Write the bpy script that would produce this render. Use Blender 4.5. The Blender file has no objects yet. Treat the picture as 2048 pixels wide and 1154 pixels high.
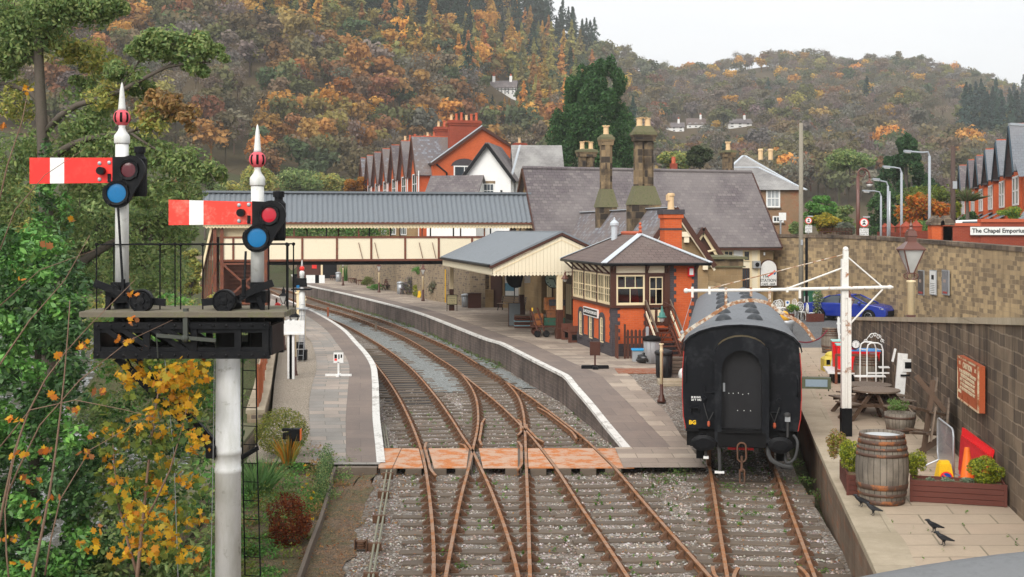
import bpy, math, random
import numpy as np
from mathutils import Matrix, Vector
V = Vector
random.seed(7)
R = math.radians
SC = bpy.context.scene
COL = SC.collection
F, CX, HY, H = 2400.0, 1024.0, 460.0, 5.9
def at(x, y, Y):
 return V(((x-CX)*Y/F, Y, H-(y-HY)*Y/F))
def gp(x, y, z=0.0):
 Y = F*(H-z)/(y-HY)
 return V(((x-CX)*Y/F, Y, z))
def lerp(a, b, t): return a+(b-a)*t
def interp(pts, t):
 if t <= pts[0][0]: return pts[0][1]
 for (a, va), (b, vb) in zip(pts, pts[1:]):
  if t <= b: return va+(vb-va)*(t-a)/(b-a)
 return pts[-1][1]
def sstep(a, b, x):
 t = min(1, max(0, (x-a)/(b-a))); return t*t*(3-2*t)
def spline(pts, step=0.5):
 P = [V(p) for p in pts]; out = []
 for i in range(len(P)-1):
  p0, p1, p2 = P[max(i-1, 0)], P[i], P[i+1]; p3 = P[min(i+2, len(P)-1)]
  n = max(1, int((p2-p1).length/step))
  for k in range(n):
   t = k/n
   out.append(0.5*((2*p1)+(p2-p0)*t+(2*p0-5*p1+4*p2-p3)*t*t+(3*p1-p0-3*p2+p3)*t**3))
 out.append(P[-1]); return out
def tag(o, label=None, cat=None, group=None, kind=None):
 if label: o['label'] = label
 if cat: o['category'] = cat
 if group: o['group'] = group
 if kind: o['kind'] = kind
 return o
def thing(name, label, cat, loc=(0, 0, 0), rz=0.0, group=None):
 o = bpy.data.objects.new(name, None); COL.objects.link(o)
 o.location = loc; o.rotation_euler = (0, 0, rz); o.empty_display_size = 0.2
 return tag(o, label, cat, group)
def copy_tree(o, parent=None):
 c = o.copy(); COL.objects.link(c)
 if parent:
  c.parent = parent; c.matrix_parent_inverse = o.matrix_parent_inverse
 for ch in list(o.children): copy_tree(ch, c)
 return c
def clone(o, loc, rz=None, label=None, sc=None):
 c = copy_tree(o); c.location = loc
 if rz is not None: c.rotation_euler = (0, 0, rz)
 if label: c['label'] = label
 if sc: c.scale = (sc, sc, sc)
 return c
class MB:
 """collects faces; build() links them as one mesh object"""
 def __init__(s, T=None):
  s.v = []; s.f = []; s.m = []; s.sm = []; s.mats = []; s.cur = 0; s.smooth = False; s.T = T
 def use(s, mat, smooth=False):
  if mat not in s.mats: s.mats.append(mat)
  s.cur = s.mats.index(mat); s.smooth = smooth; return s
 def add(s, vs, fs, T=None):
  b = len(s.v)
  for p in vs:
   p = V(p)
   if T is not None: p = T @ p
   if s.T is not None: p = s.T @ p
   s.v.append(p)
  for f in fs:
   s.f.append([b+i for i in f]); s.m.append(s.cur); s.sm.append(s.smooth)
  return s
 def box(s, x0, x1, y0, y1, z0, z1, T=None):
  return s.add([(x0,y0,z0),(x1,y0,z0),(x1,y1,z0),(x0,y1,z0),(x0,y0,z1),(x1,y0,z1),(x1,y1,z1),(x0,y1,z1)],
   [(0,3,2,1),(4,5,6,7),(0,1,5,4),(1,2,6,5),(2,3,7,6),(3,0,4,7)], T)
 def bbox(s, x0, x1, y0, y1, z0, z1, b=0.02, T=None):
  """box with chamfered vertical and top edges"""
  o = [(x0+b,y0),(x1-b,y0),(x1,y0+b),(x1,y1-b),(x1-b,y1),(x0+b,y1),(x0,y1-b),(x0,y0+b)]
  i = [(x0+2*b,y0+b),(x1-2*b,y0+b),(x1-b,y0+2*b),(x1-b,y1-2*b),(x1-2*b,y1-b),(x0+2*b,y1-b),(x0+b,y1-2*b),(x0+b,y0+2*b)]
  vs = [(x,y,z0) for x,y in o]+[(x,y,z1-b) for x,y in o]+[(x,y,z1) for x,y in i]
  fs = [tuple(range(7,-1,-1)), tuple(range(16,24))]
  for r in (0, 8):
   for k in range(8):
    j = (k+1) % 8; fs.append((r+k, r+j, r+8+j, r+8+k))
  return s.add(vs, fs, T)
 def beam(s, p0, p1, w, h, up=(0, 0, 1)):
  p0, p1 = V(p0), V(p1); d = (p1-p0).normalized(); up = V(up)
  if abs(d.dot(up)) > .98: up = V((0, 1, 0)) if abs(d.y) < .9 else V((1, 0, 0))
  sx = d.cross(up).normalized(); sy = sx.cross(d).normalized()
  c = [sx*(-w/2)+sy*(-h/2), sx*(w/2)+sy*(-h/2), sx*(w/2)+sy*(h/2), sx*(-w/2)+sy*(h/2)]
  return s.add([p0+q for q in c]+[p1+q for q in c],
   [(3,2,1,0),(4,5,6,7),(0,1,5,4),(1,2,6,5),(2,3,7,6),(3,0,4,7)])
 def tube(s, pts, r, n=8, cap=True, close=False):
  P = [V(p) for p in pts]; m = len(P)
  rs = r if isinstance(r, (list, tuple)) else [r]*m
  ref = None; vs = []
  for i, p in enumerate(P):
   d = (P[min(i+1, m-1)]-P[max(i-1, 0)])
   d = d.normalized() if d.length > 1e-9 else V((0, 0, 1))
   if ref is None: ref = V((1, 0, 0)) if abs(d.x) < .8 else V((0, 1, 0))
   a = (ref-d*ref.dot(d)).normalized(); b = d.cross(a); ref = a
   for k in range(n):
    t = 2*math.pi*k/n; vs.append(p+(a*math.cos(t)+b*math.sin(t))*rs[i])
  fs = []
  for i in range(m-1):
   for k in range(n):
    j = (k+1) % n; fs.append((i*n+k, i*n+j, (i+1)*n+j, (i+1)*n+k))
  if cap: fs += [tuple(range(n-1, -1, -1)), tuple(range((m-1)*n, m*n))]
  return s.add(vs, fs)
 def lathe(s, prof, c=(0, 0, 0), n=16, T=None, a0=0.0, cap=True):
  vs = []; fs = []; m = len(prof)
  for r, z in prof:
   for k in range(n):
    t = a0+2*math.pi*k/n; vs.append((c[0]+r*math.cos(t), c[1]+r*math.sin(t), c[2]+z))
  for i in range(m-1):
   for k in range(n):
    j = (k+1) % n; fs.append((i*n+k, i*n+j, (i+1)*n+j, (i+1)*n+k))
  if cap and prof[0][0] > 1e-4: fs.append(tuple(range(n-1, -1, -1)))
  if cap and prof[-1][0] > 1e-4 and not (prof[-1][1] == prof[-2][1] and prof[-2][0] < prof[-1][0]): fs.append(tuple(range((m-1)*n, m*n)))
  return s.add(vs, fs, T)
 def sphere(s, c, r, n=12, sx=1, sy=1, sz=1):
  pr = [(max(1e-5, math.sin(math.pi*i/n)), -math.cos(math.pi*i/n)) for i in range(n+1)]
  vs = []; fs = []
  for q, z in pr:
   for k in range(n):
    t = 2*math.pi*k/n; vs.append((c[0]+r*sx*q*math.cos(t), c[1]+r*sy*q*math.sin(t), c[2]+r*sz*z))
  for i in range(n):
   for k in range(n):
    j = (k+1) % n; fs.append((i*n+k, i*n+j, (i+1)*n+j, (i+1)*n+k))
  return s.add(vs, fs)
 def prism(s, poly, d0, d1, plane='xz', T=None):
  """polygon in a plane extruded along the third axis from d0 to d1"""
  n = len(poly)
  if plane == 'xz': mk = lambda a, b, d: (a, d, b)
  elif plane == 'yz': mk = lambda a, b, d: (d, a, b)
  else: mk = lambda a, b, d: (a, b, d)
  vs = [mk(a, b, d0) for a, b in poly]+[mk(a, b, d1) for a, b in poly]
  fs = [tuple(range(n)), tuple(range(2*n-1, n-1, -1))]
  for k in range(n):
   j = (k+1) % n; fs.append((k, n+k, n+j, j))
  return s.add(vs, fs, T)
 def slab(s, q, t):
  """quad given by four corners, thickened along minus its normal"""
  q = [V(p) for p in q]; nn = (q[1]-q[0]).cross(q[3]-q[0]).normalized()
  return s.add(q+[p-nn*t for p in q], [(0,1,2,3),(7,6,5,4),(0,4,5,1),(1,5,6,2),(2,6,7,3),(3,7,4,0)])
 def quad(s, *q): return s.add(q, [tuple(range(len(q)))])
 def build(s, name, mat=None, parent=None, loc=None, rz=0.0, uvrot=0.0, recalc=True):
  me = bpy.data.meshes.new(name)
  me.from_pydata([tuple(p) for p in s.v], [], s.f)
  mats = s.mats if s.mats else [mat]
  for m_ in mats: me.materials.append(m_)
  if s.mats: me.polygons.foreach_set('material_index', s.m)
  me.polygons.foreach_set('use_smooth', s.sm)
  if recalc:
   import bmesh
   bm = bmesh.new(); bm.from_mesh(me); bmesh.ops.recalc_face_normals(bm, faces=bm.faces); bm.to_mesh(me); bm.free()
  me.update(); set_uv(me, uvrot)
  o = bpy.data.objects.new(name, me); COL.objects.link(o)
  if parent: o.parent = parent
  if loc is not None: o.location = loc
  o.rotation_euler = (0, 0, rz)
  return o
MB.B = MB.build
def MU(*a): return MB().use(*a)
def set_uv(me, rot=0.0):
 nl = len(me.loops); npoly = len(me.polygons)
 if not nl: return
 co = np.empty(len(me.vertices)*3); me.vertices.foreach_get('co', co); co = co.reshape(-1, 3)
 vi = np.empty(nl, dtype=np.int64); me.loops.foreach_get('vertex_index', vi)
 nr = np.empty(npoly*3); me.polygons.foreach_get('normal', nr); nr = nr.reshape(-1, 3)
 lt = np.empty(npoly, dtype=np.int64); me.polygons.foreach_get('loop_total', lt)
 n = np.repeat(nr, lt, axis=0); p = co[vi]
 t = np.stack([-n[:, 1], n[:, 0], np.zeros(nl)], 1); L = np.linalg.norm(t, axis=1)
 flat = L < .12
 t[~flat] /= L[~flat][:, None]; t[flat] = (math.cos(rot), math.sin(rot), 0)
 b = np.cross(n, t); b[flat] = (-math.sin(rot), math.cos(rot), 0)
 uv = np.stack([(p*t).sum(1), (p*b).sum(1)], 1)
 lay = me.uv_layers.new(name='UVMap'); lay.data.foreach_set('uv', uv.astype(np.float32).ravel())
def text(body, size, loc, rot, mat, parent=None, name='lettering', ext=0.002, align='CENTER', sx=1.0, bold=0.0):
 cu = bpy.data.curves.new(name, 'FONT'); cu.body = body; cu.size = size; cu.extrude = ext; cu.offset = bold
 cu.align_x = align; cu.align_y = 'CENTER'; cu.materials.append(mat); cu.resolution_u = 2
 t_ = bpy.data.objects.new(name, cu); COL.objects.link(t_)
 me = bpy.data.meshes.new_from_object(t_.evaluated_get(bpy.context.evaluated_depsgraph_get()))
 bpy.data.objects.remove(t_); bpy.data.curves.remove(cu)
 o = bpy.data.objects.new(name, me); COL.objects.link(o)
 o.location = loc; o.rotation_euler = rot; o.scale = (sx, 1, 1)
 if parent: o.parent = parent
 return o
MATS = {}
class NT:
 def __init__(s, name):
  s.m = bpy.data.materials.new(name); s.m.use_nodes = True; s.t = s.m.node_tree
  s.t.nodes.clear(); s.out = s.n('ShaderNodeOutputMaterial')
 def n(s, ty, **kw):
  nd = s.t.nodes.new(ty)
  for k, v in kw.items():
   if k.startswith('_'): setattr(nd, k[1:], v)
   else: s.put(nd.inputs[k.replace('__', ' ')], v)
  return nd
 def put(s, sock, v):
  if isinstance(v, bpy.types.NodeSocket): s.t.links.new(v, sock)
  elif isinstance(v, bpy.types.Node): s.t.links.new(v.outputs[0], sock)
  else:
   if isinstance(v, tuple) and len(v) == 3 and sock.type == 'RGBA': v = v+(1,)
   sock.default_value = v
 def mix(s, a, b, f, mode='MIX'):
  nd = s.t.nodes.new('ShaderNodeMix'); nd.data_type = 'RGBA'; nd.blend_type = mode
  s.put(nd.inputs[0], f); s.put(nd.inputs[6], a); s.put(nd.inputs[7], b); return nd.outputs[2]
 def math(s, op, a, b=0.0, clamp=False):
  nd = s.t.nodes.new('ShaderNodeMath'); nd.operation = op; nd.use_clamp = clamp
  s.put(nd.inputs[0], a); s.put(nd.inputs[1], b); return nd.outputs[0]
 def ramp(s, f, stops):
  nd = s.t.nodes.new('ShaderNodeValToRGB'); s.put(nd.inputs[0], f)
  e = nd.color_ramp.elements
  while len(e) < len(stops): e.new(0.5)
  for el, (p, c) in zip(e, stops):
   el.position = p; el.color = tuple(c)+(1,) if not isinstance(c, float) else (c, c, c, 1)
  return nd.outputs[0]
 def noise(s, vec, scale, detail=3, rough=.6, dist=0.0):
  nd = s.n('ShaderNodeTexNoise', Scale=scale, Detail=detail, Roughness=rough, Distortion=dist)
  if vec is not None: s.put(nd.inputs['Vector'], vec)
  return nd.outputs[0]
 def obj(s): return s.n('ShaderNodeTexCoord').outputs['Object']
 def geo(s): return s.n('ShaderNodeNewGeometry').outputs['Position']
 def uv(s): return s.n('ShaderNodeTexCoord').outputs['UV']
 def mapping(s, vec, sc=(1, 1, 1), rot=(0, 0, 0)):
  nd = s.n('ShaderNodeMapping'); s.put(nd.inputs['Vector'], vec)
  nd.inputs['Scale'].default_value = sc; nd.inputs['Rotation'].default_value = rot; return nd.outputs[0]
 def bsdf(s, col, rough=.7, metal=0.0, bump=None, bdist=.01, bstr=.5, spec=.3, **kw):
  nd = s.n('ShaderNodeBsdfPrincipled'); s.put(nd.inputs['Base Color'], col); s.put(nd.inputs['Roughness'], rough)
  nd.inputs['Metallic'].default_value = metal; nd.inputs['Specular IOR Level'].default_value = spec
  if bump is not None:
   b = s.n('ShaderNodeBump', Strength=bstr, Distance=bdist, Height=bump); s.t.links.new(b.outputs[0], nd.inputs['Normal'])
  for k, v in kw.items(): s.put(nd.inputs[k.replace('__', ' ')], v)
  s.t.links.new(nd.outputs[0], s.out.inputs[0]); return s.m
def mul(c, k): return tuple(min(1.0, x*k) for x in c)
def paint(name, c, rough=.45, var=.18, scale=6.0, metal=0.0, dirt=None, dirt_amt=.35, spec=.35, bump=.25):
 """painted or plain surface with uneven wear and grime of its own"""
 if name in MATS: return MATS[name]
 t = NT(name); o = t.geo()
 n1 = t.noise(o, scale, 5, .65); n2 = t.noise(o, scale*6, 3, .6)
 col = t.mix(mul(c, 1-var), mul(c, 1+var), n1)
 d = dirt or mul(c, .45)
 f = t.ramp(t.math('MULTIPLY', n1, t.math('ADD', n2, .5)), [(.5, 0.0), (.75, 1.0)])
 col = t.mix(col, d, t.math('MULTIPLY', f, dirt_amt))
 m = t.bsdf(col, t.math('ADD', t.math('MULTIPLY', n2, .25), rough-.12), metal, n2, .004, bump, spec)
 MATS[name] = m; return m
def rusty(name, c, rust=(.30, .10, .03), amt=.5, scale=5.0, rough=.6):
 if name in MATS: return MATS[name]
 t = NT(name); o = t.geo(); n1 = t.noise(o, scale, 6, .7); n2 = t.noise(o, scale*9, 3, .6)
 f = t.ramp(n1, [(.62-amt*.35, 0.0), (.70-amt*.3, 1.0)])
 r = t.mix(mul(rust, .5), mul(rust, 1.4), n2)
 col = t.mix(t.mix(mul(c, .8), mul(c, 1.1), n2), r, f)
 MATS[name] = t.bsdf(col, t.math('ADD', t.math('MULTIPLY', f, .3), rough-.15), 0, n2, .004, .4); return MATS[name]
def wood(name, c, c2=None, scale=3.0, rough=.75):
 if name in MATS: return MATS[name]
 t = NT(name); o = t.obj(); c2 = c2 or mul(c, .5)
 g = t.noise(t.mapping(o, (2, 14, 14)), scale, 5, .65); n = t.noise(o, 1.3, 2)
 rnd = t.n('ShaderNodeObjectInfo').outputs['Random']
 col = t.mix(c2, c, g); col = t.mix(col, t.mix(mul(c, .55), mul(c, 1.3), rnd), .4)
 col = t.mix(col, mul(c2, .6), t.math('MULTIPLY', n, .5))
 MATS[name] = t.bsdf(col, rough, 0, g, .006, .5); return MATS[name]
def brick(name, c1, c2, mortar, bw=.23, bh=.075, ms=.010, stain=None, stain_amt=.4, distort=0.0, rough=.85, bstr=.6, bias=0.0, big=.35, streak=0.0, squash=1.0, patch=None, pb=-.35, pa=.85):
 if name in MATS: return MATS[name]
 t = NT(name); uv = t.uv(); g = t.geo()
 vec = uv
 if distort:
  nd = t.n('ShaderNodeTexNoise', Scale=1.6, Detail=3); t.put(nd.inputs['Vector'], uv)
  sb = t.n('ShaderNodeVectorMath', _operation='SUBTRACT'); t.put(sb.inputs[0], nd.outputs['Color']); sb.inputs[1].default_value = (.5, .5, .5)
  sc = t.n('ShaderNodeVectorMath', _operation='SCALE'); t.put(sc.inputs[0], sb.outputs[0]); sc.inputs['Scale'].default_value = distort
  ad = t.n('ShaderNodeVectorMath', _operation='ADD'); t.put(ad.inputs[0], uv); t.put(ad.inputs[1], sc.outputs[0]); vec = ad.outputs[0]
 b = t.n('ShaderNodeTexBrick', Scale=1.0, Mortar__Size=ms, Mortar__Smooth=.3, Bias=bias, Brick__Width=bw, Row__Height=bh)
 b.offset = .5; b.squash = squash; b.squash_frequency = 3
 t.put(b.inputs['Vector'], vec); t.put(b.inputs['Color1'], c1); t.put(b.inputs['Color2'], c2); t.put(b.inputs['Mortar'], mortar)
 n1 = t.noise(g, big, 5, .65); n2 = t.noise(g, 9, 4, .65)
 col = t.mix(b.outputs['Color'], t.mix(mul(c1, .55), mul(c2, 1.35), n2), .45)
 if patch:
  b2 = t.n('ShaderNodeTexBrick', Scale=1.0, Mortar__Size=0.0, Brick__Width=bw, Row__Height=bh, Bias=pb)
  b2.offset = .5; b2.squash = squash; b2.squash_frequency = 3
  t.put(b2.inputs['Vector'], vec); t.put(b2.inputs['Color1'], (0, 0, 0)); t.put(b2.inputs['Color2'], (1, 1, 1))
  pf = t.math('MULTIPLY', t.ramp(b2.outputs['Color'], [(.25, 0.0), (.6, 1.0)]), t.math('SUBTRACT', 1.0, b.outputs['Fac']))
  col = t.mix(col, patch, t.math('MULTIPLY', pf, pa))
 if stain is not None:
  f = t.ramp(n1, [(.42, 0.0), (.62, 1.0)]); col = t.mix(col, stain, t.math('MULTIPLY', f, stain_amt))
  if streak:
   sn = t.noise(t.mapping(g, (2.2, 2.2, .18)), 1.0, 4, .7)
   col = t.mix(col, mul(stain, .7), t.math('MULTIPLY', t.ramp(sn, [(.48, 0.0), (.64, 1.0)]), streak))
 hgt = t.math('ADD', t.math('MULTIPLY', b.outputs['Fac'], -1.0), t.math('MULTIPLY', n2, .5))
 MATS[name] = t.bsdf(col, rough, 0, hgt, .012, bstr, .2); return MATS[name]
def gravel(name, cols, scale=22.0, patch=None, patch_amt=.6, bstr=.9, pscale=.5):
 if name in MATS: return MATS[name]
 t = NT(name); g = t.geo()
 v = t.n('ShaderNodeTexVoronoi', Scale=scale); t.put(v.inputs['Vector'], g)
 sep = t.n('ShaderNodeSeparateColor'); t.put(sep.inputs[0], v.outputs['Color'])
 n = len(cols); col = t.ramp(sep.outputs[0], [(i/max(1, n-1), c) for i, c in enumerate(cols)])
 v2 = t.n('ShaderNodeTexVoronoi', Scale=scale, _feature='DISTANCE_TO_EDGE'); t.put(v2.inputs['Vector'], g)
 edge = t.ramp(v2.outputs['Distance'], [(0.0, .25), (.18, 1.0)])
 if patch:
  pn = t.noise(g, pscale, 5, .7); pf = t.ramp(pn, [(.45, 0.0), (.62, 1.0)])
  col = t.mix(col, patch, t.math('MULTIPLY', pf, patch_amt))
 col = t.mix(col, edge, .8, 'MULTIPLY')
 MATS[name] = t.bsdf(col, .9, 0, v2.outputs['Distance'], .03, bstr, .15); return MATS[name]
def leafmat(name, trans=.35, rough=.6):
 """leaf colour comes from the mesh's own tint, times the colour of the tree it belongs to"""
 if name in MATS: return MATS[name]
 t = NT(name)
 a = t.n('ShaderNodeAttribute', _attribute_name='tint'); oi = t.n('ShaderNodeObjectInfo')
 col = t.mix(a.outputs['Color'], oi.outputs['Color'], 1.0, 'MULTIPLY')
 d = t.n('ShaderNodeBsdfPrincipled', Roughness=rough); t.put(d.inputs['Base Color'], col); d.inputs['Specular IOR Level'].default_value = .25
 tr = t.n('ShaderNodeBsdfTranslucent'); t.put(tr.inputs['Color'], col)
 mx = t.n('ShaderNodeMixShader', Fac=trans); t.t.links.new(d.outputs[0], mx.inputs[1]); t.t.links.new(tr.outputs[0], mx.inputs[2])
 t.t.links.new(mx.outputs[0], t.out.inputs[0]); MATS[name] = t.m; return t.m
def glass(name, c=(.03, .04, .05), rough=.08):
 if name in MATS: return MATS[name]
 t = NT(name); n = t.noise(t.geo(), 1.5, 2)
 MATS[name] = t.bsdf(t.mix(mul(c, .5), mul(c, 1.8), n), rough, 0, None, spec=.8); return MATS[name]
RNG = np.random.default_rng(11)
def unit(n):
 v = RNG.normal(size=(n, 3)); return v/np.linalg.norm(v, axis=1)[:, None]
def pal(cols, n, jit=.18):
 c = np.array(cols)[RNG.integers(0, len(cols), n)]
 return np.clip(c*(1+RNG.uniform(-jit, jit, (n, 1)))*(1+RNG.uniform(-.08, .08, (n, 3))), 0, 1)
SHAPES = {
 'leaf': np.array([(0, -1), (.42, -.35), (.38, .35), (0, 1), (-.38, .35), (-.42, -.35)]),
 'rhomb': np.array([(0, -1), (.5, 0), (0, 1), (-.5, 0)]),
 'tri': np.array([(-.9, -.6), (.9, -.5), (.1, 1.0)]),
 'quad': np.array([(-.8, -.6), (.7, -.8), (.9, .6), (-.6, .85)]),
 'maple': np.array([(0, -.75), (.5, -.85), (.42, -.5), (1, -.15), (.62, .1), (.72, .5), (.3, .4), (0, 1), (-.3, .4), (-.72, .5), (-.62, .1), (-1, -.15), (-.42, -.5), (-.5, -.85)]),
 'blade': np.array([(-.06, -1), (.06, -1), (.02, 1)]),
}
def leaf_arrays(c, size, cols, shape='leaf', nrm=None, tang=None, sjit=.4):
 n = len(c); S = SHAPES[shape]; k = len(S)
 if nrm is None: nrm = unit(n)
 nrm = nrm/np.linalg.norm(nrm, axis=1)[:, None]
 t = unit(n) if tang is None else tang
 t = t-nrm*(t*nrm).sum(1)[:, None]; t /= np.linalg.norm(t, axis=1)[:, None]+1e-9
 b = np.cross(nrm, t)
 s = (size if np.ndim(size) else np.full(n, size))*(1+RNG.uniform(-sjit, sjit, n))
 v = c[:, None, :]+(S[None, :, 0, None]*b[:, None, :]+S[None, :, 1, None]*t[:, None, :])*s[:, None, None]
 return v.reshape(-1, 3), np.repeat(cols, k, axis=0), k
def cloud_mesh(name, parts, mat, extra=None):
 """parts: (verts, colours, verts per face) triples; extra: (verts, faces) of wood, added with its own material"""
 V = np.concatenate([p[0] for p in parts]); C = np.concatenate([p[1] for p in parts])
 ks = np.concatenate([np.full(len(p[0])//p[2], p[2], dtype=np.int32) for p in parts])
 me = bpy.data.meshes.new(name); nv, nf = len(V), len(ks)
 me.vertices.add(nv); me.vertices.foreach_set('co', V.astype(np.float32).ravel())
 me.loops.add(nv); me.loops.foreach_set('vertex_index', np.arange(nv, dtype=np.int32))
 me.polygons.add(nf); st = np.concatenate([[0], np.cumsum(ks)[:-1]]).astype(np.int32)
 me.polygons.foreach_set('loop_start', st)
 try: me.polygons.foreach_set('loop_total', ks)
 except Exception: pass
 me.materials.append(mat); me.update(calc_edges=True)
 a = me.attributes.new('tint', 'FLOAT_COLOR', 'POINT')
 a.data.foreach_set('color', np.concatenate([C, np.ones((nv, 1))], 1).astype(np.float32).ravel())
 return me
def cloud(name, parts, mat, parent=None, loc=None):
 me = cloud_mesh(name, parts, mat)
 o = bpy.data.objects.new(name, me); COL.objects.link(o)
 if parent: o.parent = parent
 if loc is not None: o.location = loc
 return o
def blob(c, r, n, shell=.55):
 """points through an ellipsoid, more of them near its skin"""
 u = unit(n)*(shell+(1-shell)*RNG.random((n, 1))**.6); r = np.array(r if np.ndim(r) else (r, r, r))
 return np.array(c)[None]+u*r[None], u
w = bpy.data.worlds.new("World"); SC.world = w; w.use_nodes = True
nt = w.node_tree; nt.nodes.clear()
wo = nt.nodes.new('ShaderNodeOutputWorld'); sky = nt.nodes.new('ShaderNodeTexSky')
sky.sky_type = 'NISHITA'; sky.sun_disc = False; sky.sun_elevation = R(38); sky.sun_rotation = R(204); sky.dust_density = 4; sky.air_density = 1.0
hs = nt.nodes.new('ShaderNodeHueSaturation'); hs.inputs['Saturation'].default_value = .45
b1 = nt.nodes.new('ShaderNodeBackground'); b1.inputs['Strength'].default_value = .06
b2 = nt.nodes.new('ShaderNodeBackground'); b2.inputs['Strength'].default_value = 1.0
tc = nt.nodes.new('ShaderNodeTexCoord'); nz = nt.nodes.new('ShaderNodeTexNoise'); nz.inputs['Scale'].default_value = 2.2; nz.inputs['Detail'].default_value = 4
mp = nt.nodes.new('ShaderNodeMapping'); mp.inputs['Scale'].default_value = (1, 1, 4)
cr = nt.nodes.new('ShaderNodeValToRGB'); cr.color_ramp.elements[0].color = (.60, .62, .64, 1); cr.color_ramp.elements[1].color = (.66, .666, .672, 1)
cr.color_ramp.elements[0].position = .3; cr.color_ramp.elements[1].position = .62
ms = nt.nodes.new('ShaderNodeMixShader'); ms.inputs[0].default_value = .86
L = nt.links.new
L(sky.outputs[0], hs.inputs['Color']); L(hs.outputs[0], b1.inputs['Color']); L(tc.outputs['Generated'], mp.inputs[0]); L(mp.outputs[0], nz.inputs['Vector'])
L(nz.outputs[0], cr.inputs[0]); L(cr.outputs[0], b2.inputs['Color']); L(b1.outputs[0], ms.inputs[1]); L(b2.outputs[0], ms.inputs[2]); L(ms.outputs[0], wo.inputs[0])
sl = bpy.data.lights.new('sun', 'SUN'); sl.energy = 1.5; sl.angle = R(40); sl.color = (1, .96, .9)
so = bpy.data.objects.new('sun', sl); COL.objects.link(so)
so.rotation_euler = (R(52), 0, R(-24)); so.location = (0, 0, 60)
cd = bpy.data.cameras.new('camera'); cam = bpy.data.objects.new('camera', cd); COL.objects.link(cam)
cam.location = (0, 0, H); cam.rotation_euler = (R(90), 0, 0)
cd.sensor_width = 36; cd.lens = F/2048*36; cd.shift_y = -(577-HY)/2048; cd.clip_start = .1; cd.clip_end = 6000
SC.camera = cam
SC.view_settings.view_transform = 'Standard'; SC.view_settings.look = 'None'; SC.view_settings.exposure = 0.95; SC.view_settings.gamma = 1
cy = SC.cycles; cy.max_bounces = 5; cy.diffuse_bounces = 3; cy.glossy_bounces = 2; cy.transmission_bounces = 3; cy.transparent_max_bounces = 6
cy.caustics_reflective = False; cy.caustics_refractive = False; cy.use_denoising = True; cy.denoiser = "OPENIMAGEDENOISE"; cy.denoising_input_passes = "RGB_ALBEDO_NORMAL"; cy.denoising_prefilter = "ACCURATE"; cy.use_adaptive_sampling = True; cy.adaptive_threshold = .02
CREAM = paint('cream_paint', (.80, .66, .42), .45, .06, 4, dirt=(.35, .22, .12), dirt_amt=.18)
CREAM2 = paint('pale_cream_paint', (.83, .74, .55), .5, .05, 2, dirt=(.5, .3, .18), dirt_amt=.12)
BROWN = paint('chocolate_paint', (.075, .028, .018), .4, .2, 5)
BROWN2 = rusty('red_brown_girder', (.16, .055, .035), (.22, .07, .03), .35)
WHITE = paint('white_paint', (.80, .80, .78), .45, .05, 5, dirt=(.35, .34, .30), dirt_amt=.3)
WHITE_OLD = rusty('flaking_white_paint', (.78, .76, .71), (.36, .17, .08), .12, 3.5)
def whitepost():
 t = NT('weathered_white_paint'); g = t.geo(); n = t.noise(t.mapping(g, (3, 3, .9)), 1.6, 5, .65); n2 = t.noise(g, 7, 4, .6)
 c = t.mix((.74, .74, .73), (.60, .60, .56), t.ramp(n, [(.4, 0.0), (.65, 1.0)])); c = t.mix(c, (.27, .26, .20), t.math('MULTIPLY', t.ramp(n2, [(.60, 0.0), (.72, 1.0)]), .6))
 return t.bsdf(c, .5, spec=.3)
WHITE_DIRTY = whitepost()
BLACK = paint('black_paint', (.007, .0075, .009), .45, .4, 8, dirt=(.03, .027, .024), dirt_amt=.35, spec=.13)
BLACKM = paint('matt_black', (.007, .007, .0075), .7, .4, 8, spec=.15)
RAILRUST = rusty('rusty_rail', (.15, .07, .035), (.21, .095, .04), .5, 4)
RAILTOP = rusty('worn_rail_top', (.33, .19, .115), (.33, .14, .055), .45, 2.2)
CHAIR = paint('rust_brown_iron', (.135, .068, .038), .8, .35, 14, dirt=(.045, .03, .02))
SLEEPER = wood('old_sleeper_timber', (.21, .165, .125), (.08, .06, .046))
BRICK = brick('orange_red_brick', (.70, .145, .040), (.57, .10, .026), (.52, .20, .12), stain=(.40, .075, .025), stain_amt=.35, ms=.008)
BRICKD = brick('dark_red_brick', (.40, .075, .035), (.30, .05, .028), (.34, .16, .11), stain=(.16, .04, .025), stain_amt=.4, ms=.008)
BRICKB = brick('blue_black_brick', (.085, .075, .082), (.055, .048, .054), (.12, .10, .10), ms=.008)
STONE = brick('buff_wall_stone', (.62, .45, .25), (.46, .33, .18), (.42, .33, .21), .46, .20, .012, stain=(.15, .11, .075), stain_amt=.45, distort=.14, big=.22, streak=.35, squash=.7, patch=(.16, .12, .085), pb=-.15, pa=.65)
STONE2 = brick('rubble_wall_stone', (.40, .31, .20), (.27, .20, .135), (.42, .35, .25), .30, .15, .018, stain=(.11, .085, .07), stain_amt=.35, distort=.16, big=.3, streak=.2, squash=.65, patch=(.13, .10, .09))
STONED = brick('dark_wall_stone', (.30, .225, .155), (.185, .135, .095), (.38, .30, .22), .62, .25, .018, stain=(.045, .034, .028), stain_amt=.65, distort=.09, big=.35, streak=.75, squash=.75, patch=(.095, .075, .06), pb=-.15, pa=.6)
ASHLAR = brick('sandstone_ashlar', (.43, .30, .16), (.34, .23, .115), (.46, .36, .22), .62, .30, .008, stain=(.10, .075, .05), stain_amt=.35, big=.5, streak=.2)
SOOTY = brick('sooty_stone', (.34, .24, .13), (.20, .14, .085), (.30, .23, .14), .48, .36, .010, stain=(.025, .022, .022), stain_amt=.8, big=.9, streak=.3, patch=(.03, .026, .025))
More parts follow.
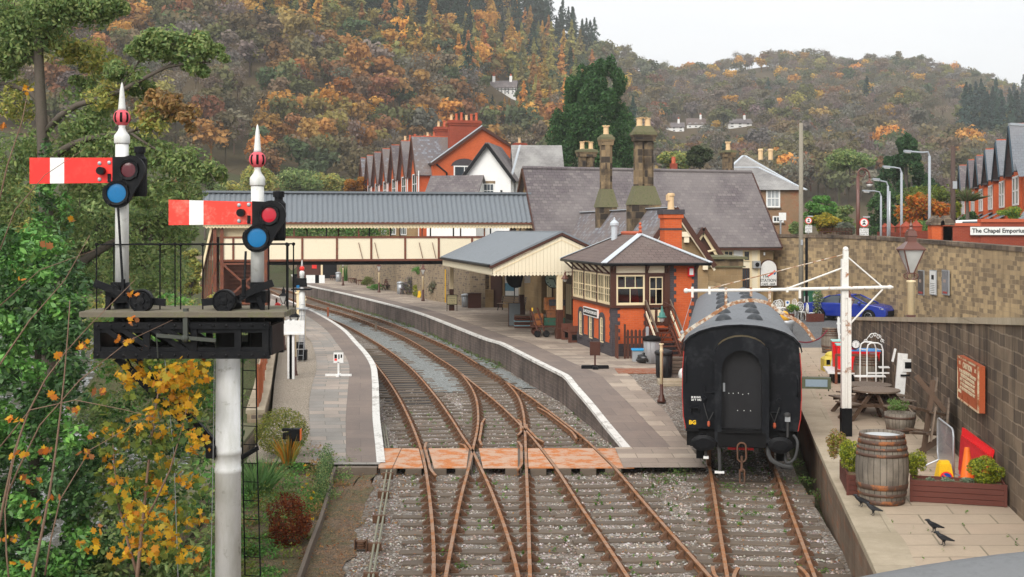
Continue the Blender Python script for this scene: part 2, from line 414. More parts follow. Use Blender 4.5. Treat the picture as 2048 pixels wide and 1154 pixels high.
MOSSY = paint('mossy_stone', (.145, .135, .075), .9, .45, 4, dirt=(.07, .085, .03), dirt_amt=.9)
COPING = brick('pale_coping_stone', (.50, .42, .31), (.42, .35, .26), (.26, .22, .16), 1.1, 2.0, .012, stain=(.25, .21, .14), stain_amt=.5, big=.8)
SLATE = brick('grey_slate', (.165, .14, .145), (.105, .09, .098), (.05, .045, .047), .32, .24, .016, stain=(.25, .225, .215), stain_amt=.55, big=.22, bstr=.9, streak=.35, patch=(.21, .185, .18))
SLATEP = brick('mottled_slate', (.21, .165, .155), (.15, .155, .175), (.065, .06, .06), .28, .22, .010, stain=(.22, .17, .14), stain_amt=.5, big=.4, bstr=.9, patch=(.27, .28, .31))
SLATEB = brick('brown_slate', (.18, .135, .122), (.135, .10, .092), (.05, .042, .04), .30, .24, .012, stain=(.20, .165, .14), stain_amt=.35, big=.5, bstr=.9)
SLATEW = brick('pale_lichen_slate', (.26, .25, .24), (.19, .18, .18), (.10, .095, .09), .28, .22, .010, stain=(.42, .41, .39), stain_amt=.6, big=.35, bstr=.9)
LEAD = paint('lead_flashing', (.52, .56, .60), .4, .12, 3)
TIN = paint('grey_corrugated_sheet', (.165, .185, .205), .42, .14, 1.2, dirt=(.10, .10, .10), dirt_amt=.3)
FELT = paint('grey_roof_felt', (.19, .21, .23), .7, .1, 1.0, dirt=(.11, .115, .12), dirt_amt=.3)
POT = paint('buff_chimney_pot', (.72, .50, .28), .7, .12, 5)
TERRA = paint('terracotta', (.50, .11, .05), .7, .2, 6)
PAVE = brick('platform_paving', (.36, .295, .24), (.25, .205, .175), (.14, .12, .09), .95, .58, .012, stain=(.19, .15, .125), stain_amt=.55, big=.45, bstr=.4, patch=(.47, .39, .31), pb=-.1)
PAVEG = brick('grey_platform_paving', (.33, .305, .275), (.23, .215, .20), (.13, .12, .09), .9, .42, .012, stain=(.19, .175, .155), stain_amt=.5, big=.5, bstr=.4, patch=(.42, .345, .29), pb=-.1)
PAVEB = brick('brown_platform_edge_paving', (.27, .215, .18), (.195, .155, .135), (.13, .11, .095), .8, .9, .012, stain=(.15, .125, .115), stain_amt=.55, big=.4, bstr=.3)
PAVEY = brick('buff_flagstones', (.50, .40, .295), (.40, .315, .235), (.07, .075, .04), 1.25, .70, .018, stain=(.34, .275, .21), stain_amt=.4, big=.5, bstr=.4, patch=(.46, .35, .26))
FACE = brick('platform_face_stone', (.21, .16, .135), (.14, .11, .098), (.27, .22, .19), .34, .13, .012, stain=(.05, .042, .038), stain_amt=.6, distort=.08, big=.5, streak=.5)
FACEB = brick('bay_face_brick', (.27, .19, .135), (.18, .125, .09), (.26, .21, .15), .42, .17, .014, stain=(.09, .07, .05), stain_amt=.5, distort=.12, big=.6, streak=.45, patch=(.30, .15, .09))
EDGEW = paint('worn_white_edge_paint', (.68, .66, .62), .7, .12, 2.2, dirt=(.26, .23, .20), dirt_amt=.95)
GLASS = glass('window_glass'); GLASSL = glass('pale_window_glass', (.30, .32, .33), .1)
GALV = paint('galvanised_steel', (.42, .44, .46), .4, .12, 8, metal=.4)
TARMAC = gravel('tarmac', [(.12, .12, .125), (.17, .17, .172), (.20, .20, .20)], 60, (.22, .22, .22), .5, .3, .4)
ROADM = gravel('road_asphalt', [(.06, .06, .062), (.09, .09, .09)], 60, (.10, .10, .10), .5, .3, .4)
BALLAST = gravel('ballast_stone', [(.235, .18, .135), (.38, .345, .31), (.17, .14, .115), (.47, .44, .40), (.28, .21, .155)], 15, (.155, .11, .072), .6, 1.0, .6)
BALLASTG = gravel('fresh_grey_ballast', [(.27, .285, .275), (.38, .40, .39), (.21, .22, .215)], 15, (.29, .30, .29), .3, 1.0)
SOIL = gravel('leafy_soil', [(.13, .10, .07), (.22, .16, .11), (.30, .18, .10), (.19, .155, .12)], 20, (.12, .13, .055), .6, .9, 1.1)
PEA = gravel('buff_pea_gravel', [(.46, .39, .31), (.36, .30, .235), (.54, .47, .39)], 30, (.38, .32, .25), .4, .6)
GRASSM = gravel('grassy_earth', [(.06, .085, .03), (.09, .11, .04), (.10, .085, .045)], 9, (.085, .06, .04), .5, .8, .3)
OILY = gravel('oily_ballast', [(.05, .046, .043), (.09, .083, .078), (.065, .06, .056)], 17, (.045, .04, .04), .5, .8)
TIMBER = wood('weathered_bench_timber', (.25, .19, .145), (.12, .085, .06))
TIMBERB = wood('brown_stained_timber', (.15, .055, .035), (.08, .03, .02))
BARREL = wood('barrel_oak', (.26, .20, .145), (.10, .07, .05), 2.0)
HOOP = rusty('rusty_barrel_hoop', (.095, .055, .04), (.30, .11, .04), .25, 4)
PLATE = rusty('rusty_steel_plate', (.52, .33, .225), (.52, .185, .06), .45, 2.2, .8)
RED = paint('signal_red', (.86, .030, .022), .35, .06, 3, dirt=(.85, .10, .07), dirt_amt=.5)
REDB = paint('glossy_red_plastic', (.78, .018, .022), .35, .08, 5)
YEL = paint('yellow_plastic', (.86, .52, .02), .4, .08, 5)
ORANGE = paint('orange_plastic', (.84, .17, .02), .45, .08, 6)
GREENP = paint('green_paint', (.035, .17, .085), .45, .2, 5)
BLUE_GL = paint('blue_spectacle_glass', (.006, .15, .36), .2, .15, 9, spec=.35)
RED_GL = paint('red_spectacle_glass', (.50, .004, .022), .12, .2, 7, spec=.6); RED_GLD = paint('dark_red_spectacle_glass', (.09, .004, .01), .12, .2, 7, spec=.6)
REDRAIL = rusty('red_oxide_railing', (.36, .10, .04), (.30, .10, .04), .4)
LEAF = leafmat('leaf', .45); LEAFG = leafmat('glossy_leaf', .22, .38); HILLLEAF = leafmat('far_leaf', .35, .8)
BARK = paint('bark', (.105, .085, .068), .9, .35, 6, dirt=(.05, .055, .03), dirt_amt=.6, bump=.9)
TWIG = paint('twig_bark', (.20, .125, .085), .8, .25, 9)
LEFT_EDGE = [(5, -6.2), (22, -6.6), (35.7, -7.5), (54, -10.8), (60, -13), (66, -21), (80, -24), (110, -33), (150, -50), (220, -80)]
def left_edge(Y): return interp(LEFT_EDGE, Y)
HIGH_EDGE = [(5, 21.4), (60, 21.5), (68, 21.1), (73, 19.7), (77.5, 17.5), (79.2, 17.0), (81.5, 12), (82.5, -2.2), (85, -4.2), (90, -4.7), (100, -8.4), (126, -16.5), (150, -27), (200, -60)]
def high_edge(Y): return interp(HIGH_EDGE, Y)
SKYL = [(-400, -420), (0, -330), (600, -230), (900, -90), (1020, 20), (1100, 62), (1180, 112), (1240, 138), (1300, 156), (1340, 172), (1420, 160), (1480, 148),
  (1530, 140), (1620, 140), (1700, 148), (1800, 146), (1880, 158), (1950, 176), (2048, 212), (2300, 240), (2700, 320)]
RIDGE = [(-400, 620), (900, 640), (1180, 640), (1300, 760), (1500, 860), (2700, 900)]
HILLBASE = [(-400, 150), (600, 190), (1000, 240), (1300, 260), (1700, 240), (2048, 210), (2700, 200)]
def hill_z(X, Y):
 """height of the far hills at a place, from their skyline as surveyed"""
 xp = CX+F*X/max(Y, 1.0)
 y0 = interp(HILLBASE, xp); yr = interp(RIDGE, xp)
 zr = H+(HY-interp(SKYL, xp))*yr/F
 if Y <= y0: return 0.0
 t = min(1.0, (Y-y0)/(yr-y0))
 z = zr*(t**1.12)
 z += 5*math.sin(X*.018+1.3)*math.sin(Y*.021)*min(1, 4*t)*(1-t)
 if Y > yr: z = zr-(Y-yr)*.05
 return z
def hill_at(px, py, y0=235, y1=900):
 Y = y0
 while Y < y1:
  q = at(px, py, Y)
  if ground_z(q.x, Y) >= q.z: return Y
  Y += 3
 return y1
def near_z(X, Y):
 z = -.55
 e = left_edge(Y)
 if X < e: z = lerp(-.4, -4.6, sstep(0, 4.5, e-X))
 if X < e-14: z = lerp(-4.6, 2.5, sstep(14, 30, e-X))
 h = high_edge(Y)
 if Y < 160: z = lerp(z, 4.55 if Y < 84 else lerp(4.55, 3.6, sstep(84, 100, Y)), sstep(0.5, 1.6, X-h))
 return z
def ground_z(X, Y):
 a = near_z(X, Y) if Y < 230 else 2.0
 k = sstep(110, 200, Y)
 b = max(0.0, hill_z(X, Y))+interp([(0, 0), (110, 3.0), (3000, 3.0)], Y)*(1 if X > left_edge(Y) else .4)
 return lerp(a, b, k) if k else a
def sheet(name, xs, ys, zf, mat, kind='structure', smooth=True):
 xs = list(xs); ys = list(ys); vs = [(x, y, zf(x, y)) for y in ys for x in xs]; n = len(xs)
 fs = [(j*n+i, j*n+i+1, (j+1)*n+i+1, (j+1)*n+i) for j in range(len(ys)-1) for i in range(n-1)]
 mb = MU(mat, smooth); mb.add(vs, fs); o = mb.B(name, mat, recalc=False)
 return tag(o, kind=kind)
def axis(*segs):
 out = []
 for a, b, st in segs:
  k = a
  while k < b-1e-6: out.append(k); k += st
 out.append(segs[-1][1]); return out
sheet('ground', axis((-600, -120, 40), (-120, -44, 4), (-44, 40, 1.0), (40, 120, 4), (120, 640, 40)), axis((-20, 8, 4), (8, 120, 1.0), (120, 240, 6)), lambda x, y: ground_z(x, y), GRASSM)
def bracken():
 t = NT('hill_earth'); g = t.geo()
 n = t.noise(g, .02, 6, .65); n2 = t.noise(g, .35, 5, .7)
 c = t.ramp(n, [(.3, (.05, .055, .028)), (.5, (.085, .07, .04)), (.7, (.10, .075, .04))])
 c = t.mix(c, t.mix((.05, .04, .025), (.17, .11, .06), n2), .5)
 return t.bsdf(c, .95, 0, n2, .5, .6, .1)
sheet('hills', axis((-900, -420, 40), (-420, 700, 12), (700, 1500, 50)), axis((228, 240, 12), (240, 960, 12), (960, 3000, 200)), lambda x, y: ground_z(x, y), bracken())
def water():
 t = NT('river_water'); g = t.geo(); n = t.noise(t.mapping(g, (1.2, .5, 1)), 1.3, 6, .7); n2 = t.noise(g, 5, 4, .7)
 foam = t.ramp(t.math('MULTIPLY', n, t.math('ADD', n2, .5)), [(.52, 0.0), (.68, 1.0)])
 c = t.mix((.06, .058, .05), (.42, .44, .46), foam)
 return t.bsdf(c, t.math('ADD', t.math('MULTIPLY', foam, .5), .12), 0, t.math('ADD', n, t.math('MULTIPLY', n2, .4)), .08, .7, .5)
mb = MU(water())
ys = axis((6, 150, 4))
for a, b in zip(ys, ys[1:]):
 mb.quad((left_edge(a)-2.8, a, -4.0), (left_edge(b)-2.8, b, -4.0), (left_edge(b)-22, b, -4.0), (left_edge(a)-22, a, -4.0))
tag(mb.B('river', uvrot=0), kind='structure')
def rail_pts(px): return [gp(x, y, 0.0) for x, y in px]
PA = [(713, 690), (734, 709), (751, 728), (772, 755), (793, 787), (810, 819), (825, 852), (840, 892), (851, 936), (861, 1011), (867, 1090), (867, 1154), (866, 1240)]
PC = [(572, 596), (612, 616), (662, 638), (693, 651), (737, 675), (778, 701), (813, 728), (840, 754.5), (872, 793), (899, 831), (925, 872), (945, 901), (960, 932), (979, 973), (1003, 1035), (1024, 1100), (1037, 1154), (1054, 1240)]
PB = [(545, 582), (562, 590), (617.5, 608.6), (678, 624), (725, 639.6), (760, 653), (805, 672), (843, 693), (878, 716), (914, 740), (937, 766), (951, 793), (956, 822), (955, 855), (945, 901), (937, 936), (921, 997), (908, 1062), (897, 1120), (891, 1154), (877, 1240)]
PD = [(955, 727), (1000, 755), (1021, 773), (1038, 796), (1047, 827), (1050, 862), (1051.5, 901), (1053, 942), (1056.5, 1031), (1060, 1154), (1062, 1240)]
PE = [(916, 741), (943, 763), (999, 809), (1050, 859), (1078, 891), (1113, 937), (1154, 1001), (1198, 1066), (1232, 1117), (1256, 1154), (1312, 1240)]
PF = [(560, 577.5), (595, 586.5), (648, 604), (707, 622), (766, 640), (810.5, 657), (855, 675), (914, 702), (955, 727), (999, 755), (1052, 788), (1104, 826), (1156, 866), (1208, 913), (1234, 940), (1300, 1018), (1421, 1154), (1498, 1240)]
PG = [(1414, 905), (1419, 930), (1428, 985), (1441, 1070), (1455, 1154), (1470, 1240)]
PH = [(1536, 905), (1548, 930), (1568, 985), (1599, 1070), (1630, 1154), (1662, 1240)]
def far_arc(p, q, n=4, turn=-5.2, step=8):
 """carry a curved rail on beyond the last surveyed point"""
 d = (p-q).normalized(); a = math.atan2(d.y, d.x); out = []; c = p.copy()
 for k in range(n):
  a -= R(turn); c = c+V((math.cos(a), math.sin(a), 0))*step; out.append(c.copy())
 return out[::-1]
RAILS = {}
for k_, px in (('A', PA), ('B', PB), ('C', PC), ('D', PD), ('E', PE), ('F', PF), ('G', PG), ('H', PH)):
 pts = rail_pts(px)
 if k_ in 'BCF': pts = far_arc(pts[0], pts[1])+pts
 if k_ in 'GH':
  d = (pts[0]-pts[3]).normalized(); dd = V((.172, 1, 0)).normalized()
  pts = [pts[0]+d.lerp(dd, .7)*18, pts[0]+d.lerp(dd, .4)*8]+pts
 RAILS[k_] = spline(pts, .6)
def rail_x(k, Y):
 P = RAILS[k]; best = None
 for a, b in zip(P, P[1:]):
  if min(a.y, b.y) <= Y <= max(a.y, b.y) and a.y != b.y:
   x = a.x+(b.x-a.x)*(Y-a.y)/(b.y-a.y)
   if best is None or x > best: best = x
 return best
PROF = [(-.034, 0), (-.036, -.035), (-.010, -.05), (-.010, -.11), (-.032, -.125), (-.032, -.148), (.032, -.148), (.032, -.125), (.010, -.11), (.010, -.05), (.036, -.035), (.034, 0)]
def sweep_rail(P, parent, name='rail', off=0.0, prof=PROF):
 n = len(prof); vs = []; 
 for i, p in enumerate(P):
  d = (P[min(i+1, len(P)-1)]-P[max(0, i-1)]).normalized(); s = V((d.y, -d.x, 0))
  for a, b in prof: vs.append(p+s*(a+off)+V((0, 0, b)))
 mb = MU(RAILRUST)
 for i in range(len(P)-1):
  for k in range(n):
   j = (k+1) % n
   mb.use(RAILTOP if k == n-1 else RAILRUST)
   mb.f.append([i*n+k, i*n+j, (i+1)*n+j, (i+1)*n+k]); mb.m.append(mb.cur); mb.sm.append(False)
 mb.v = vs; mb.f.append(list(range(n))); mb.m.append(0); mb.sm.append(False)
 return mb.B(name, parent=parent)
def chair(mb, x, y, ang):
 """cast iron rail chair with its wooden key, at one rail on one sleeper"""
 T = Matrix.Translation((x, y, 0)) @ Matrix.Rotation(ang, 4, 'Z')
 mb.box(-.19, .19, -.09, .09, -.17, -.135, T)
 for s in (-1, 1):
  mb.prism([(s*.045, -.14), (s*.17, -.14), (s*.12, -.085), (s*.075, -.03), (s*.045, -.03)], -.05, .05, 'xz', T)
  mb.box(s*.15-.02, s*.15+.02, -.075, -.035, -.135, -.11, T); mb.box(s*.15-.02, s*.15+.02, .035, .075, -.135, -.11, T)
TRACKS = {'left': thing('railway_track', 'rusty railway track beside the shorter platform, crossing the middle track at the steel plates', 'railway track', (0, 0, 0)),
          'mid': thing('railway_track', 'rusty middle railway track with the points, curving away under the footbridge', 'railway track', (0, 0, 0)),
          'right': thing('railway_track', 'rusty railway track leading off the points toward the front of the black carriage', 'railway track', (0, 0, 0)),
          'bay': thing('railway_track', 'short siding track that the black carriage stands on beside the stone bay wall', 'railway track', (0, 0, 0))}
for k_, tr in zip('ACBDEFGH', ('left', 'left', 'mid', 'mid', 'right', 'right', 'bay', 'bay')): sweep_rail(RAILS[k_], TRACKS[tr])
def check_rail(k, y0, y1, side, tr, flare=.10):
 """short check rail beside a running rail, its ends flared"""
 P = []; n = 10
 for i in range(n+1):
  t = i/n; Y = lerp(y0, y1, t); x = rail_x(k, Y)
  o = .115+flare*max(0, (abs(t-.5)-.33)/.17); P.append(V((x+side*o, Y, -.004)))
 sweep_rail(P, TRACKS[tr], 'check_rail')
check_rail('A', 28.9, 33.4, 1, 'left'); check_rail('D', 29.6, 33.6, -1, 'mid'); check_rail('F', 34.0, 40.0, -1, 'right')
check_rail('D', 34.6, 37.5, -1, 'mid'); check_rail('B', 33.0, 37.6, 1, 'mid'); check_rail('E', 33.5, 36.5, 1, 'right'); check_rail('C', 31.9, 33.2, -1, 'left')
check_rail('F', 18.5, 21.1, 1, 'right'); check_rail('G', 18.5, 21.0, 1, 'bay'); check_rail('H', 18.5, 21.1, -1, 'bay')
NSL = {}
def sleeper(tr, Y, kl, kr, ext=.55, chairs=None):
 xl, xr = rail_x(kl, Y), rail_x(kr, Y)
 if xl is None or xr is None: return
 dl = rail_x(kl, Y+1.0); dr = rail_x(kr, Y+1.0)
 m = (((dl if dl is not None else xl)-xl)+((dr if dr is not None else xr)-xr))/2
 ang = -math.atan(m)+RNG.normal()*.008
 c = math.cos(ang); half = (xr-xl)/2/max(.4, c)*1.0
 cxm = (xl+xr)/2+RNG.normal()*.05; ca, sa = math.cos(ang), math.sin(ang)
 mb = MU(SLEEPER); T = Matrix.Translation((cxm, Y, 0)) @ Matrix.Rotation(ang, 4, 'Z')
 w_ = .125+RNG.normal()*.008; z_ = -.165+RNG.normal()*.008; L_ = half+ext+RNG.normal()*.06
 mb.bbox(-L_, L_, -w_, w_, -.34, z_, .012, T)
 mb.use(CHAIR)
 for k in (chairs or (kl, kr)):
  xx = rail_x(k, Y)
  if xx is None: continue
  yy = Y+(xx-cxm)*math.tan(ang); xx = rail_x(k, yy)
  if xx is None: continue
  chair(mb, xx, yy, ang)
 NSL[tr] = NSL.get(tr, 0)+1
 if NSL[tr] <= 100: mb.B('sleeper', parent=TRACKS[tr])
 else: REST.setdefault(tr, []).append(mb)
REST = {}
Y = 19.2
while Y < 29.3: sleeper('left', Y, 'A', 'D', .62, 'ACBD'); sleeper('right', Y+.12, 'E', 'F'); Y += .70
Y = 33.1
while Y < 47: sleeper('left', Y, 'A', 'C'); sleeper('mid', Y+.2, 'B', 'F', .5, 'BDEF'); Y += .71
while Y < 56:
 sleeper('left', Y, 'A', 'C'); sleeper('mid', Y, 'B', 'F'); Y += .72
Y = 56
while Y < 150:
 if Y < 66: sleeper('left', Y, 'A', 'C')
 sleeper('mid', Y, 'B', 'F'); Y += .74
Y = 19.0
while Y < 29.5: sleeper('bay', Y, 'G', 'H'); Y += .71
for tr, ms_ in REST.items():
 big = MB()
 for m_ in ms_:
  b = len(big.v); big.v += m_.v; big.f += [[b+i for i in f] for f in m_.f]; big.m += m_.m; big.sm += m_.sm; big.mats = m_.mats
 o = big.build('far_sleepers', parent=TRACKS[tr]); o['kind'] = 'stuff'
def jag(x, y, s=1.0, k=0): return s*(math.sin(y*2.3+k)+math.sin(y*5.1+1.7*k)+math.sin(y*11.3+k*.5))*.33
def strip(name, y0, y1, fl, fr, zf, mat, nx=1, dy=.5, parent=None, kind=None, bow=0.0, recalc=False):
 ys = axis((y0, y1, dy)); vs = []; fs = []; uv = []; arc = 0; prev = None
 for y in ys:
  a, b = fl(y), fr(y); m_ = V(((a+b)/2, y))
  if prev is not None: arc += (m_-prev).length
  prev = m_
  for i in range(nx+1):
   x = lerp(a, b, i/nx); vs.append((x, y, zf(x, y))); uv.append((x-a if fl(y0) is not None else x, arc))
 n = nx+1
 fs = [(j*n+i, j*n+i+1, (j+1)*n+i+1, (j+1)*n+i) for j in range(len(ys)-1) for i in range(nx)]
 me = bpy.data.meshes.new(name); me.from_pydata(vs, [], fs); me.materials.append(mat); me.update()
 lay = me.uv_layers.new(name='UVMap'); lay.data.foreach_set('uv', np.array([uv[l.vertex_index] for l in me.loops], dtype=np.float32).ravel())
 o = bpy.data.objects.new(name, me); COL.objects.link(o)
 if parent: o.parent = parent
 if kind: o['kind'] = kind
 return o
def bnoise(x, y): return .018*math.sin(x*3.1+y*1.7)*math.sin(y*2.3-x)+.012*math.sin(x*7.7)*math.sin(y*6.1)
def bal_l(Y): return interp([(10, -2.75), (30, -3.4), (34, -3.9), (52, -6.9), (60, -8.4), (75, -12), (100, -19.5), (130, -29), (170, -48)], Y)
def bal_r(Y): return interp([(10, 4.9), (24, 6.4), (30, 7.1), (47, 10.0), (52, 1.6), (60, .3), (75, -3.9), (100, -11.4), (130, -22), (170, -44)], Y)
strip('ballast', 8, 170, bal_l, bal_r, lambda x, y: -.205+bnoise(x, y), BALLAST, 40, .4, kind='structure')
strip('soil_path', 10, 31.0, lambda y: interp([(10, -4.3), (20.7, -3.95), (24, -3.95), (27, -3.85), (30, -3.72)], y), lambda y: -2.7+.15*jag(0, y)+interp([(10, .3), (30, -.7)], y), lambda x, y: -.19+bnoise(x, y)*2, SOIL, 8, .4, kind='structure')
strip('grey_ballast', 45, 98, lambda y: rail_x('C', y)+.25+.12*jag(0, y), lambda y: max(rail_x('B', y)-.25+.12*jag(0, y, 1, 2), rail_x('C', y)+.3), lambda x, y: -.178+bnoise(x, y), BALLASTG, 4, .3, kind='structure')
strip('grey_shoulder', 46, 120, lambda y: rail_x('F', y)+.35+.1*jag(0, y), lambda y: rail_x('F', y)+1.0+.1*jag(0, y, 1, 3), lambda x, y: -.178+bnoise(x, y), BALLASTG, 2, .3, kind='structure')
strip('oily_patch', 41.5, 58, lambda y: rail_x('A', y)-.4+.1*jag(0, y) if rail_x('A', y) else -7, lambda y: rail_x('C', y)+.15*jag(0, y, 1, 4), lambda x, y: -.192+bnoise(x, y)*.5, OILY, 4, .3, kind='structure')
strip('oily_bed', 50, 80, lambda y: rail_x('B', y)+.1+.1*jag(0, y), lambda y: rail_x('F', y)-.1+.1*jag(0, y, 1, 5), lambda x, y: -.192+bnoise(x, y)*.5, OILY, 4, .3, kind='structure')
def stones(n, fx, fy, zf, cols, smin, smax, name):
 y = 19.5+(RNG.random(n)**1.4)*(fy-19.5); x = np.array([lerp(bal_l(v)+.2, bal_r(v)-.2, RNG.random()) for v in y])
 s = RNG.uniform(smin, smax, n)
 base = np.array([(1,0,0),(-1,0,0),(0,1,0),(0,-1,0),(0,0,1),(0,0,-1)])
 fc = np.array([(0,2,4),(2,1,4),(1,3,4),(3,0,4),(2,0,5),(1,2,5),(3,1,5),(0,3,5)])
 v = base[None]*RNG.uniform(.6, 1.25, (n, 6, 1))
 a = RNG.random(n)*6.28; ca, sa = np.cos(a), np.sin(a)
 vx = v[..., 0]*ca[:, None]-v[..., 1]*sa[:, None]; vy = v[..., 0]*sa[:, None]+v[..., 1]*ca[:, None]
 P = np.stack([vx, vy, v[..., 2]*.75], -1)*s[:, None, None]
 z = np.array([zf(p, q) for p, q in zip(x, y)]); P += np.stack([x, y, z+s*.25], -1)[:, None, :]
 tri = P[:, fc].reshape(-1, 3); c = np.repeat(pal(cols, n, .25), 24, axis=0)
 return cloud_mesh(name, [(tri, c, 3)], STONEM)
def stonemat():
 t = NT('loose_stone'); a = t.n('ShaderNodeAttribute', _attribute_name='tint'); return t.bsdf(a.outputs['Color'], .85, spec=.2)
STONEM = stonemat()
me = stones(26000, None, 46, lambda x, y: -.205, [(.30, .225, .185), (.46, .42, .39), (.22, .185, .165), (.56, .52, .49), (.36, .275, .215), (.42, .375, .35)], .016, .036, 'loose_stones')
o = bpy.data.objects.new('loose_stones', me); COL.objects.link(o); tag(o, kind='stuff')
CROSS = thing('foot_crossing', 'boarded foot crossing of rusty steel plates laid between the rails', 'crossing', (0, 31, 0))
CROSS_O = V((0, 31, 0))
def plate(xl0, xr0, xl1, xr1, ya, yb):
 mb = MU(PLATE); z = -.006
 q = [(xl0, ya, z), (xr0, ya, z), (xr1, yb, z), (xl1, yb, z)]
 mb.slab([V(p)-CROSS_O for p in q], .018); return mb.B('plate', parent=CROSS)
ya, yb = gp(800, 935, 0).y, gp(800, 896, 0).y
def rx(k, y): return rail_x(k, y)
xl = gp(757, 935).x; xl2 = gp(757, 896).x; g_ = .055
xs_ = gp(795, 915).x
plate(xl, xs_-.01, xl2, xs_-.03, ya, yb); plate(xs_+.01, rx('A', ya)-g_, xs_-.01, rx('A', yb)-g_, ya, yb)
plate(rx('A', ya)+g_+.16, min(rx('B', ya), rx('C', ya))-g_, rx('A', yb)+g_+.16, min(rx('B', yb), rx('C', yb))-g_, ya, yb)
plate(max(rx('B', ya), rx('C', ya))+g_, rx('D', ya)-g_-.16, max(rx('B', yb), rx('C', yb))+g_+.1, rx('D', yb)-g_-.16, ya, yb)
plate(rx('D', ya)+g_, rx('E', ya)-g_, rx('D', yb)+g_, rx('E', yb)-g_, ya, yb)
plate(rx('E', ya)+g_, rx('F', ya)-g_, rx('E', yb)+g_, rx('F', yb)-g_, ya, yb)
plate(rx('F', ya)+g_, gp(1266, 930).x, rx('F', yb)+g_, gp(1232, 896).x, ya, yb)
mb = MU(SLEEPER)
for x0 in np.arange(xl+.05, 2.9, .62):
 if RNG.random() < .85: mb.bbox(x0, x0+.40, ya-.03-31, yb-31, -.30, -.03, .01)
mb.B('timber_packing', parent=CROSS)
def zr_(Y): return .85*min(1, max(.012, (Y-32.0)/9.6))
def zl_(Y): return .78*min(1, max(.012, (Y-31.4)/8.6))
def gph(x, y, zf):
 z = .8
 for _ in range(12): z = zf(gp(x, y, z).y)
 return gp(x, y, z)
PR = [(1250, 895), (1208, 845), (1177, 806), (1145.6, 770), (1127, 749), (1078, 724.5), (1034, 702), (1000, 685), (972, 677), (928, 660), (884, 642.5), (840, 626), (796, 613), (737, 598), (678, 584), (608.6, 569), (592, 559), (583, 549)]
PREDGE = spline([gph(x, y, zr_) for x, y in PR], .5)
PL = [(766, 925), (763, 896), (756, 837), (754.5, 796), (753, 760), (748.6, 731), (734, 707), (713, 684), (690, 660), (657, 638), (616, 617), (575, 600), (545, 589)]
PLEDGE = spline([gph(x, y, zl_) for x, y in PL], .5)
def xof(P):
 T_ = sorted((p.y, p.x) for p in P)
 return lambda Y: interp(T_, Y)
pr_x, pl_x = xof(PREDGE), xof(PLEDGE)
PRY0, PRY1 = PREDGE[0].y+.02, PREDGE[-1].y
PLY0, PLY1 = PLEDGE[0].y+.02, PLEDGE[-1].y
pr_b = xof([gph(x, y, zr_) for x, y in [(1390, 897), (1364, 874), (1335, 827), (1294, 786), (1250, 744)]]+[V((9.0, 46, 0)), V((11.5, 52, 0)), V((11.5, 62, 0)), V((7.5, 70, 0)), V((2, 79.5, 0)), V((-2.8, 80.5, 0)), V((-6.0, 88, 0)), V((-8.6, 97, 0)), V((-12, 106, 0)), V((-18.2, 126, 0)), V((-22, 139, 0))])
plb = [gph(x, y, zl_) for x, y in [(628, 925), (621, 880), (617.5, 819), (619, 796), (624, 770), (627.7, 758), (632, 743), (633, 724), (629.6, 705), (624, 686), (610.6, 670.6), (590, 652), (570, 640)]]
pl_b = xof(plb+[V((-18.5, 82, 0)), V((-24, 96, 0))])
RP = thing('station_platform', 'long curved paved platform with a white edge, running past the signal box', 'platform', (0, 0, 0))
LP = thing('station_platform', 'shorter grey flagged platform with a white edge beside the pale gravel strip', 'platform', (0, 0, 0))
def platform(P, ex, bx, zf, sgn, y0, y1, par, mats, strip_w):
 f = lambda k: (lambda y: ex(y)+sgn*k)
 def st(nm, a, b, dz, m, nx=1):
  fa, fb = (a, b) if sgn > 0 else (b, a)
  strip(nm, y0, y1, fa, fb, lambda x, y: zf(y)+dz+(.006*math.sin(x*2.1+y*.7) if nx > 2 else 0), m, nx, .5, par)
 st('white_edge', f(-.06), f(.16), .004, EDGEW); st('edge_paving', f(.16), f(strip_w), 0.0, mats[1], 1)
 st('paving', f(strip_w), (lambda y: (max if sgn > 0 else min)(bx(y), ex(y)+sgn*(strip_w+.3))), 0.0, mats[0], 6)
 lip = MB(); lip.use(EDGEW); fv = []; ff = []; fu = []; arc = 0
 for a, b in zip(P, P[1:]):
  fv += [(a.x, a.y, -.5), (b.x, b.y, -.5), (b.x, b.y, zf(b.y)-.09), (a.x, a.y, zf(a.y)-.09)]; ff.append((len(fv)-4, len(fv)-3, len(fv)-2, len(fv)-1)); l_ = (b-a).length; fu += [(arc, -.5), (arc+l_, -.5), (arc+l_, zf(b.y)-.09), (arc, zf(a.y)-.09)]; arc += l_
  for (o0, z0, z1, tgt) in ((-.06, 0.004, -.09, lip),):
   p = [V((a.x+sgn*o0, a.y, zf(a.y)+z0)), V((b.x+sgn*o0, b.y, zf(b.y)+z0))]
   q = [V((a.x+sgn*o0, a.y, (zf(a.y)+z1) if z1 else -.5)), V((b.x+sgn*o0, b.y, (zf(b.y)+z1) if z1 else -.5))]
   tgt.quad(q[0], q[1], p[1], p[0])
 lip.build('white_lip', parent=par); me = bpy.data.meshes.new('face_wall'); me.from_pydata(fv, [], ff); me.materials.append(mats[2]); me.uv_layers.new(name='UVMap').data.foreach_set('uv', np.array(fu, dtype=np.float32).ravel()); fo = bpy.data.objects.new('face_wall', me); COL.objects.link(fo); fo.parent = par
platform(PREDGE, pr_x, pr_b, zr_, 1, PRY0, PRY1, RP, (PAVE, PAVEB, FACE), 1.25)
platform(PLEDGE, pl_x, pl_b, zl_, -1, PLY0, PLY1, LP, (PAVEG, PAVEB, FACE), .95)
strip('paving', ya, PRY0, lambda y: gp(1240, 920).x, lambda y: gp(1400, 920).x, lambda x, y: lerp(.002, zr_(PRY0)+.003, (y-ya)/(PRY0-ya)), PAVE, 1, .4, RP)
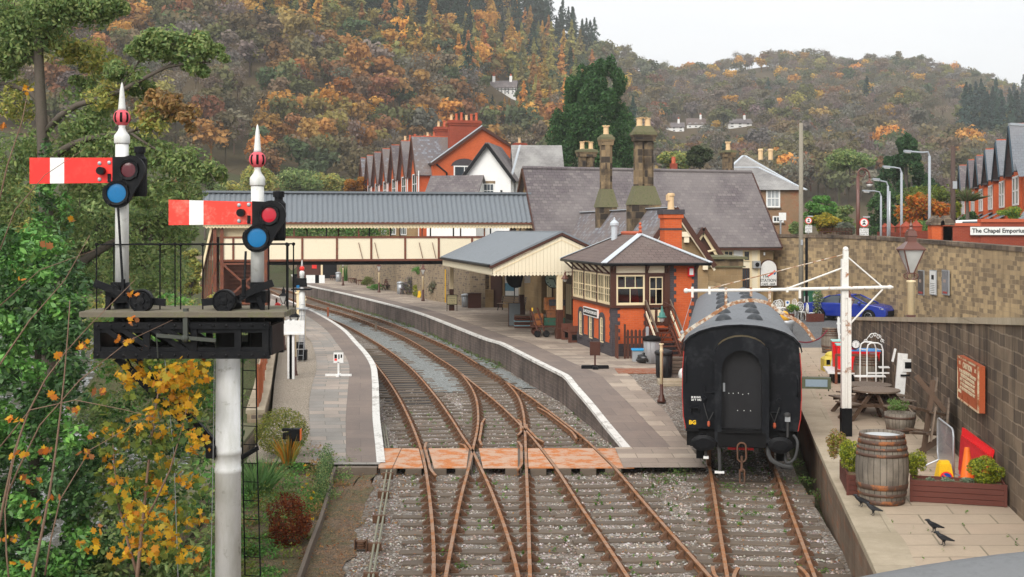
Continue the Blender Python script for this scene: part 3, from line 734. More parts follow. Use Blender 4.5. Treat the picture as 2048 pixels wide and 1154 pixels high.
strip('paving', ya+.4, PLY0, lambda y: gp(628, 925).x, lambda y: xl-.02, lambda x, y: lerp(.0, zl_(PLY0)+.003, (y-ya-.4)/(PLY0-ya-.4)), PAVEG, 1, .4, LP)
mb = MU(SLEEPER); mb.bbox(gp(668, 940).x, xl-.05, ya+.1, ya+.32, -.3, -.02, .01); mb.B('edge_timber', parent=LP)
strip('pea_gravel', 30.5, 80, lambda y: left_edge(y)+.35, lambda y: pl_b(y)+.05, lambda x, y: zl_(y)-.02, PEA, 2, .8, kind='structure')
strip('gravel_bank', 31.0, 47.5, lambda y: pr_b(y)-.05, lambda y: 5.0+.172*(y-30)+.05, lambda x, y: zr_(y)-.03+bnoise(x, y)*1.5-.25*sstep(3.6, 4.9, x-.172*(y-30)), BALLAST, 8, .5, kind='structure')
BAY = [(17.0, 5.28), (24.1, 6.47), (29, 7.32), (48, 10.7), (55, 11.9)]
bay_x = lambda Y: interp([(8, 3.8)]+BAY, Y)
wall_x = lambda Y: 8.75+.182*(Y-20.4)
BP = thing('bay_platform', 'flagstone bay platform between the black carriage and the dark retaining wall', 'platform', (0, 0, 0))
strip('coping', 8, 51, lambda y: bay_x(y)-.05, lambda y: bay_x(y)+.62+.05*jag(0, y*.6), lambda x, y: .904, COPING, 1, .5, BP)
strip('paving', 8, 51, lambda y: bay_x(y)+.55, lambda y: wall_x(y)+.2 if y < 50.3 else 18, lambda x, y: .90+.004*math.sin(x*3+y), PAVEY, 4, .5, BP)
mb = MU(FACEB)
for a, b in zip(np.arange(8, 55, 1.0), np.arange(9, 56, 1.0)):
 mb.quad((bay_x(a)+.02, a, -.5), (bay_x(b)+.02, b, -.5), (bay_x(b)+.02, b, .80), (bay_x(a)+.02, a, .80))
mb.B('face_wall', parent=BP)
mb = MU(COPING)
for a, b in zip(np.arange(8, 55, 1.0), np.arange(9, 56, 1.0)):
 mb.quad((bay_x(a)-.05, a, .80), (bay_x(b)-.05, b, .80), (bay_x(b)-.05, b, .904), (bay_x(a)-.05, a, .904))
 mb.quad((bay_x(a)-.05, a, .80), (bay_x(b)-.05, b, .80), (bay_x(b)+.02, b, .80), (bay_x(a)+.02, a, .80))
mb.B('coping_lip', parent=BP)
strip('forecourt', 50.6, 77, lambda y: interp([(50, 11.0), (53, 8.9), (60, 9.5), (77, 10.5)], y), lambda y: interp([(50, 21.1), (68, 20.7), (73, 19.3), (78, 16.9)], y), lambda x, y: .885+.0006*(x-8), TARMAC, 6, 1, kind='structure')
def window(parent, x0, x1, z0, z1, y=0.0, nx=2, nz=2, fm=None, gm=None, T=None, fr=.07, bar=.03, sill=None, dep=.07, head=None, name='window', split=None):
 fm = fm or WHITE; gm = gm or GLASS
 mb = MB(T); mb.use(fm); a, b = y-dep, y+.01
 mb.box(x0, x0+fr, a, b, z0, z1); mb.box(x1-fr, x1, a, b, z0, z1); mb.box(x0+fr, x1-fr, a, b, z1-fr, z1); mb.box(x0+fr, x1-fr, a, b, z0, z0+fr)
 for i in range(1, nx):
  xx = lerp(x0+fr, x1-fr, i/nx); mb.box(xx-bar/2, xx+bar/2, a+.012, b, z0+fr, z1-fr)
 for i in range(1, nz):
  zz = lerp(z0+fr, z1-fr, i/nz); k = bar*1.5 if (nz == 2) else bar; mb.box(x0+fr, x1-fr, a+.006, b, zz-k/2, zz+k/2)
 o = mb.B(name, parent=parent)
 g = MB(T); g.use(gm); g.box(x0+fr*.6, x1-fr*.6, y-dep+.035, y+.004, z0+fr*.6, z1-fr*.6); g.build('pane', parent=o)
 if sill:
  s = MB(T); s.use(sill); s.box(x0-.08, x1+.08, y-.14, y+.01, z0-.10, z0); s.build('sill', parent=o)
 if head:
  s = MB(T); s.use(head); s.box(x0-.10, x1+.10, y-.03, y+.01, z1, z1+.22); s.build('lintel', parent=o)
 return o
def scallop(n, p, depth, holes=False):
 """lower edge of a sawtooth valance as (x, dz) pairs"""
 out = []
 for k in range(n):
  out += [(k*p, 0.0), (k*p+p*.15, -.01), (k*p+p*.5, -depth), (k*p+p*.85, -.01)]
 out.append((n*p, 0.0)); return out
def valance(mb, L, z0, z1, y0, y1, p=.16, d=.07, T=None):
 n = max(1, int(round(L/p))); p = L/n; lo = [(x, z0+d+dz) for x, dz in scallop(n, p, d)]
 for k in range(0, len(lo)-1):
  (xa, za), (xb, zb) = lo[k], lo[k+1]
  mb.add([(xa,y0,za),(xb,y0,zb),(xb,y0,z1),(xa,y0,z1),(xa,y1,za),(xb,y1,zb),(xb,y1,z1),(xa,y1,z1)], [(0,1,2,3),(7,6,5,4),(0,4,5,1),(3,2,6,7)], T)
def RZ(a, x=0, y=0, z=0): return Matrix.Translation((x, y, z)) @ Matrix.Rotation(a, 4, 'Z')
SB = thing('signal_box', 'small orange brick signal box with a hipped slate roof and cream sash windows', 'signal box', (3.97, 47.9, .85), R(10.1))
W_, D_ = 3.6, 7.0
LEFTF = Matrix(((0, 1, 0, 0), (-1, 0, 0, D_), (0, 0, 1, 0), (0, 0, 0, 1)))
mb = MU(BRICK)
mb.box(.04, W_-.04, .04, D_, .5, 2.0); mb.box(2.42, W_-.02, .03, 1.2, 2.0, 3.62); mb.box(2.42, W_-.04, 1.2, D_, 2.0, 3.6)
mb.B('wall', parent=SB)
mb = MU(BRICKB)
mb.box(0, W_, 0, D_+.04, 0, .42); mb.box(.02, W_-.02, .02, D_+.02, .42, .5)
for z in np.arange(.5, 2.0, .15):
 k = .26 if int(round(z/.15)) % 2 else .36
 mb.box(.025, k, .02, .6-k+.1, z, z+.15); mb.box(W_-k, W_-.015, .018, .3, z, z+.15)
 if z > .95: mb.box(1.5-k+.2, 1.49, .02, .1, z, z+.15)
for z in np.arange(2.0, 3.55, .15):
 k = .20 if int(round(z/.15)) % 2 else .30
 mb.box(2.40, 2.40+k, .012, .2, z, z+.15); mb.box(W_-k+.05, W_, .012, .3, z, z+.15)
mb.B('blue_brick_trim', parent=SB)
mb = MU(BROWN)
mb.box(-.05, 2.42, -.05, .10, 1.93, 2.04); mb.box(-.05, .10, .10, D_+.05, 1.93, 2.04)
mb.box(-.03, .19, -.03, .16, 2.04, 3.7); mb.box(1.39, 1.51, -.02, .1, 2.04, 3.7); mb.box(2.2, 2.42, -.02, .1, 1.2, 3.7); mb.box(0.19, 1.39, -.01, .1, 3.26, 3.33); mb.box(1.51, 2.2, -.01, .1, 3.25, 3.33)
for yy in (2.34, 4.64, 6.9): mb.box(-.02, .12, yy-.06, yy+.08, 2.04, 3.7)
mb.box(-.01, .1, .16, 6.9, 3.26, 3.33); mb.box(-.06, 2.5, -.06, .1, 3.62, 3.72); mb.box(-.06, .1, .1, D_+.05, 3.62, 3.72)
for yy in (.25, 1.3, 2.34, 3.5, 4.64, 5.8, 6.9): mb.beam((-.02, yy, 3.3), (-.38, yy, 3.64), .06, .07)
for xx in (.06, 1.45, 2.3, 3.5): mb.beam((xx, -.02, 3.36), (xx, -.36, 3.64), .07, .07)
mb.B('timber_frame', parent=SB)
mb = MU(CREAM2); mb.box(.19, 1.39, .01, .06, 3.33, 3.62); mb.box(1.51, 2.2, .01, .06, 3.33, 3.62); mb.box(.01, .06, .16, 6.9, 3.33, 3.62); mb.B('fascia_board', parent=SB)
mb = MU(BLACK); mb.box(.15, 2.4, .3, D_-.1, 1.98, 2.06); mb.use(BROWN); mb.box(2.3, 2.4, .12, D_-.1, 2.06, 3.6); mb.box(.12, 2.4, D_-.2, D_-.1, 2.06, 3.6)
mb.use(BLACK); mb.box(.1, 2.4, .1, D_-.1, 3.6, 3.64); mb.use(RED)
for yy in np.arange(1.3, 5.4, .14): mb.tube([(1.5, yy, 2.05), (1.4, yy+.02, 3.0)], .018, 5)
mb.use(BROWN); mb.box(.6, 1.1, 1.0, 1.5, 2.06, 2.7); mb.B('cabin_interior', parent=SB)
def sb_sash(parent, x0, x1, z0, z1, T, nx):
 m_ = (z0+z1)/2
 mb = MB(T); mb.use(CREAM); fr = .07
 for (a, b, c, d) in ((x0, x0+fr, z0, z1), (x1-fr, x1, z0, z1), (x0+fr, x1-fr, z1-fr, z1), (x0+fr, x1-fr, z0, z0+.1)): mb.box(a, b, .0, .07, c, d)
 for i in range(1, nx):
  xx = lerp(x0+fr, x1-fr, i/nx); mb.box(xx-.016, xx+.016, .01, .05, z0+.1, z1-fr)
 mb.box(x0+fr, x1-fr, .012, .055, m_-.025+.04, m_+.025+.04)
 o = mb.B('window', parent=parent)
 g = MB(T); g.use(GLASS_SB); g.box(x0+.03, x1-.03, .03, .036, z0+.05, z1-.03); g.build('pane', parent=o); return o
def clearglass():
 t = NT('clear_glass'); tr = t.n('ShaderNodeBsdfTransparent'); tr.inputs[0].default_value = (.75, .78, .78, 1)
 gl = t.n('ShaderNodeBsdfGlossy', Roughness=.03); fz = t.n('ShaderNodeFresnel', IOR=1.45)
 mx = t.n('ShaderNodeMixShader'); t.t.links.new(t.math('MINIMUM', t.math('ADD', fz.outputs[0], .06), .6), mx.inputs[0])
 t.t.links.new(tr.outputs[0], mx.inputs[1]); t.t.links.new(gl.outputs[0], mx.inputs[2]); t.t.links.new(mx.outputs[0], t.out.inputs[0]); return t.m
GLASS_SB = clearglass()
for a, b in ((.16, 2.28), (2.42, 4.58), (4.72, 6.84)):
 fa, fb = D_-b, D_-a; m_ = (fa+fb)/2
 sb_sash(SB, fa, m_-.01, 2.04, 3.26, LEFTF, 3); sb_sash(SB, m_+.01, fb, 2.04, 3.26, LEFTF, 3)
mb = MU(CREAM); x0, x1, z0, z1 = .2, 1.38, 2.04, 3.26
for (a, b, c, d) in ((x0, x0+.07, z0, z1), (x1-.07, x1, z0, z1), (x0+.07, x1-.07, z1-.07, z1), (x0+.07, x1-.07, z0, z0+.1)): mb.box(a, b, .0, .07, c, d)
mb.box(x0+.07, x1-.07, .01, .055, 2.70, 2.76); mb.box(.76, .79, .012, .05, z0+.1, 2.70); mb.box(.56, .59, .012, .05, 2.76, z1-.07); mb.box(.97, 1.0, .012, .05, 2.76, z1-.07)
o = mb.B('window', parent=SB); g = MU(GLASS_SB); g.box(.24, 1.34, .03, .036, 2.1, 3.22); g.build('pane', parent=o)
mb = MU(CREAM); mb.tube([(-.03, .2, 2.45), (-.03, D_-.2, 2.45)], .012, 6); mb.B('guard_rail', parent=SB)
for t_ in (1.59, 3.48, 5.32):
 fx = D_-t_; mb = MB(LEFTF); mb.use(BRICKB)
 mb.box(fx-.46, fx-.26, -.015, .1, .5, 1.32); mb.box(fx+.26, fx+.46, -.015, .1, .5, 1.32)
 arc = [(fx+.46*math.cos(a), 1.32+.34*math.sin(a)) for a in np.linspace(0, math.pi, 9)]+[(fx-.26*math.cos(a), 1.32+.16*math.sin(a)) for a in np.linspace(0, math.pi, 9)]
 mb.prism(arc, -.015, .1, 'xz'); mb.box(fx-.34, fx+.34, -.07, .1, .32, .42)
 mb.B('window_surround', parent=SB)
 window(SB, fx-.26, fx+.26, .42, 1.44, .04, 2, 3, CREAM, GLASS, LEFTF, .05, .025, dep=.04)
mb = MB(LEFTF); mb.use(WHITE); cxs = D_-3.45; mb.box(cxs-1.25, cxs+1.25, -.03, .05, 1.36, 1.72); mb.use(BLACK); mb.box(cxs-1.19, cxs+1.19, -.034, .0, 1.40, 1.68); nb = mb.B('name_board', parent=SB)
ln = text('LLANGOLLEN SIGNAL BOX', .19, (-.037+.0, 3.45, 1.54), (R(90), 0, R(-90)), WHITE, nb, bold=.004)
dr = MB(); dr.use(BROWN); dr.box(1.51, 2.2, .02, .07, 1.22, 2.05); dr.box(1.51, 1.58, .02, .07, 2.05, 3.25); dr.box(2.13, 2.2, .02, .07, 2.05, 3.25); dr.box(1.58, 2.13, .02, .07, 3.17, 3.25)
d_ = dr.build('door', parent=SB)
mb = MU(CREAM)
mb.box(1.60, 1.80, .008, .03, 1.36, 1.84); mb.box(1.92, 2.10, .008, .03, 1.36, 1.84); d2 = mb.B('door_panel', parent=d_)
mb = MU(CREAM); mb.box(1.58, 1.61, .02, .06, 2.05, 3.17); mb.box(2.10, 2.13, .02, .06, 2.05, 3.17); mb.box(1.61, 2.1, .02, .06, 2.05, 2.09); mb.box(1.61, 2.1, .02, .06, 3.13, 3.17); mb.box(1.84, 1.87, .022, .058, 2.09, 3.13); mb.box(1.61, 2.1, .022, .058, 2.66, 2.70)
mb.B('glazing_bars', parent=d_); g = MU(GLASS_SB); g.box(1.6, 2.12, .035, .04, 2.07, 3.15); g.build('pane', parent=d_)
mb = MU(BLACK); mb.box(1.74, 2.0, .0, .03, 1.88, 2.0); mb.use(WHITE)
for zz in (1.91, 1.94, 1.97): mb.box(1.77, 1.97, -.003, .0, zz-.006, zz+.006)
mb.B('door_notice', parent=d_)
rb = .42; ez = 3.74
def hip(zo):
 e = [(-rb, -rb), (W_+rb, -rb), (W_+rb, D_+rb), (-rb, D_+rb)]
 return [V((x, y, ez+zo)) for x, y in e], V((1.8, 2.1, 4.88+zo)), V((1.8, 4.9, 4.88+zo))
E_, r1, r2 = hip(0); mb = MU(SLATEB)
mb.quad(E_[0], E_[1], r1); mb.quad(E_[1], E_[2], r2, r1); mb.quad(E_[2], E_[3], r2); mb.quad(E_[3], E_[0], r1, r2)
mb.use(BROWN); dn = V((0, 0, -.10)); mb.quad(*[p+dn for p in E_][::-1])
for i in range(4): mb.quad(E_[i], E_[i]+dn, E_[(i+1) % 4]+dn, E_[(i+1) % 4])
rf = mb.B('roof', parent=SB, recalc=False)
mb = MU(LEAD)
for e, r in ((E_[0], r1), (E_[1], r1), (E_[3], r2), (E_[2], r2)): mb.beam(e+V((0, 0, .015)), r+V((0, 0, .02)), .26, .03)
mb.B('lead_hips', parent=rf)
mb = MU(TERRA); mb.tube([r1+V((0, 0, .03)), r2+V((0, 0, .03))], .09, 8)
mb.lathe([(.09, 0), (.05, .06), (.05, .12), (.09, .17), (.05, .22), (.03, .27), (.07, .32), (.02, .40)], tuple(r1+V((0, 0, .1))), 10); mb.B('ridge_tiles', parent=rf)
mb = MU(LEAD); mb.tube([(1.35, 4.6, 4.6), (1.35, 4.6, 5.25)], .14, 12); mb.lathe([(.20, 0), (.20, .12), (.04, .26), (.05, .32), (.001, .36)], (1.35, 4.6, 5.25), 12); mb.B('roof_ventilator', parent=rf)
mb = MU(BLACK)
for p, q in ((E_[0], E_[1]), (E_[0], E_[3])): mb.tube([p+V((0, 0, -.06)), q+V((0, 0, -.06))], .06, 8)
mb.B('gutter', parent=rf)
mb = MU(BRICK); mb.box(2.92, 3.68, 2.3, 2.95, 3.4, 5.78); mb.use(BRICKB); mb.box(2.90, 3.70, 2.28, 2.97, 5.05, 5.13); mb.use(BRICK); mb.box(2.86, 3.74, 2.24, 3.01, 5.55, 5.72); mb.use(BRICKB); mb.box(2.82, 3.78, 2.2, 3.05, 5.72, 5.92)
ch = mb.B('chimney', parent=SB); mb = MU(POT); mb.lathe([(.15, 0), (.13, .3), (.13, .55), (.17, .58), (.17, .66), (.13, .68), (.13, .7)], (3.3, 2.62, 5.92), 12); mb.box(3.12, 3.25, 2.5, 2.75, 6.3, 6.55); mb.B('chimney_pot', parent=ch)
mb = MU(TIMBERB)
for k in range(7): mb.box(1.46, 2.36, -1.62+k*.23, -1.34+k*.23, .14+k*.155, .18+k*.155)
for xx in (1.44, 2.38):
 mb.beam((xx, -1.65, .05), (xx, .0, 1.18), .05, .2)
stp = mb.B('steps', parent=SB)
mb = MU(BROWN)
for xx in (1.40, 2.42):
 mb.box(xx-.045, xx+.045, -1.72, -1.62, 0, 1.12); mb.box(xx-.04, xx+.04, -.12, -.03, 1.1, 2.2)
mb.use(TIMBER)
for xx in (1.40, 2.42):
 mb.beam((xx, -1.7, 1.05), (xx, -.05, 2.2), .05, .13)
 for k, (za, zb) in enumerate(((.62, 1.78), (.25, 1.4))): mb.use(CREAM2 if k == 0 else TIMBERB); mb.beam((xx, -1.68, za), (xx, -.05, zb), .03, .12); mb.use(TIMBER)
mb.B('handrail', parent=stp)
mb = MU(REDB); mb.box(3.18, 3.42, -.08, .03, 3.18, 3.55); mb.use(WHITE); mb.box(3.22, 3.38, -.10, -.08, 3.24, 3.5); mb.B('alarm_box', parent=SB)
ca = R(11.7)
CN = thing('platform_canopy', 'cream boarded platform canopy with a sawtooth edge and grey felt roof', 'canopy', (2.3, 55.7, .85), ca)
HW, EZ, RZ_, CL = 3.25, 3.46, 4.93, 15.6
mb = MU(FELT)
mb.slab([(-HW-.12, -.12, EZ-.05), (0, -.12, RZ_), (0, CL, RZ_), (-HW-.12, CL, EZ-.05)][::-1], .08); mb.slab([(HW+.12, -.12, EZ-.05), (0, -.12, RZ_), (0, CL, RZ_), (HW+.12, CL, EZ-.05)], .08)
mb.use(TIN)
for yy in (2.6, 5.2, 7.8, 10.4, 13.0):
 for s in (-1, 1): mb.beam((s*(HW+.1), yy, EZ+.0), (0, yy, RZ_+.045), .05, .03)
mb.beam((0, -.12, RZ_+.03), (0, CL, RZ_+.03), .3, .04)
rf = mb.B('roof', parent=CN)
mb = MU(CREAM2)
n = int(round(2*HW/.17)); 
for k in range(n):
 x0, x1 = -HW+2*HW*k/n, -HW+2*HW*(k+1)/n; xm = (x0+x1)/2; zt = lambda x: RZ_-.16-(RZ_-EZ)*abs(x)/HW; yk = .004*(k % 2)
 poly = [(x0+.004, 2.99), (xm, 2.92), (x1-.004, 2.99), (x1-.004, zt(x1))]+([(0, zt(0))] if x0 < 0 < x1 else [])+[(x0+.004, zt(x0))]
 mb.prism(poly, yk, .035, 'xz')
gb = mb.B('gable_boarding', parent=CN)
mb = MU(BROWN)
for k in range(n): mb.sphere((-HW+2*HW*(k+.0)/n, -.002, 3.07), .018, 6)
for s in (-1, 1): mb.beam((s*(HW+.14), -.05, EZ-.12), (0, -.05, RZ_-.03), .1, .16)
mb.B('bargeboard', parent=CN)
mb = MU(CREAM)
for s in (-1, 1): mb.beam((s*(HW-.1), -.012, EZ-.34), (0, -.012, RZ_-.34), .02, .03)
mb.B('gable_moulding', parent=CN)
mb = MU(CREAM2); S_ = Matrix(((0, 1, 0, -HW-.02), (1, 0, 0, 0), (0, 0, 1, 0), (0, 0, 0, 1)))
valance(mb, CL, 2.95, EZ-.1, 0, .03, .17, .06, S_); mb.use(BROWN); mb.box(-HW-.16, -HW+.0, 0, CL, EZ-.14, EZ-.05); mb.use(BLACK); mb.box(-HW-.24, -HW-.14, 0, CL, EZ-.1, EZ-.02); mb.B('side_valance', parent=CN)
mb = MU(BROWN)
for yy in np.arange(.8, CL, 1.6):
 for s in (-1, 1): mb.beam((s*HW, yy, EZ-.12), (0, yy, RZ_-.14), .07, .12)
 mb.box(-HW, HW, yy-.04, yy+.04, 3.2, 3.32)
mb.use(CREAM); mb.box(-HW+.05, HW, .1, .2, 3.05, 3.3); mb.box(-2.3, -2.1, 0.2, CL, 3.05, 3.25); mb.B('roof_timbers', parent=CN)
Ti = (Matrix.Translation((2.3, 55.7, .85)) @ Matrix.Rotation(ca, 4, 'Z')).inverted()
for (px, py, w) in ((1119, 677, .30), (1043, 636, .30), (903, 621, .26)):
 p = Ti @ gp(px, py, .85); mb = MU(BROWN)
 mb.bbox(p.x-w*.62, p.x+w*.62, p.y-w*.62, p.y+w*.62, 0, .5, .03); mb.bbox(p.x-w/2, p.x+w/2, p.y-w/2, p.y+w/2, .5, 1.35, .02)
 mb.use(CREAM); mb.bbox(p.x-w*.46, p.x+w*.46, p.y-w*.46, p.y+w*.46, 1.35, 3.3, .03); mb.B('post', parent=CN)
fa = R(10.4); FBO = V((-17.9, 70.0, 0))
FB = thing('footbridge', 'covered footbridge with cream panels and a grey corrugated roof spanning the tracks', 'footbridge', FBO, fa)
FL = 19.5; DP = 2.6
def corrug(mb, L, y0, z0, y1, z1, p=.30, a=.035, x0=0.0):
 n = int(L/p); vs = []; fs = []; nn = V((0, -(z1-z0), (y1-y0))).normalized(); sub = 6
 for k in range(n*sub+1):
  x = x0+L*k/(n*sub); h = a*math.cos(2*math.pi*k/sub); q = nn*h
  vs += [(x, y0+q.y, z0+q.z), (x, y1+q.y, z1+q.z)]
 for k in range(n*sub): fs.append((2*k, 2*k+2, 2*k+3, 2*k+1))
 mb.add(vs, fs)
mb = MU(TIN, False); corrug(mb, FL+.3, -.35, 6.36, DP/2, 8.14, x0=-.2); corrug(mb, FL+.3, DP+.35, 6.36, DP/2, 8.14, x0=-.2)
mb.use(LEAD); mb.use(TIN); mb.box(-.25, FL+.12, DP/2-.2, DP/2+.2, 8.12, 8.24); rf = mb.B('roof', parent=FB, recalc=False)
mb = MU(BROWN2); mb.box(-.2, FL, -.38, -.26, 6.26, 6.35); mb.box(-.2, FL, DP+.26, DP+.38, 6.26, 6.35)
mb.use(BROWN); mb.slab([(-.2, -.3, 6.33), (FL, -.3, 6.33), (FL, DP/2, 8.05), (-.2, DP/2, 8.05)], .03); mb.slab([(-.2, DP/2, 8.05), (FL, DP/2, 8.05), (FL, DP+.3, 6.33), (-.2, DP+.3, 6.33)], .03)
mb.B('eaves_fascia', parent=FB)
mb = MU(CREAM); valance(mb, FL, 5.98, 6.28, -.24, -.21, .2, .07); mb.box(-.1, FL, -.20, -.17, 6.1, 6.28); mb.B('valance', parent=FB)
mb = MU(BROWN)
for k in range(int(FL/.2)): mb.sphere((.1+k*.2, -.245, 6.13), .022, 6)
mb.B('valance_holes', parent=FB)
P0 = 3.55; xs = [P0+2.03*k for k in range(9)]
pan = MB(); pan.use(CREAM2); pan.box(.9, FL, 0, .03, 4.16, 5.44); pan.box(.9, FL, DP-.03, DP, 4.16, 5.44); pan.build('side_panels', parent=FB)
mb = MU(BROWN2)
mb.box(.8, FL, -.05, .08, 5.42, 5.52); mb.box(.8, FL, -.06, .09, 4.05, 4.17); mb.box(.8, FL, DP-.08, DP+.05, 5.42, 5.52); mb.box(.8, FL, DP-.08, DP+.05, 4.05, 4.17)
mb.B('girder', parent=FB)
mb = MU(BROWN2)
for k, x in enumerate([1.6]+xs): mb.box(x-.06, x+.06, -.045, .06, 4.15, 5.45); mb.box(x-.06, x+.06, DP-.06, DP+.045, 4.15, 5.45)
for k in range(9):
 x = 3.2+1.9*k; mb.use(BROWN2 if k % 2 else BLACK); mb.box(x-.04, x+.04, .0, .08, 5.5, 6.3); mb.use(BROWN2 if not k % 2 else BLACK); mb.box(x+.75, x+.83, DP-.08, DP, 5.5, 6.3)
mb.B('posts', parent=FB)
mb = MU(BROWN2)
for x in (xs[3]-.75, xs[3]+.2, xs[5]-1.2, xs[5]-.4): mb.beam((x, -.06, 5.15), (x+.22, -.06, 4.2), .04, .03)
mb.B('struts', parent=FB)
mb = MU(TIMBERB); mb.box(.8, FL, .05, DP-.05, 4.02, 4.10); mb.use(BLACK); mb.box(.8, FL, .3, .45, 3.82, 4.04); mb.box(.8, FL, DP-.45, DP-.3, 3.82, 4.04); mb.B('deck', parent=FB)
mb = MU(BROWN2)
for x in (.55, .95, 3.45):
 for y in (.0, DP): mb.box(x-.10, x+.10, y-.08, y+.08, -.6, 6.3)
for a, b in (((1.05, -.04, 3.85), (3.4, -.04, 1.7)), ((1.05, -.02, 1.7), (3.4, -.02, 3.85)), ((.6, -.06, 4.0), (.2, -.06, 1.8)), ((1.05, -.04, 1.6), (3.4, -.04, 1.6)), ((1.05, -.04, 3.92), (3.4, -.04, 3.92))): mb.beam(a, b, .09, .12)
mb.B('trestle', parent=FB)
mb = MU(TIMBERB)
for k in range(13): mb.box(1.0, 3.4, .22+k*.17, .26+k*.17, 3.9-k*.24-.26, 3.9-k*.24)
mb.use(BLACK); mb.box(1.0, 3.4, DP-.1, DP-.05, .2, 4.0); mb.B('stairs', parent=FB)
mb = MU(BROWN2)
for k in range(7): x = .35-k*.1; mb.box(x-.03, x+.03, .2+k*.15, .3+k*.15, 1.4-k*.1, 6.0-k*.45)
mb.slab([(.45, .1, 6.1), (.45, DP, 6.1), (-.4, DP+.4, 3.0), (-.4, .4, 3.0)], .05)
mb.use(CREAM); mb.beam((.42, -.1, 6.3), (-.42, .5, 2.6), .05, .14); mb.use(CREAM); mb.box(.5, 3.5, .3, .34, 5.5, 6.3); mb.B('stair_cover', parent=FB)
ST = thing('station_building', 'large sandstone station building under a steep grey slate roof, with tall stone chimneys', 'station building', (0, 0, 0))
Vr = Vector
A_, B_ = Vr((.665, 76.0, 9.82)), Vr((15.97, 80.0, 9.73)); C_, Dd = Vr((1.55, 71.8, 4.85)), Vr((17.05, 75.9, 4.82))
A2, B2 = Vr((-.3, 80.2, 4.85)), Vr((14.9, 84.2, 4.85))
mb = MU(SLATE); mb.slab([C_, Dd, B_, A_], .12); mb.slab([A_, B_, B2, A2], .12); rf = mb.B('main_roof', parent=ST)
mb = MU(SLATE); mb.tube([A_+Vr((0, 0, .02)), B_+Vr((0, 0, .02))], .12, 8); mb.B('ridge_tiles', parent=rf)
u = (Dd-C_).normalized(); v = Vr((-u.y, u.x, 0))
mb = MU(ASHLAR)
def wallblock(mb, p, q, dep, z0, z1):
 d = (q-p); d.z = 0; d.normalize(); n = Vr((-d.y, d.x, 0)); b = [p, q, q+n*dep, p+n*dep]
 mb.add([Vr((t.x, t.y, z0)) for t in b]+[Vr((t.x, t.y, z1)) for t in b], [(3,2,1,0),(4,5,6,7),(0,1,5,4),(1,2,6,5),(2,3,7,6),(3,0,4,7)])
wf0, wf1 = C_+v*.45+u*.35, Dd+v*.45-u*.35
wallblock(mb, wf0, wf1, 7.4, .5, 4.78)
for r0, e0, e1, off in ((A_, C_, A2, .3), (B_, Dd, B2, -.3)):
 mb.quad(e0+u*off+Vr((0, 0, -.1)), e1+u*off+Vr((0, 0, -.1)), r0+u*off+Vr((0, 0, -.2)))
mb.B('wall', parent=ST)
mb = MU(BROWN)
for r0, e0, e1, off in ((A_, C_, A2, -.03), (B_, Dd, B2, .03)):
 mb.beam(e0+u*off+Vr((0, 0, -.1)), r0+u*off+Vr((0, 0, -.1)), .06, .26); mb.beam(e1+u*off+Vr((0, 0, -.1)), r0+u*off+Vr((0, 0, -.1)), .06, .26)
mb.box(0, 0, 0, 0, 0, 0) if False else None
mb.beam(C_+Vr((0, -.02, -.12)), Dd+Vr((0, -.02, -.12)), .1, .12); mb.B('bargeboard', parent=ST)
fr_ang = math.atan2(u.y, u.x)
def front_T(px, z=0.0):
 """a local frame on the main front wall at picture column px"""
 k = (px-CX)/F; t = (k*wf0.y-wf0.x)/(u.x-k*u.y); p = wf0+u*t
 return RZ(fr_ang, p.x, p.y, z)
T1 = front_T(1440); L1 = ((T1.inverted() @ front_T(1518)).to_translation()).x
mb = MB(T1); mb.use(CREAM2); mb.box(0, L1, -.08, .1, 2.0, 4.7); mb.use(WHITE); mb.box(L1*.33, L1*.56, -.11, -.08, 3.9, 4.65); mb.use(CREAM)
for x in (0, L1*.75, L1-.12): mb.box(x, x+.12, -.13, -.08, 2.0, 4.7)
mb.B('shop_front', parent=ST)
window(ST, L1*.08, L1*.31, 3.95, 4.6, -.08, 2, 1, CREAM, GLASS, T1, .05); window(ST, L1*.58, L1*.74, 3.95, 4.6, -.08, 1, 1, CREAM, GLASS, T1, .05); window(ST, L1*.52, L1*.73, 2.2, 3.5, -.08, 3, 1, BROWN, GLASS, T1, .05)
mb = MB(T1); mb.use(GALV); mb.box(L1*.80, L1*.98, -.35, -.08, 3.5, 3.95); mb.use(BLACKM); mb.lathe([(.001, 0), (.14, 0), (.14, .02)], (0, 0, 0), 14, Matrix.Translation((L1*.89, -.36, 3.72)) @ Matrix.Rotation(R(90), 4, 'X')); mb.B('air_unit', parent=ST)
T2 = front_T(1536)
mb = MB(T2); mb.use(WHITE); mb.lathe([(.05, 0), (.06, .18), (.03, .2)], (-.35, -.2, 4.3), 8); mb.B('security_camera', parent=ST)
sg = thing('pub_sign', 'arched white sign reading The Station, fixed to the sandstone wall above the terrace', 'sign', T2.to_translation()+Vr((0, -.06, 0))-v*.02, fr_ang)
def arch(w, z0, zs, n=14): return [(-w, z0), (w, z0)]+[(w*math.cos(a), zs+w*math.sin(a)) for a in np.linspace(0, math.pi, n)]
mb = MU(BROWN); mb.prism(arch(.62, 2.35, 3.42), -.04, .05); mb.B('frame', parent=sg)
mb = MU(WHITE); mb.prism(arch(.55, 2.38, 3.42), -.055, -.02); bd = mb.B('board', parent=sg)
text('The', .30, (-.22, -.058, 2.98), (R(90), 0, 0), BLACK, sg, bold=.003); text('STATION', .27, (-.04, -.058, 2.70), (R(90), 0, 0), BLACK, sg, bold=.003); text('CAFÉ - BAR', .19, (-.02, -.058, 2.46), (R(90), 0, 0), BLACK, sg, bold=.002)
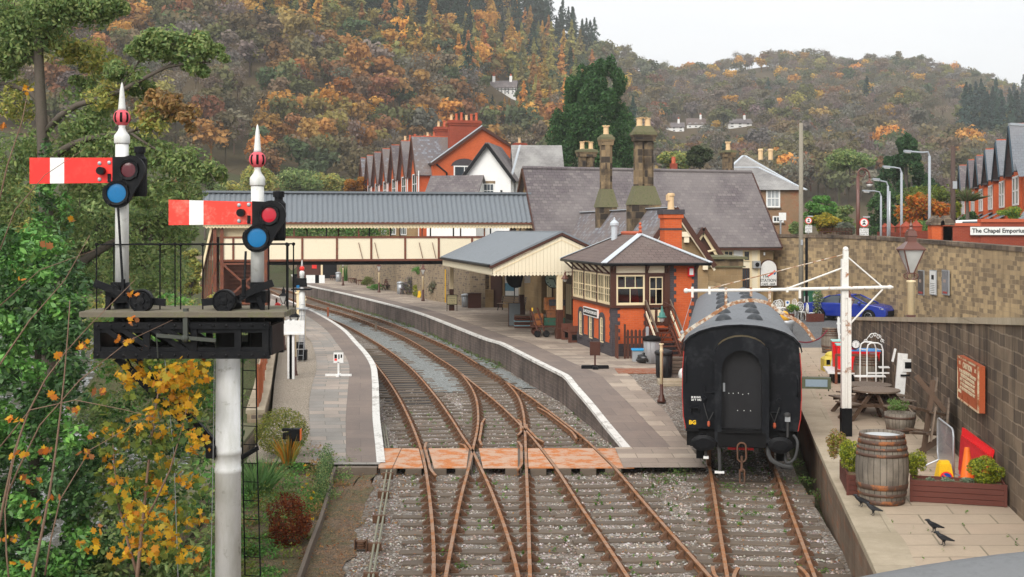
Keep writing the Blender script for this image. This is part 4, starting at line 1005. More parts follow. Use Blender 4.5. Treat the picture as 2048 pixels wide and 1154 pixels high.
mb = MU(RED); mb.beam((-.05, -.06, 2.98), (.38, -.06, 3.22), .02, .08); mb.use(BLUE_GL); mb.beam((.36, -.061, 3.08), (.48, -.061, 3.2), .02, .08); mb.use(RED); mb.beam((.28, -.06, 3.18), (.44, -.06, 3.32), .02, .1); mb.B('emblem', parent=sg)
mb = MU(ASHLAR); mb.box(9.1, 11.72, 61.0, 71.5, .6, 4.0); mb.use(SOOTY); mb.box(9.06, 11.76, 60.96, 71.5, 4.06, 4.42); mb.B('side_block', parent=ST)
mb = MU(MOSSY); mb.box(9.0, 11.85, 60.88, 71.5, 4.0, 4.07); mb.box(8.95, 11.95, 60.8, 71.5, 4.42, 4.54); mb.B('parapet_coping', parent=ST)
mb = MU(STONE); T3 = RZ(0, 9.95, 61.0, 0); arcp = [(1.0*math.cos(a), 2.75+.55*math.sin(a)) for a in np.linspace(0, math.pi, 11)]+[(-.72*math.cos(a), 2.75+.35*math.sin(a)) for a in np.linspace(0, math.pi, 11)]
mb.prism(arcp, -.03, .05, 'xz', T3); mb.use(CREAM); mb.prism([(.72*math.cos(a), 2.75+.35*math.sin(a)) for a in np.linspace(0, math.pi, 11)]+[(-.72, 1.3), (.72, 1.3)], -.01, .05, 'xz', T3); mb.B('arched_panel', parent=ST)
ra = math.atan2(.212, 1.0)
RG0, RG1 = Vr((7.86, 57.7, 6.98)), Vr((7.86-.212*17.0, 74.7, 6.98)); rdir = (RG1-RG0).normalized(); rside = Vr((rdir.y, -rdir.x, 0))
EL0 = RG0-rside*2.0+Vr((0, 0, -2.75)); EL1 = RG1-rside*2.0+Vr((0, 0, -2.75)); ER0 = RG0+rside*2.0+Vr((0, 0, -2.75)); ER1 = RG1+rside*2.0+Vr((0, 0, -2.75))
mb = MU(SLATEP); mb.slab([EL1, EL0, RG0, RG1], .10); mb.slab([RG1, RG0, ER0, ER1], .10); rf2 = mb.B('platform_range_roof', parent=ST)
mb = MU(LEAD); mb.beam(RG0+Vr((0, 0, .03)), RG1+Vr((0, 0, .03)), .3, .04); mb.beam(EL1+Vr((-.25, .05, .1)), RG1+Vr((-.1, .15, .1)), .22, .04); mb.B('lead_flashing', parent=rf2)
mb = MU(ASHLAR); g0 = rdir*.35
mb.quad(EL0+rside*.2+g0+Vr((0, 0, .1)), ER0-rside*.2+g0+Vr((0, 0, .1)), RG0+g0+Vr((0, 0, -.15)))
mb.quad(Vr((*(EL0+rside*.2+g0).xy, .6)), Vr((*(ER0-rside*.2+g0).xy, .6)), ER0-rside*.2+g0+Vr((0, 0, .1)), EL0+rside*.2+g0+Vr((0, 0, .1)))
e0, e1 = EL0+rside*.2+g0, EL1+rside*.2; mb.quad(Vr((*e1.xy, .6)), Vr((*e0.xy, .6)), Vr((*e0.xy, 4.4)), Vr((*e1.xy, 4.4)))
e0, e1 = ER0-rside*.2+g0, ER1-rside*.2; mb.quad(Vr((*e1.xy, .6)), Vr((*e0.xy, .6)), Vr((*e0.xy, 4.4)), Vr((*e1.xy, 4.4)))
mb.B('gable_wall', parent=ST, recalc=False)
mb = MU(BROWN)
for e in (EL0, ER0): mb.beam(e+Vr((0, -.03, -.1)), RG0+Vr((0, -.03, -.02)), .1, .24)
mb.use(CREAM2)
for e in (EL0, ER0): mb.beam(e+Vr((0, .03, -.28)), RG0+Vr((0, .03, -.26)), .08, .1)
mb.B('gable_bargeboard', parent=ST)
mb = MU(CREAM2)
for k in (.42, .9): q = RG0.lerp(ER0, k)+Vr((-.25, .15, -.35)); mb.box(q.x-.22, q.x+.22, q.y-.15, q.y+.2, q.z+.1, q.z+.34); mb.box(q.x-.12, q.x+.12, q.y-.1, q.y+.2, q.z-.18, q.z+.1)
mb.B('corbel', parent=ST)
ap = at(1407, 454, 66); fl_, frr = at(1383, 493, 66), at(1446, 512, 66); fl_.z = frr.z; fl_.x = ap.x-(frr.x-ap.x)
back = Vr((.9, 7.5, 0)); mb = MU(SLATE); mb.slab([frr, frr+back, ap+back, ap], .08); mb.slab([fl_, ap, ap+back, fl_+back], .08); mb.B('porch_roof', parent=ST)
mb = MU(BROWN)
for e in (fl_, frr): mb.beam(e+Vr((0, -.04, -.08)), ap+Vr((0, -.04, -.06)), .1, .22)
mb.use(CREAM); mb.beam(fl_+Vr((.25, .1, -.1)), ap+Vr((0, .1, -.35)), .1, .14); mb.beam(frr+Vr((-.25, .1, -.1)), ap+Vr((0, .1, -.35)), .1, .14)
mb.tube([ap+Vr((-.1, .05, -.5)), ap+Vr((-.35, .05, -.8)), ap+Vr((-.42, .05, -1.3))], .07, 6); mb.tube([frr+Vr((-.35, .05, .35)), frr+Vr((-.8, .05, .25)), frr+Vr((-1.1, .05, -.1))], .07, 6)
mb.use(BROWN); mb.quad(fl_+Vr((.1, .3, 0)), frr+Vr((-.1, .3, 0)), ap+Vr((0, .3, -.1))); mb.B('porch_truss', parent=ST)
def stack(cx, Y, w, zs, pots, wd=None, ang=ra, cap=1.28, flare=1.75, name='chimney', block=1.55):
 """zs: pot top, pot foot, cap foot, shaft foot, flare foot, block foot"""
 X = (cx-CX)*Y/F; wd = wd or w; T = RZ(ang, X, Y, 0); mb = MB(T); z5, z4, z3, z2, z1, z0 = zs
 def fru(wa, wb, za, zb, ka=1.0):
  mb.add([(-wa/2, -wd*wa/w/2, za), (wa/2, -wd*wa/w/2, za), (wa/2, wd*wa/w/2, za), (-wa/2, wd*wa/w/2, za), (-wb/2, -wd*wb/w/2, zb), (wb/2, -wd*wb/w/2, zb), (wb/2, wd*wb/w/2, zb), (-wb/2, wd*wb/w/2, zb)],
   [(3,2,1,0),(4,5,6,7),(0,1,5,4),(1,2,6,5),(2,3,7,6),(3,0,4,7)])
 mb.use(SOOTY)
 if z1 > z0: fru(w*block, w*block, z0, z1)
 n = max(1, len(pots)) if w > .8 else 1
 for k in range(n):
  ww = w/n; xx = -w/2+ww*(k+.5); mb.lathe([(ww*.56, z2-.02), (ww*.56, z3)], (xx, 0, 0), 8, None, math.pi/8)
 if z2 > z1: mb.use(MOSSY); fru(w*flare, w*1.02, z1, z2)
 mb.use(SOOTY); fru(w*1.08, w*1.12, z3-.12, z3+.06); fru(w*1.12, w*cap, z3+.06, z3+.2); mb.use(MOSSY); fru(w*cap, w*cap*.98, z3+.2, z3+.34); fru(w*cap*.9, w*.75, z3+.34, z4+.02)
 c = mb.B(name, parent=ST)
 for px in pots:
  mb = MB(T); mb.use(POT); r = .17; h = z5-z4
  mb.lathe([(r, 0), (r*.92, h*.2), (r*.88, h*.78), (r*1.12, h*.82), (r*1.12, h*.9)], (px, 0, z4), 10)
  for q in range(6):
   a = q*math.pi/3; mb.box(r*math.cos(a)-.04, r*math.cos(a)+.04, r*math.sin(a)-.04, r*math.sin(a)+.04, z4+h*.9, z4+h)
  mb.B('chimney_pot', parent=c)
stack(1212, 68.5, .64, (11.87, 11.33, 10.85, 8.24, 7.19, 6.0), (0,), flare=1.8)
stack(1287, 62.2, 1.0, (11.75, 11.26, 10.62, 8.18, 7.2, 5.8), (-.22, .22), .62, cap=1.26, flare=1.66)
stack(1173, 79.5, 1.05, (11.8, 11.25, 10.85, 9.4, 9.4, 8.6), (-.3, .3), .7, ang=fr_ang)
stack(1456, 81.5, .7, (11.9, 11.3, 10.95, 9.3, 9.3, 8.6), (0,), .7, ang=fr_ang)
mb = MU(BRICKD); q = at(1348, 335, 88); mb.box(q.x-.25, q.x+.25, q.y, q.y+.5, 7, q.z+.3); mb.use(TERRA); mb.lathe([(.16, 0), (.14, .5)], (q.x, q.y+.25, q.z+.3), 8); mb.B('chimney', parent=ST)
mb = MU(ASHLAR); wallblock(mb, Vr((-1.5, 78.6, 0)), Vr((1.3, 77.0, 0)), 1.0, .7, 4.6); wallblock(mb, Vr((1.3, 75.5, 0)), Vr((6.0, 57.0, 0)), 1.0, .7, 4.3); mb.box(-1.75, -1.2, 78.2, 78.9, .7, 2.0); mb.B('platform_wall', parent=ST)
pw0, pw1 = Vr((1.3, 75.5, 0)), Vr((6.0, 57.0, 0)); pu = (pw1-pw0).normalized(); pang = math.atan2(pu.y, pu.x)
TP = RZ(pang, pw0.x, pw0.y, .85)
for x in (.5, 3.4, 7.4, 11.2, 15.5): mb = MB(TP); mb.use(BROWN); mb.box(x, x+1.25, -.06, .05, 0, 2.35); mb.use(CREAM); mb.box(x+.14, x+.4, -.08, -.05, .3, 2.0); mb.box(x+.5, x+.75, -.08, -.05, .3, 2.0); mb.box(x+.85, x+1.1, -.08, -.05, .3, 2.0); mb.B('platform_door', parent=ST)
for x in (2.2, 5.6, 9.5, 13.4): window(ST, x, x+.9, .95, 2.4, 0, 2, 3, CREAM, GLASS, TP, .09, .03, sill=STONE)
mb = MU(ASHLAR); q = at(1010, 600, 77.9); TQ = RZ(math.atan2(-1.6, 2.8), -1.5, 78.6, .85)
mb = MB(TQ); mb.use(BROWN); mb.box(.15, 1.0, -.05, .05, 0, 2.3); mb.box(1.35, 2.15, -.05, .05, 2.35, 2.8); mb.B('side_door', parent=ST)
pst = thing('poster_board', 'framed poster board beside the door on the wall at the far end of the canopy', 'poster', TQ.to_translation(), math.atan2(-1.6, 2.8))
mb = MU(BLACK); mb.box(1.2, 2.6, -.05, -.01, .75, 2.3); mb.B('frame', parent=pst)
mb = MU(paint('poster_blue', (.10, .26, .36), .5, .7, 5)); mb.box(1.26, 1.9, -.06, -.04, 1.1, 2.25); mb.use(WHITE); mb.box(1.26, 1.9, -.06, -.04, .8, 1.1); mb.box(1.98, 2.5, -.06, -.04, .8, 2.25); mb.B('poster', parent=pst)
def wall_run(name, label, pts, thick, mat, cop=None, cop_h=.16, over=.06, side=1, cat='wall', parent=None):
 """pts: (x, y, z foot, z top); the wall is thickened to its right (side 1) or left"""
 mb = MU(mat); cp = MB(); cp.use(cop or mat)
 P = [V((p[0], p[1], 0)) for p in pts]; N = []
 for i in range(len(P)):
  d = (P[min(i+1, len(P)-1)]-P[max(0, i-1)]).normalized(); N.append(V((d.y, -d.x, 0))*side)
 for i in range(len(P)-1):
  a, b = pts[i], pts[i+1]; na, nb = N[i]*thick, N[i+1]*thick; oa, ob = N[i]*over, N[i+1]*over
  f = [(P[i], a[2], a[3]), (P[i+1], b[2], b[3]), (P[i+1]+nb, b[2], b[3]), (P[i]+na, a[2], a[3])]
  V_ = lambda p, z: V((p.x, p.y, z))
  mb.quad(V_(f[0][0], a[2]), V_(f[1][0], b[2]), V_(f[1][0], b[3]), V_(f[0][0], a[3]))
  mb.quad(V_(f[3][0], a[2]), V_(f[2][0], b[2]), V_(f[2][0], b[3]), V_(f[3][0], a[3]))
  if i == 0: mb.quad(V_(f[0][0], a[2]), V_(f[3][0], a[2]), V_(f[3][0], a[3]), V_(f[0][0], a[3]))
  if i == len(P)-2: mb.quad(V_(f[1][0], b[2]), V_(f[2][0], b[2]), V_(f[2][0], b[3]), V_(f[1][0], b[3]))
  q0, q1, q2, q3 = P[i]-oa, P[i+1]-ob, P[i+1]+nb+ob, P[i]+na+oa
  cp.add([V_(q0, a[3]), V_(q1, b[3]), V_(q2, b[3]), V_(q3, a[3]), V_(q0, a[3]+cop_h), V_(q1, b[3]+cop_h), V_(q2, b[3]+cop_h), V_(q3, a[3]+cop_h)],
   [(3,2,1,0),(4,5,6,7),(0,1,5,4),(1,2,6,5),(2,3,7,6),(3,0,4,7)])
 r = parent or thing(name, label, cat, (0, 0, 0))
 mb.B('stonework', parent=r); cp.build('coping', parent=r); return r
def span(a, b, n): return [tuple(lerp(p, q, k/n) for p, q in zip(a, b)) for k in range(n+1)]
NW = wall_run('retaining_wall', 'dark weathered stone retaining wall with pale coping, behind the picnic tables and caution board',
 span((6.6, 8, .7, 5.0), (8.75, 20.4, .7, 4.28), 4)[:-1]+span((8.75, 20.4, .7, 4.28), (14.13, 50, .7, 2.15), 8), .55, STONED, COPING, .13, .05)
BW = wall_run('road_wall', 'tall buff stone wall below the road, behind the blue car',
 [(16.9, 77.5, .5, 5.44), (19.2, 73, .5, 5.42), (20.6, 68, .5, 5.36), (21.0, 60, .5, 5.2), (21.2, 49, .6, 4.98), (21.3, 38, .7, 4.9), (21.3, 8, .7, 4.9)], .5, STONE, STONED, .20, .06, side=-1)
strip('ramp', 8, 62, lambda y: wall_x(y)+.2, lambda y: 21.2, lambda x, y: interp([(8, 4.0), (20, 3.2), (50, 1.0), (62, .92)], y)+.02, TARMAC, 2, 2, kind='structure')
PWL = wall_run('platform_wall', 'buff rubble wall along the back of the far platform behind the lamps and benches',
 [(-1.75, 78.7, .5, 3.55), (-2.8, 79.3, .5, 3.55), (-6.06, 87, .5, 3.75), (-8.7, 96.4, .5, 4.0), (-12.1, 105.6, .5, 4.35), (-18.4, 125.6, .5, 4.9), (-23, 140, .5, 5.0), (-30, 155, .2, 2.6), (-46, 168, .2, 2.3), (-80, 176, .2, 2.2)], .5, STONE2, STONED, .12, .04)
LW = wall_run('river_wall', 'low stone wall under the red railing beside the pale gravel strip',
 [(left_edge(y)+.25, y, -4.5, zl_(y)+.32) for y in (34.6, 38, 42, 48, 54, 57)], .45, STONE2, COPING, .10, .04, side=-1)
rl = thing('railing', 'red oxide iron railing standing on the low stone river wall', 'railing', (0, 0, 0))
mb = MU(REDRAIL); yy = 35.0; n = 0
while yy < 56.5:
 x, z = left_edge(yy)+.03, zl_(yy)+.42; mb.tube([(x, yy, z), (x, yy, z+1.12)], .014, 4, False)
 if n % 14 == 0: mb.beam((x, yy, z-.02), (x, yy, z+1.25), .07, .07)
 yy += .13; n += 1
for k in range(21):
 a, b = 35+k*1.03, 35+(k+1)*1.03
 for h in (.12, 1.08): mb.beam((left_edge(a)+.03, a, zl_(a)+.42+h), (left_edge(b)+.03, b, zl_(b)+.42+h), .05, .035)
mb.B('bars', parent=rl)
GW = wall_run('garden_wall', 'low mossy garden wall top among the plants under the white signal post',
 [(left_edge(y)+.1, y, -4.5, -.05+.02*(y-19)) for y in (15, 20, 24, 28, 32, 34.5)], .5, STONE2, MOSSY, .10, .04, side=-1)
def gable_block(par, T, w, d, z0, ze, zr, wall, roof, over=.25, vo=.2, barge=BROWN, name='roof'):
 """house block in local frame: x 0..w across the gable, y 0..d deep, ridge along y"""
 mb = MB(T); mb.use(wall); m = w/2
 mb.add([(0,0,z0),(w,0,z0),(w,d,z0),(0,d,z0),(0,0,ze),(w,0,ze),(w,d,ze),(0,d,ze),(m,0,zr-.1),(m,d,zr-.1)], [(0,1,5,8,4),(2,3,7,9,6),(1,2,6,5),(3,0,4,7)])
 w_ = mb.B('wall', parent=par)
 k = (zr-ze)/m; e = ze-k*over
 mb = MB(T); mb.use(roof); mb.slab([(-over,-vo,e),(m,-vo,zr),(m,d+vo,zr),(-over,d+vo,e)][::-1], .12); mb.slab([(w+over,-vo,e),(m,-vo,zr),(m,d+vo,zr),(w+over,d+vo,e)], .12)
 r = mb.B(name, parent=par)
 if barge:
  mb = MB(T); mb.use(barge)
  for xx in (-over, w+over): mb.beam((xx, -vo-.04, e-.1), (m, -vo-.04, zr-.1), .08, .26)
  mb.B('bargeboard', parent=par)
 return w_, r
def ridge_block(par, T, w, d, z0, ze, zr, wall, roof, over=.3, vo=.2):
 """ridge along x, slope facing us"""
 mb = MB(T); mb.use(wall); m = d/2
 mb.add([(0,0,z0),(w,0,z0),(w,d,z0),(0,d,z0),(0,0,ze),(w,0,ze),(w,d,ze),(0,d,ze),(0,m,zr-.1),(w,m,zr-.1)], [(0,1,5,4),(2,3,7,6),(1,2,6,9,5),(3,0,4,8,7)])
 mb.B('wall', parent=par); k = (zr-ze)/m; e = ze-k*over
 mb = MB(T); mb.use(roof); mb.slab([(-vo,-over,e),(w+vo,-over,e),(w+vo,m,zr),(-vo,m,zr)], .12); mb.slab([(-vo,d+over,e),(-vo,m,zr),(w+vo,m,zr),(w+vo,d+over,e)][::-1], .12)
 return mb.B('roof', parent=par)
def brick_stack(par, T, x, y, w, d, z0, z1, n, mat=BRICKD):
 mb = MB(T); mb.use(mat); mb.box(x-w/2, x+w/2, y-d/2, y+d/2, z0, z1-.5); mb.box(x-w/2-.08, x+w/2+.08, y-d/2-.08, y+d/2+.08, z1-.5, z1-.3); mb.box(x-w/2-.16, x+w/2+.16, y-d/2-.16, y+d/2+.16, z1-.3, z1-.1); mb.box(x-w/2-.08, x+w/2+.08, y-d/2-.08, y+d/2+.08, z1-.1, z1)
 c = mb.B('chimney', parent=par)
 for k in range(n):
  xx, yy = (x-w/2+w*(k+.5)/n, y) if w > d else (x, y-d/2+d*(k+.5)/n)
  q = MB(T); q.use(TERRA if k % 3 else POT); h = .55+.25*((k*7) % 3)/2; q.lathe([(.15, 0), (.12, h*.8), (.15, h*.85), (.15, h)], (xx, yy, z1), 8); q.build('chimney_pot', parent=c)
ta = R(15.0); TX = RZ(ta, -7.55, 115, 0)
TR = thing('brick_terrace', 'long orange brick terrace of gabled houses behind the footbridge', 'terrace', (0, 0, 0))
gw, gl_ = 9.6, 40
mb = MB(TX); mb.use(BRICK); mb.add([(0,0,2),(gw,0,2),(gw,gl_,2),(0,gl_,2),(0,0,12.5),(gw,0,13.1),(gw,gl_,13.1),(0,gl_,12.5),(4.75,0,15.8),(4.75,gl_,15.8)], [(0,1,5,8,4),(2,3,7,9,6),(1,2,6,5),(3,0,4,7)])
mb.use(BRICKB); mb.box(-.03, 2.0, -.02, .1, 8.6, 8.95); mb.box(-.05, -.0, 0, gl_, 8.6, 8.95); mb.B('wall', parent=TR)
mb = MB(TX); mb.use(SLATE); mb.slab([(-.3,-.25,12.3),(-.3,gl_,12.3),(4.75,gl_,15.95),(4.75,-.25,15.95)][::-1], .14); mb.slab([(gw+.3,-.25,12.9),(gw+.3,gl_,12.9),(4.75,gl_,15.95),(4.75,-.25,15.95)], .14); mb.B('roof', parent=TR)
mb = MB(TX); mb.use(LEAD); mb.beam((-.3,-.28,12.36),(4.75,-.28,16.0),.10,.10); mb.use(BROWN); mb.beam((-.3,-.30,12.12),(4.75,-.30,15.78),.1,.22); mb.beam((gw+.3,-.30,12.75),(4.75,-.30,15.8),.1,.26); mb.B('bargeboard', parent=TR)
for k, y in enumerate((.8, 7.0, 13.2, 19.4, 25.6, 31.8, 37.2)):
 TG = TX @ RZ(R(-90), -1.2, y+4.4, 0)
 w_, r_ = gable_block(TR, TG, 4.2, 6.0, 3, 11.6, 15.0, BRICK, SLATE if k % 3 else SLATEP, .3, .35, BROWN, 'dormer_roof')
 mb = MB(TG); mb.use(TERRA); mb.beam((2.1, -.3, 15.06), (2.1, 5.5, 15.06), .22, .16); mb.B('ridge_tiles', parent=r_)
 window(TR, .9, 3.3, 9.4, 11.4, 0, 2, 2, WHITE, GLASS, TG, .1, .05); mb = MB(TG); mb.use(ASHLAR); mb.box(.2, 4.0, -1.1, 0, 4.5, 7.6); mb.use(LEAD); mb.add([(.0,-1.3,7.6),(4.2,-1.3,7.6),(4.2,0,8.3),(0,0,8.3)], [(0,1,2,3)]); mb.B('bay', parent=TR)
 window(TR, .6, 3.6, 5.4, 7.2, -1.1, 3, 1, WHITE, GLASS, TG, .1, .06)
 mb = MB(TG); mb.use(WHITE); mb.tube([(4.6, -.1, 4), (4.6, -.1, 11.6)], .06, 6); mb.B('downpipe', parent=TR)
window(TR, 2.0, 4.1, 9.2, 12.1, 0, 2, 2, WHITE, GLASS, TX, .12, .07, sill=STONED)
mb = MB(TX); mb.use(BRICKB); mb.prism([(3.05+1.35*math.cos(a), 11.9+.9*math.sin(a)) for a in np.linspace(.15, math.pi-.15, 9)]+[(1.95, 12.1), (4.15, 12.1)], -.03, .05); mb.B('window_arch', parent=TR); mb = MB(TX); mb.use(BRICKD); mb.box(.9, 3.9, -.02, .05, 6.6, 8.9); mb.B('brick_panel', parent=TR)
mb = MB(TX); mb.use(BLACK); mb.tube([(.3, -.1, 12.2), (1.3, -.12, 11.4), (1.35, -.12, 4)], .09, 6); mb.B('downpipe', parent=TR)
brick_stack(TR, TX, 3.4, 1.7, 3.0, 1.0, 13.5, 16.6, 6); brick_stack(TR, TX, 3.4, 8.2, 3.0, 1.0, 13.5, 16.5, 5); brick_stack(TR, TX, 3.3, 16, 2.2, 1.0, 13.5, 16.0, 3); brick_stack(TR, TX, 3.2, 24, 4.0, 1.1, 13.5, 16.2, 7); brick_stack(TR, TX, 9.4, 3.0, 1.0, 1.0, 12.5, 14.6, 1); brick_stack(TR, TX, 9.3, 6.5, 1.0, 1.0, 12.5, 14.4, 1)
WH = thing('white_house', 'white rendered house with a steep slate gable next to the orange terrace', 'house', (0, 0, 0))
RENDER = paint('white_render', (.84, .83, .81), .7, .05, 2, dirt=(.5, .5, .46), dirt_amt=.25)
TW = RZ(R(-10), -3.95, 100, 0)
gable_block(WH, TW, 3.9, 5.5, 3, 10.5, 13.1, RENDER, SLATE, .45, .35, BLACK)
window(WH, 1.6, 2.5, 8.6, 9.75, 0, 3, 2, WHITE, GLASS, TW, .06, .03, head=STONE)
mb = MB(TW); mb.use(BLACK); mb.box(3.05, 3.2, -.14, 0, 9.05, 9.2); mb.B('wall_lamp', parent=WH)
TW2 = RZ(R(4), .3, 101.0, 0); ridge_block(WH, TW2, 4.0, 5.0, 3, 10.4, 13.15, RENDER, SLATEW)
mb = MU(LEAD); mb.beam(at(1040, 290, 99.6), at(1024, 349, 99.2), .3, .05); mb.B('valley_flashing', parent=WH)
LH = thing('outbuilding', 'low slate roofed outbuilding with a white end wall between the terrace and the white house', 'outbuilding', (0, 0, 0))
ridge_block(LH, RZ(R(-14), -7.0, 98.5, 0), 4.2, 3.2, 3, 8.9, 10.35, RENDER, SLATE)
HH = thing('hipped_house', 'roughcast house with a hipped lichen grey slate roof and red creeper on its wall', 'house', (0, 0, 0))
def hip_roof(par, x0, x1, y0, y1, ze, zr, ins, mat, o=.35, name='roof'):
 ym = (y0+y1)/2; E = [V((x0-o, y0-o, ze)), V((x1+o, y0-o, ze)), V((x1+o, y1+o, ze)), V((x0-o, y1+o, ze))]; a, b = V((x0+ins, ym, zr)), V((x1-ins, ym, zr))
 mb = MU(mat); mb.quad(E[0], E[1], b, a); mb.quad(E[1], E[2], b); mb.quad(E[2], E[3], a, b); mb.quad(E[3], E[0], a); mb.use(BROWN); mb.quad(*E[::-1])
 r = mb.B(name, parent=par, recalc=False); mb = MU(LEAD)
 mb.beam(a, b, .2, .08); mb.beam(E[1], b, .2, .08); mb.beam(E[0], a, .2, .08); mb.B('ridge_leads', parent=r); return r
RC = paint('roughcast', (.27, .17, .10), .95, .35, 1.2, dirt=(.30, .07, .03), dirt_amt=.7)
mb = MU(RC); mb.box(15, 22.4, 93, 100, 4, 9.0); mb.box(17, 23.6, 101, 108, 4, 9.6); mb.B('wall', parent=HH)
hip_roof(HH, 15, 22.4, 93, 100, 9.0, 10.95, 2.6, SLATEW); hip_roof(HH, 17, 23.6, 101, 109, 9.6, 12.4, 3.2, SLATEW)
mb = MU(POT)
for px in (1521, 1541): q = at(px, 308, 104); mb.lathe([(.2, 0), (.2, .7), (.25, .8), (.2, .95)], (q.x, q.y, q.z-.5), 8)
mb.B('chimney_pots', parent=HH)
TH = RZ(0, 0, 93, 0); a, b = at(1532, 415, 93), at(1560, 378, 93); window(HH, a.x, b.x, a.z, b.z, 0, 3, 2, WHITE, GLASSL, TH, .12, .05, sill=STONED)
a, b = at(1545, 445, 93), at(1567, 432, 93); window(HH, a.x, b.x, a.z, b.z, 0, 3, 1, WHITE, GLASS, TH, .1, .05, sill=STONED)
RT = thing('brick_terrace', 'red brick terrace with steep gables and bay windows up the road behind the emporium wall', 'terrace', (0, 0, 0))
ra_ = R(-16.6); TT = RZ(ra_, 31.5, 70, 0)
SLBL = brick('blue_grey_slate', (.20, .215, .235), (.165, .175, .195), (.09, .09, .09), .28, .22, .01, stain=(.26, .25, .25), stain_amt=.3)
TRIM = paint('dark_teal_trim', (.03, .055, .075), .5, .2)
mb = MB(TT); mb.use(BRICK); mb.box(0, 9, 0, 58, 3.5, 9.6); mb.B('wall', parent=RT)
mb = MB(TT); mb.use(SLATE); mb.slab([(-.3,-.2,9.5),(-.3,58,9.5),(4.5,58,11.6),(4.5,-.2,11.6)][::-1], .14); mb.slab([(9.3,-.2,9.5),(9.3,58,9.5),(4.5,58,11.6),(4.5,-.2,11.6)], .14); mb.B('roof', parent=RT)
for k, (y, zr) in enumerate(((1.0, 12.3), (9.0, 11.9), (17, 11.8), (25, 11.8), (33, 11.9), (44, 12.0))):
 TG = TT @ RZ(R(-90), -1.6, y+4.4, 0); gable_block(RT, TG, 4.4, 5.6, 3.5, 9.7, zr, BRICK, SLBL if k < 3 else SLATE, .3, .4, TRIM, 'dormer_roof')
 mb = MB(TG); mb.use(TERRA); mb.beam((2.2, -.35, zr+.06), (2.2, 5.4, zr+.06), .2, .16); mb.B('ridge_tiles', parent=RT)
 window(RT, .7, 2.0, 7.4, 9.2, 0, 1, 2, WHITE, GLASS, TG, .12, .07); window(RT, 2.4, 3.7, 7.4, 9.2, 0, 1, 2, WHITE, GLASS, TG, .12, .07)
 mb = MB(TG); mb.use(BRICK); mb.box(.3, 4.1, -1.2, 0, 3.5, 6.4); mb.use(SLBL); mb.add([(.1,-1.5,6.4),(4.3,-1.5,6.4),(3.6,0,7.2),(.8,0,7.2)], [(0,1,2,3)]); mb.use(ASHLAR); mb.box(.28, 4.12, -1.24, .02, 6.2, 6.4); mb.B('bay', parent=RT)
 window(RT, .7, 1.9, 4.4, 6.1, -1.2, 1, 2, WHITE, GLASS, TG, .12, .07); window(RT, 2.4, 3.7, 4.4, 6.1, -1.2, 1, 2, WHITE, GLASS, TG, .12, .07)
 mb = MB(TT); mb.use(BRICK); mb.box(-1.0, .1, y+5.2, y+7.4, 3.5, 9.3); mb.use(BLACK); mb.tube([(-1.1, y+5.0, 3.6), (-1.1, y+5.0, 9.4)], .06, 6); mb.B('porch_bay', parent=RT)
 window(RT, .3, 1.9, 7.3, 9.0, 0, 1, 2, WHITE, GLASS, TT @ RZ(R(-90), -1.0, y+7.4, 0), .12, .07)
for y, z, n in ((14.5, 13.6, 2), (28, 14.4, 4), (34, 13.4, 2)): brick_stack(RT, TT, 3.0, y, 2.0, 1.0, 10.5, z, n)
mb = MB(TT); mb.use(BRICK); mb.box(.2, 8, -.6, .0, 3.5, 9.4); mb.use(SLBL); mb.add([(-1.9, -1.0, 9.0), (8, -1.0, 9.0), (8, .9, 9.9), (-1.9, .9, 9.9)], [(0,1,2,3)]); mb.use(BRICK); mb.box(-1.5, .2, -.4, 1.0, 3.5, 9.2); mb.use(RC); mb.box(2.2, 8, -.7, -.6, 3.5, 9.2); mb.B('end_wall', parent=RT)
for a, b in ((-1.3, -.5), (.5, 1.7)): window(RT, a, b, 7.0, 8.8, -.4 if a < 0 else -.6, 1, 2, WHITE, GLASS, TT, .12, .07, sill=STONED); window(RT, a, b, 4.6, 6.2, -.4 if a < 0 else -.6, 1, 2, WHITE, GLASS, TT, .12, .07, sill=STONED)
mb = MB(TT); mb.use(SLBL); mb.add([(-2.0, -1.2, 6.5), (2.0, -1.2, 6.5), (1.8, -.4, 7.1), (-1.5, -.4, 7.1)], [(0,1,2,3)]); mb.use(ASHLAR); mb.box(-1.7, 1.9, -.75, -.6, 6.3, 6.5); mb.B('porch_roof', parent=RT)
EW = thing('brick_garden_wall', 'red brick garden wall with stepped coping carrying a long white shop board', 'wall', (0, 0, 0))
mb = MU(BRICKD); e0, e1, e2 = at(1886, 447, 62), at(1960, 440, 62), at(2075, 438, 61)
mb.box(e0.x, e1.x, 62, 62.3, 4.4, 6.1); mb.box(e1.x, e2.x+3, 61.95, 62.3, 4.4, 6.3); mb.B('brickwork', parent=EW)
mb = MU(TERRA); mb.box(e0.x-.05, e1.x, 61.93, 62.37, 6.1, 6.26); mb.box(e1.x, e2.x+3, 61.88, 62.37, 6.3, 6.48); mb.B('coping', parent=EW)
mb = MU(BRICK); mb.box(at(1862, 0, 62).x, at(1888, 0, 62).x, 62.25, 62.5, 4.4, 5.9); mb.B('gate', parent=EW)
for px in (1866, 1886):
 q = at(px, 460, 62.6); mb = MU(BRICK); mb.box(q.x-.28, q.x+.28, 62.0, 62.6, 4.4, 6.15); mb.use(STONE); mb.box(q.x-.29, q.x+.29, 61.99, 62.61, 5.2, 5.34); mb.use(STONED); mb.prism([(q.x-.36, 6.15), (q.x+.36, 6.15), (q.x+.36, 6.32), (q.x, 6.65), (q.x-.36, 6.32)], 61.9, 62.7); mb.B('gate_pier', parent=EW)
s0, s1 = at(1941, 470, 61.8), at(2090, 455, 61.8)
SG = thing('shop_board', 'long white board lettered The Chapel Emporium on the red brick wall', 'sign', (s0.x, 61.8, s0.z))
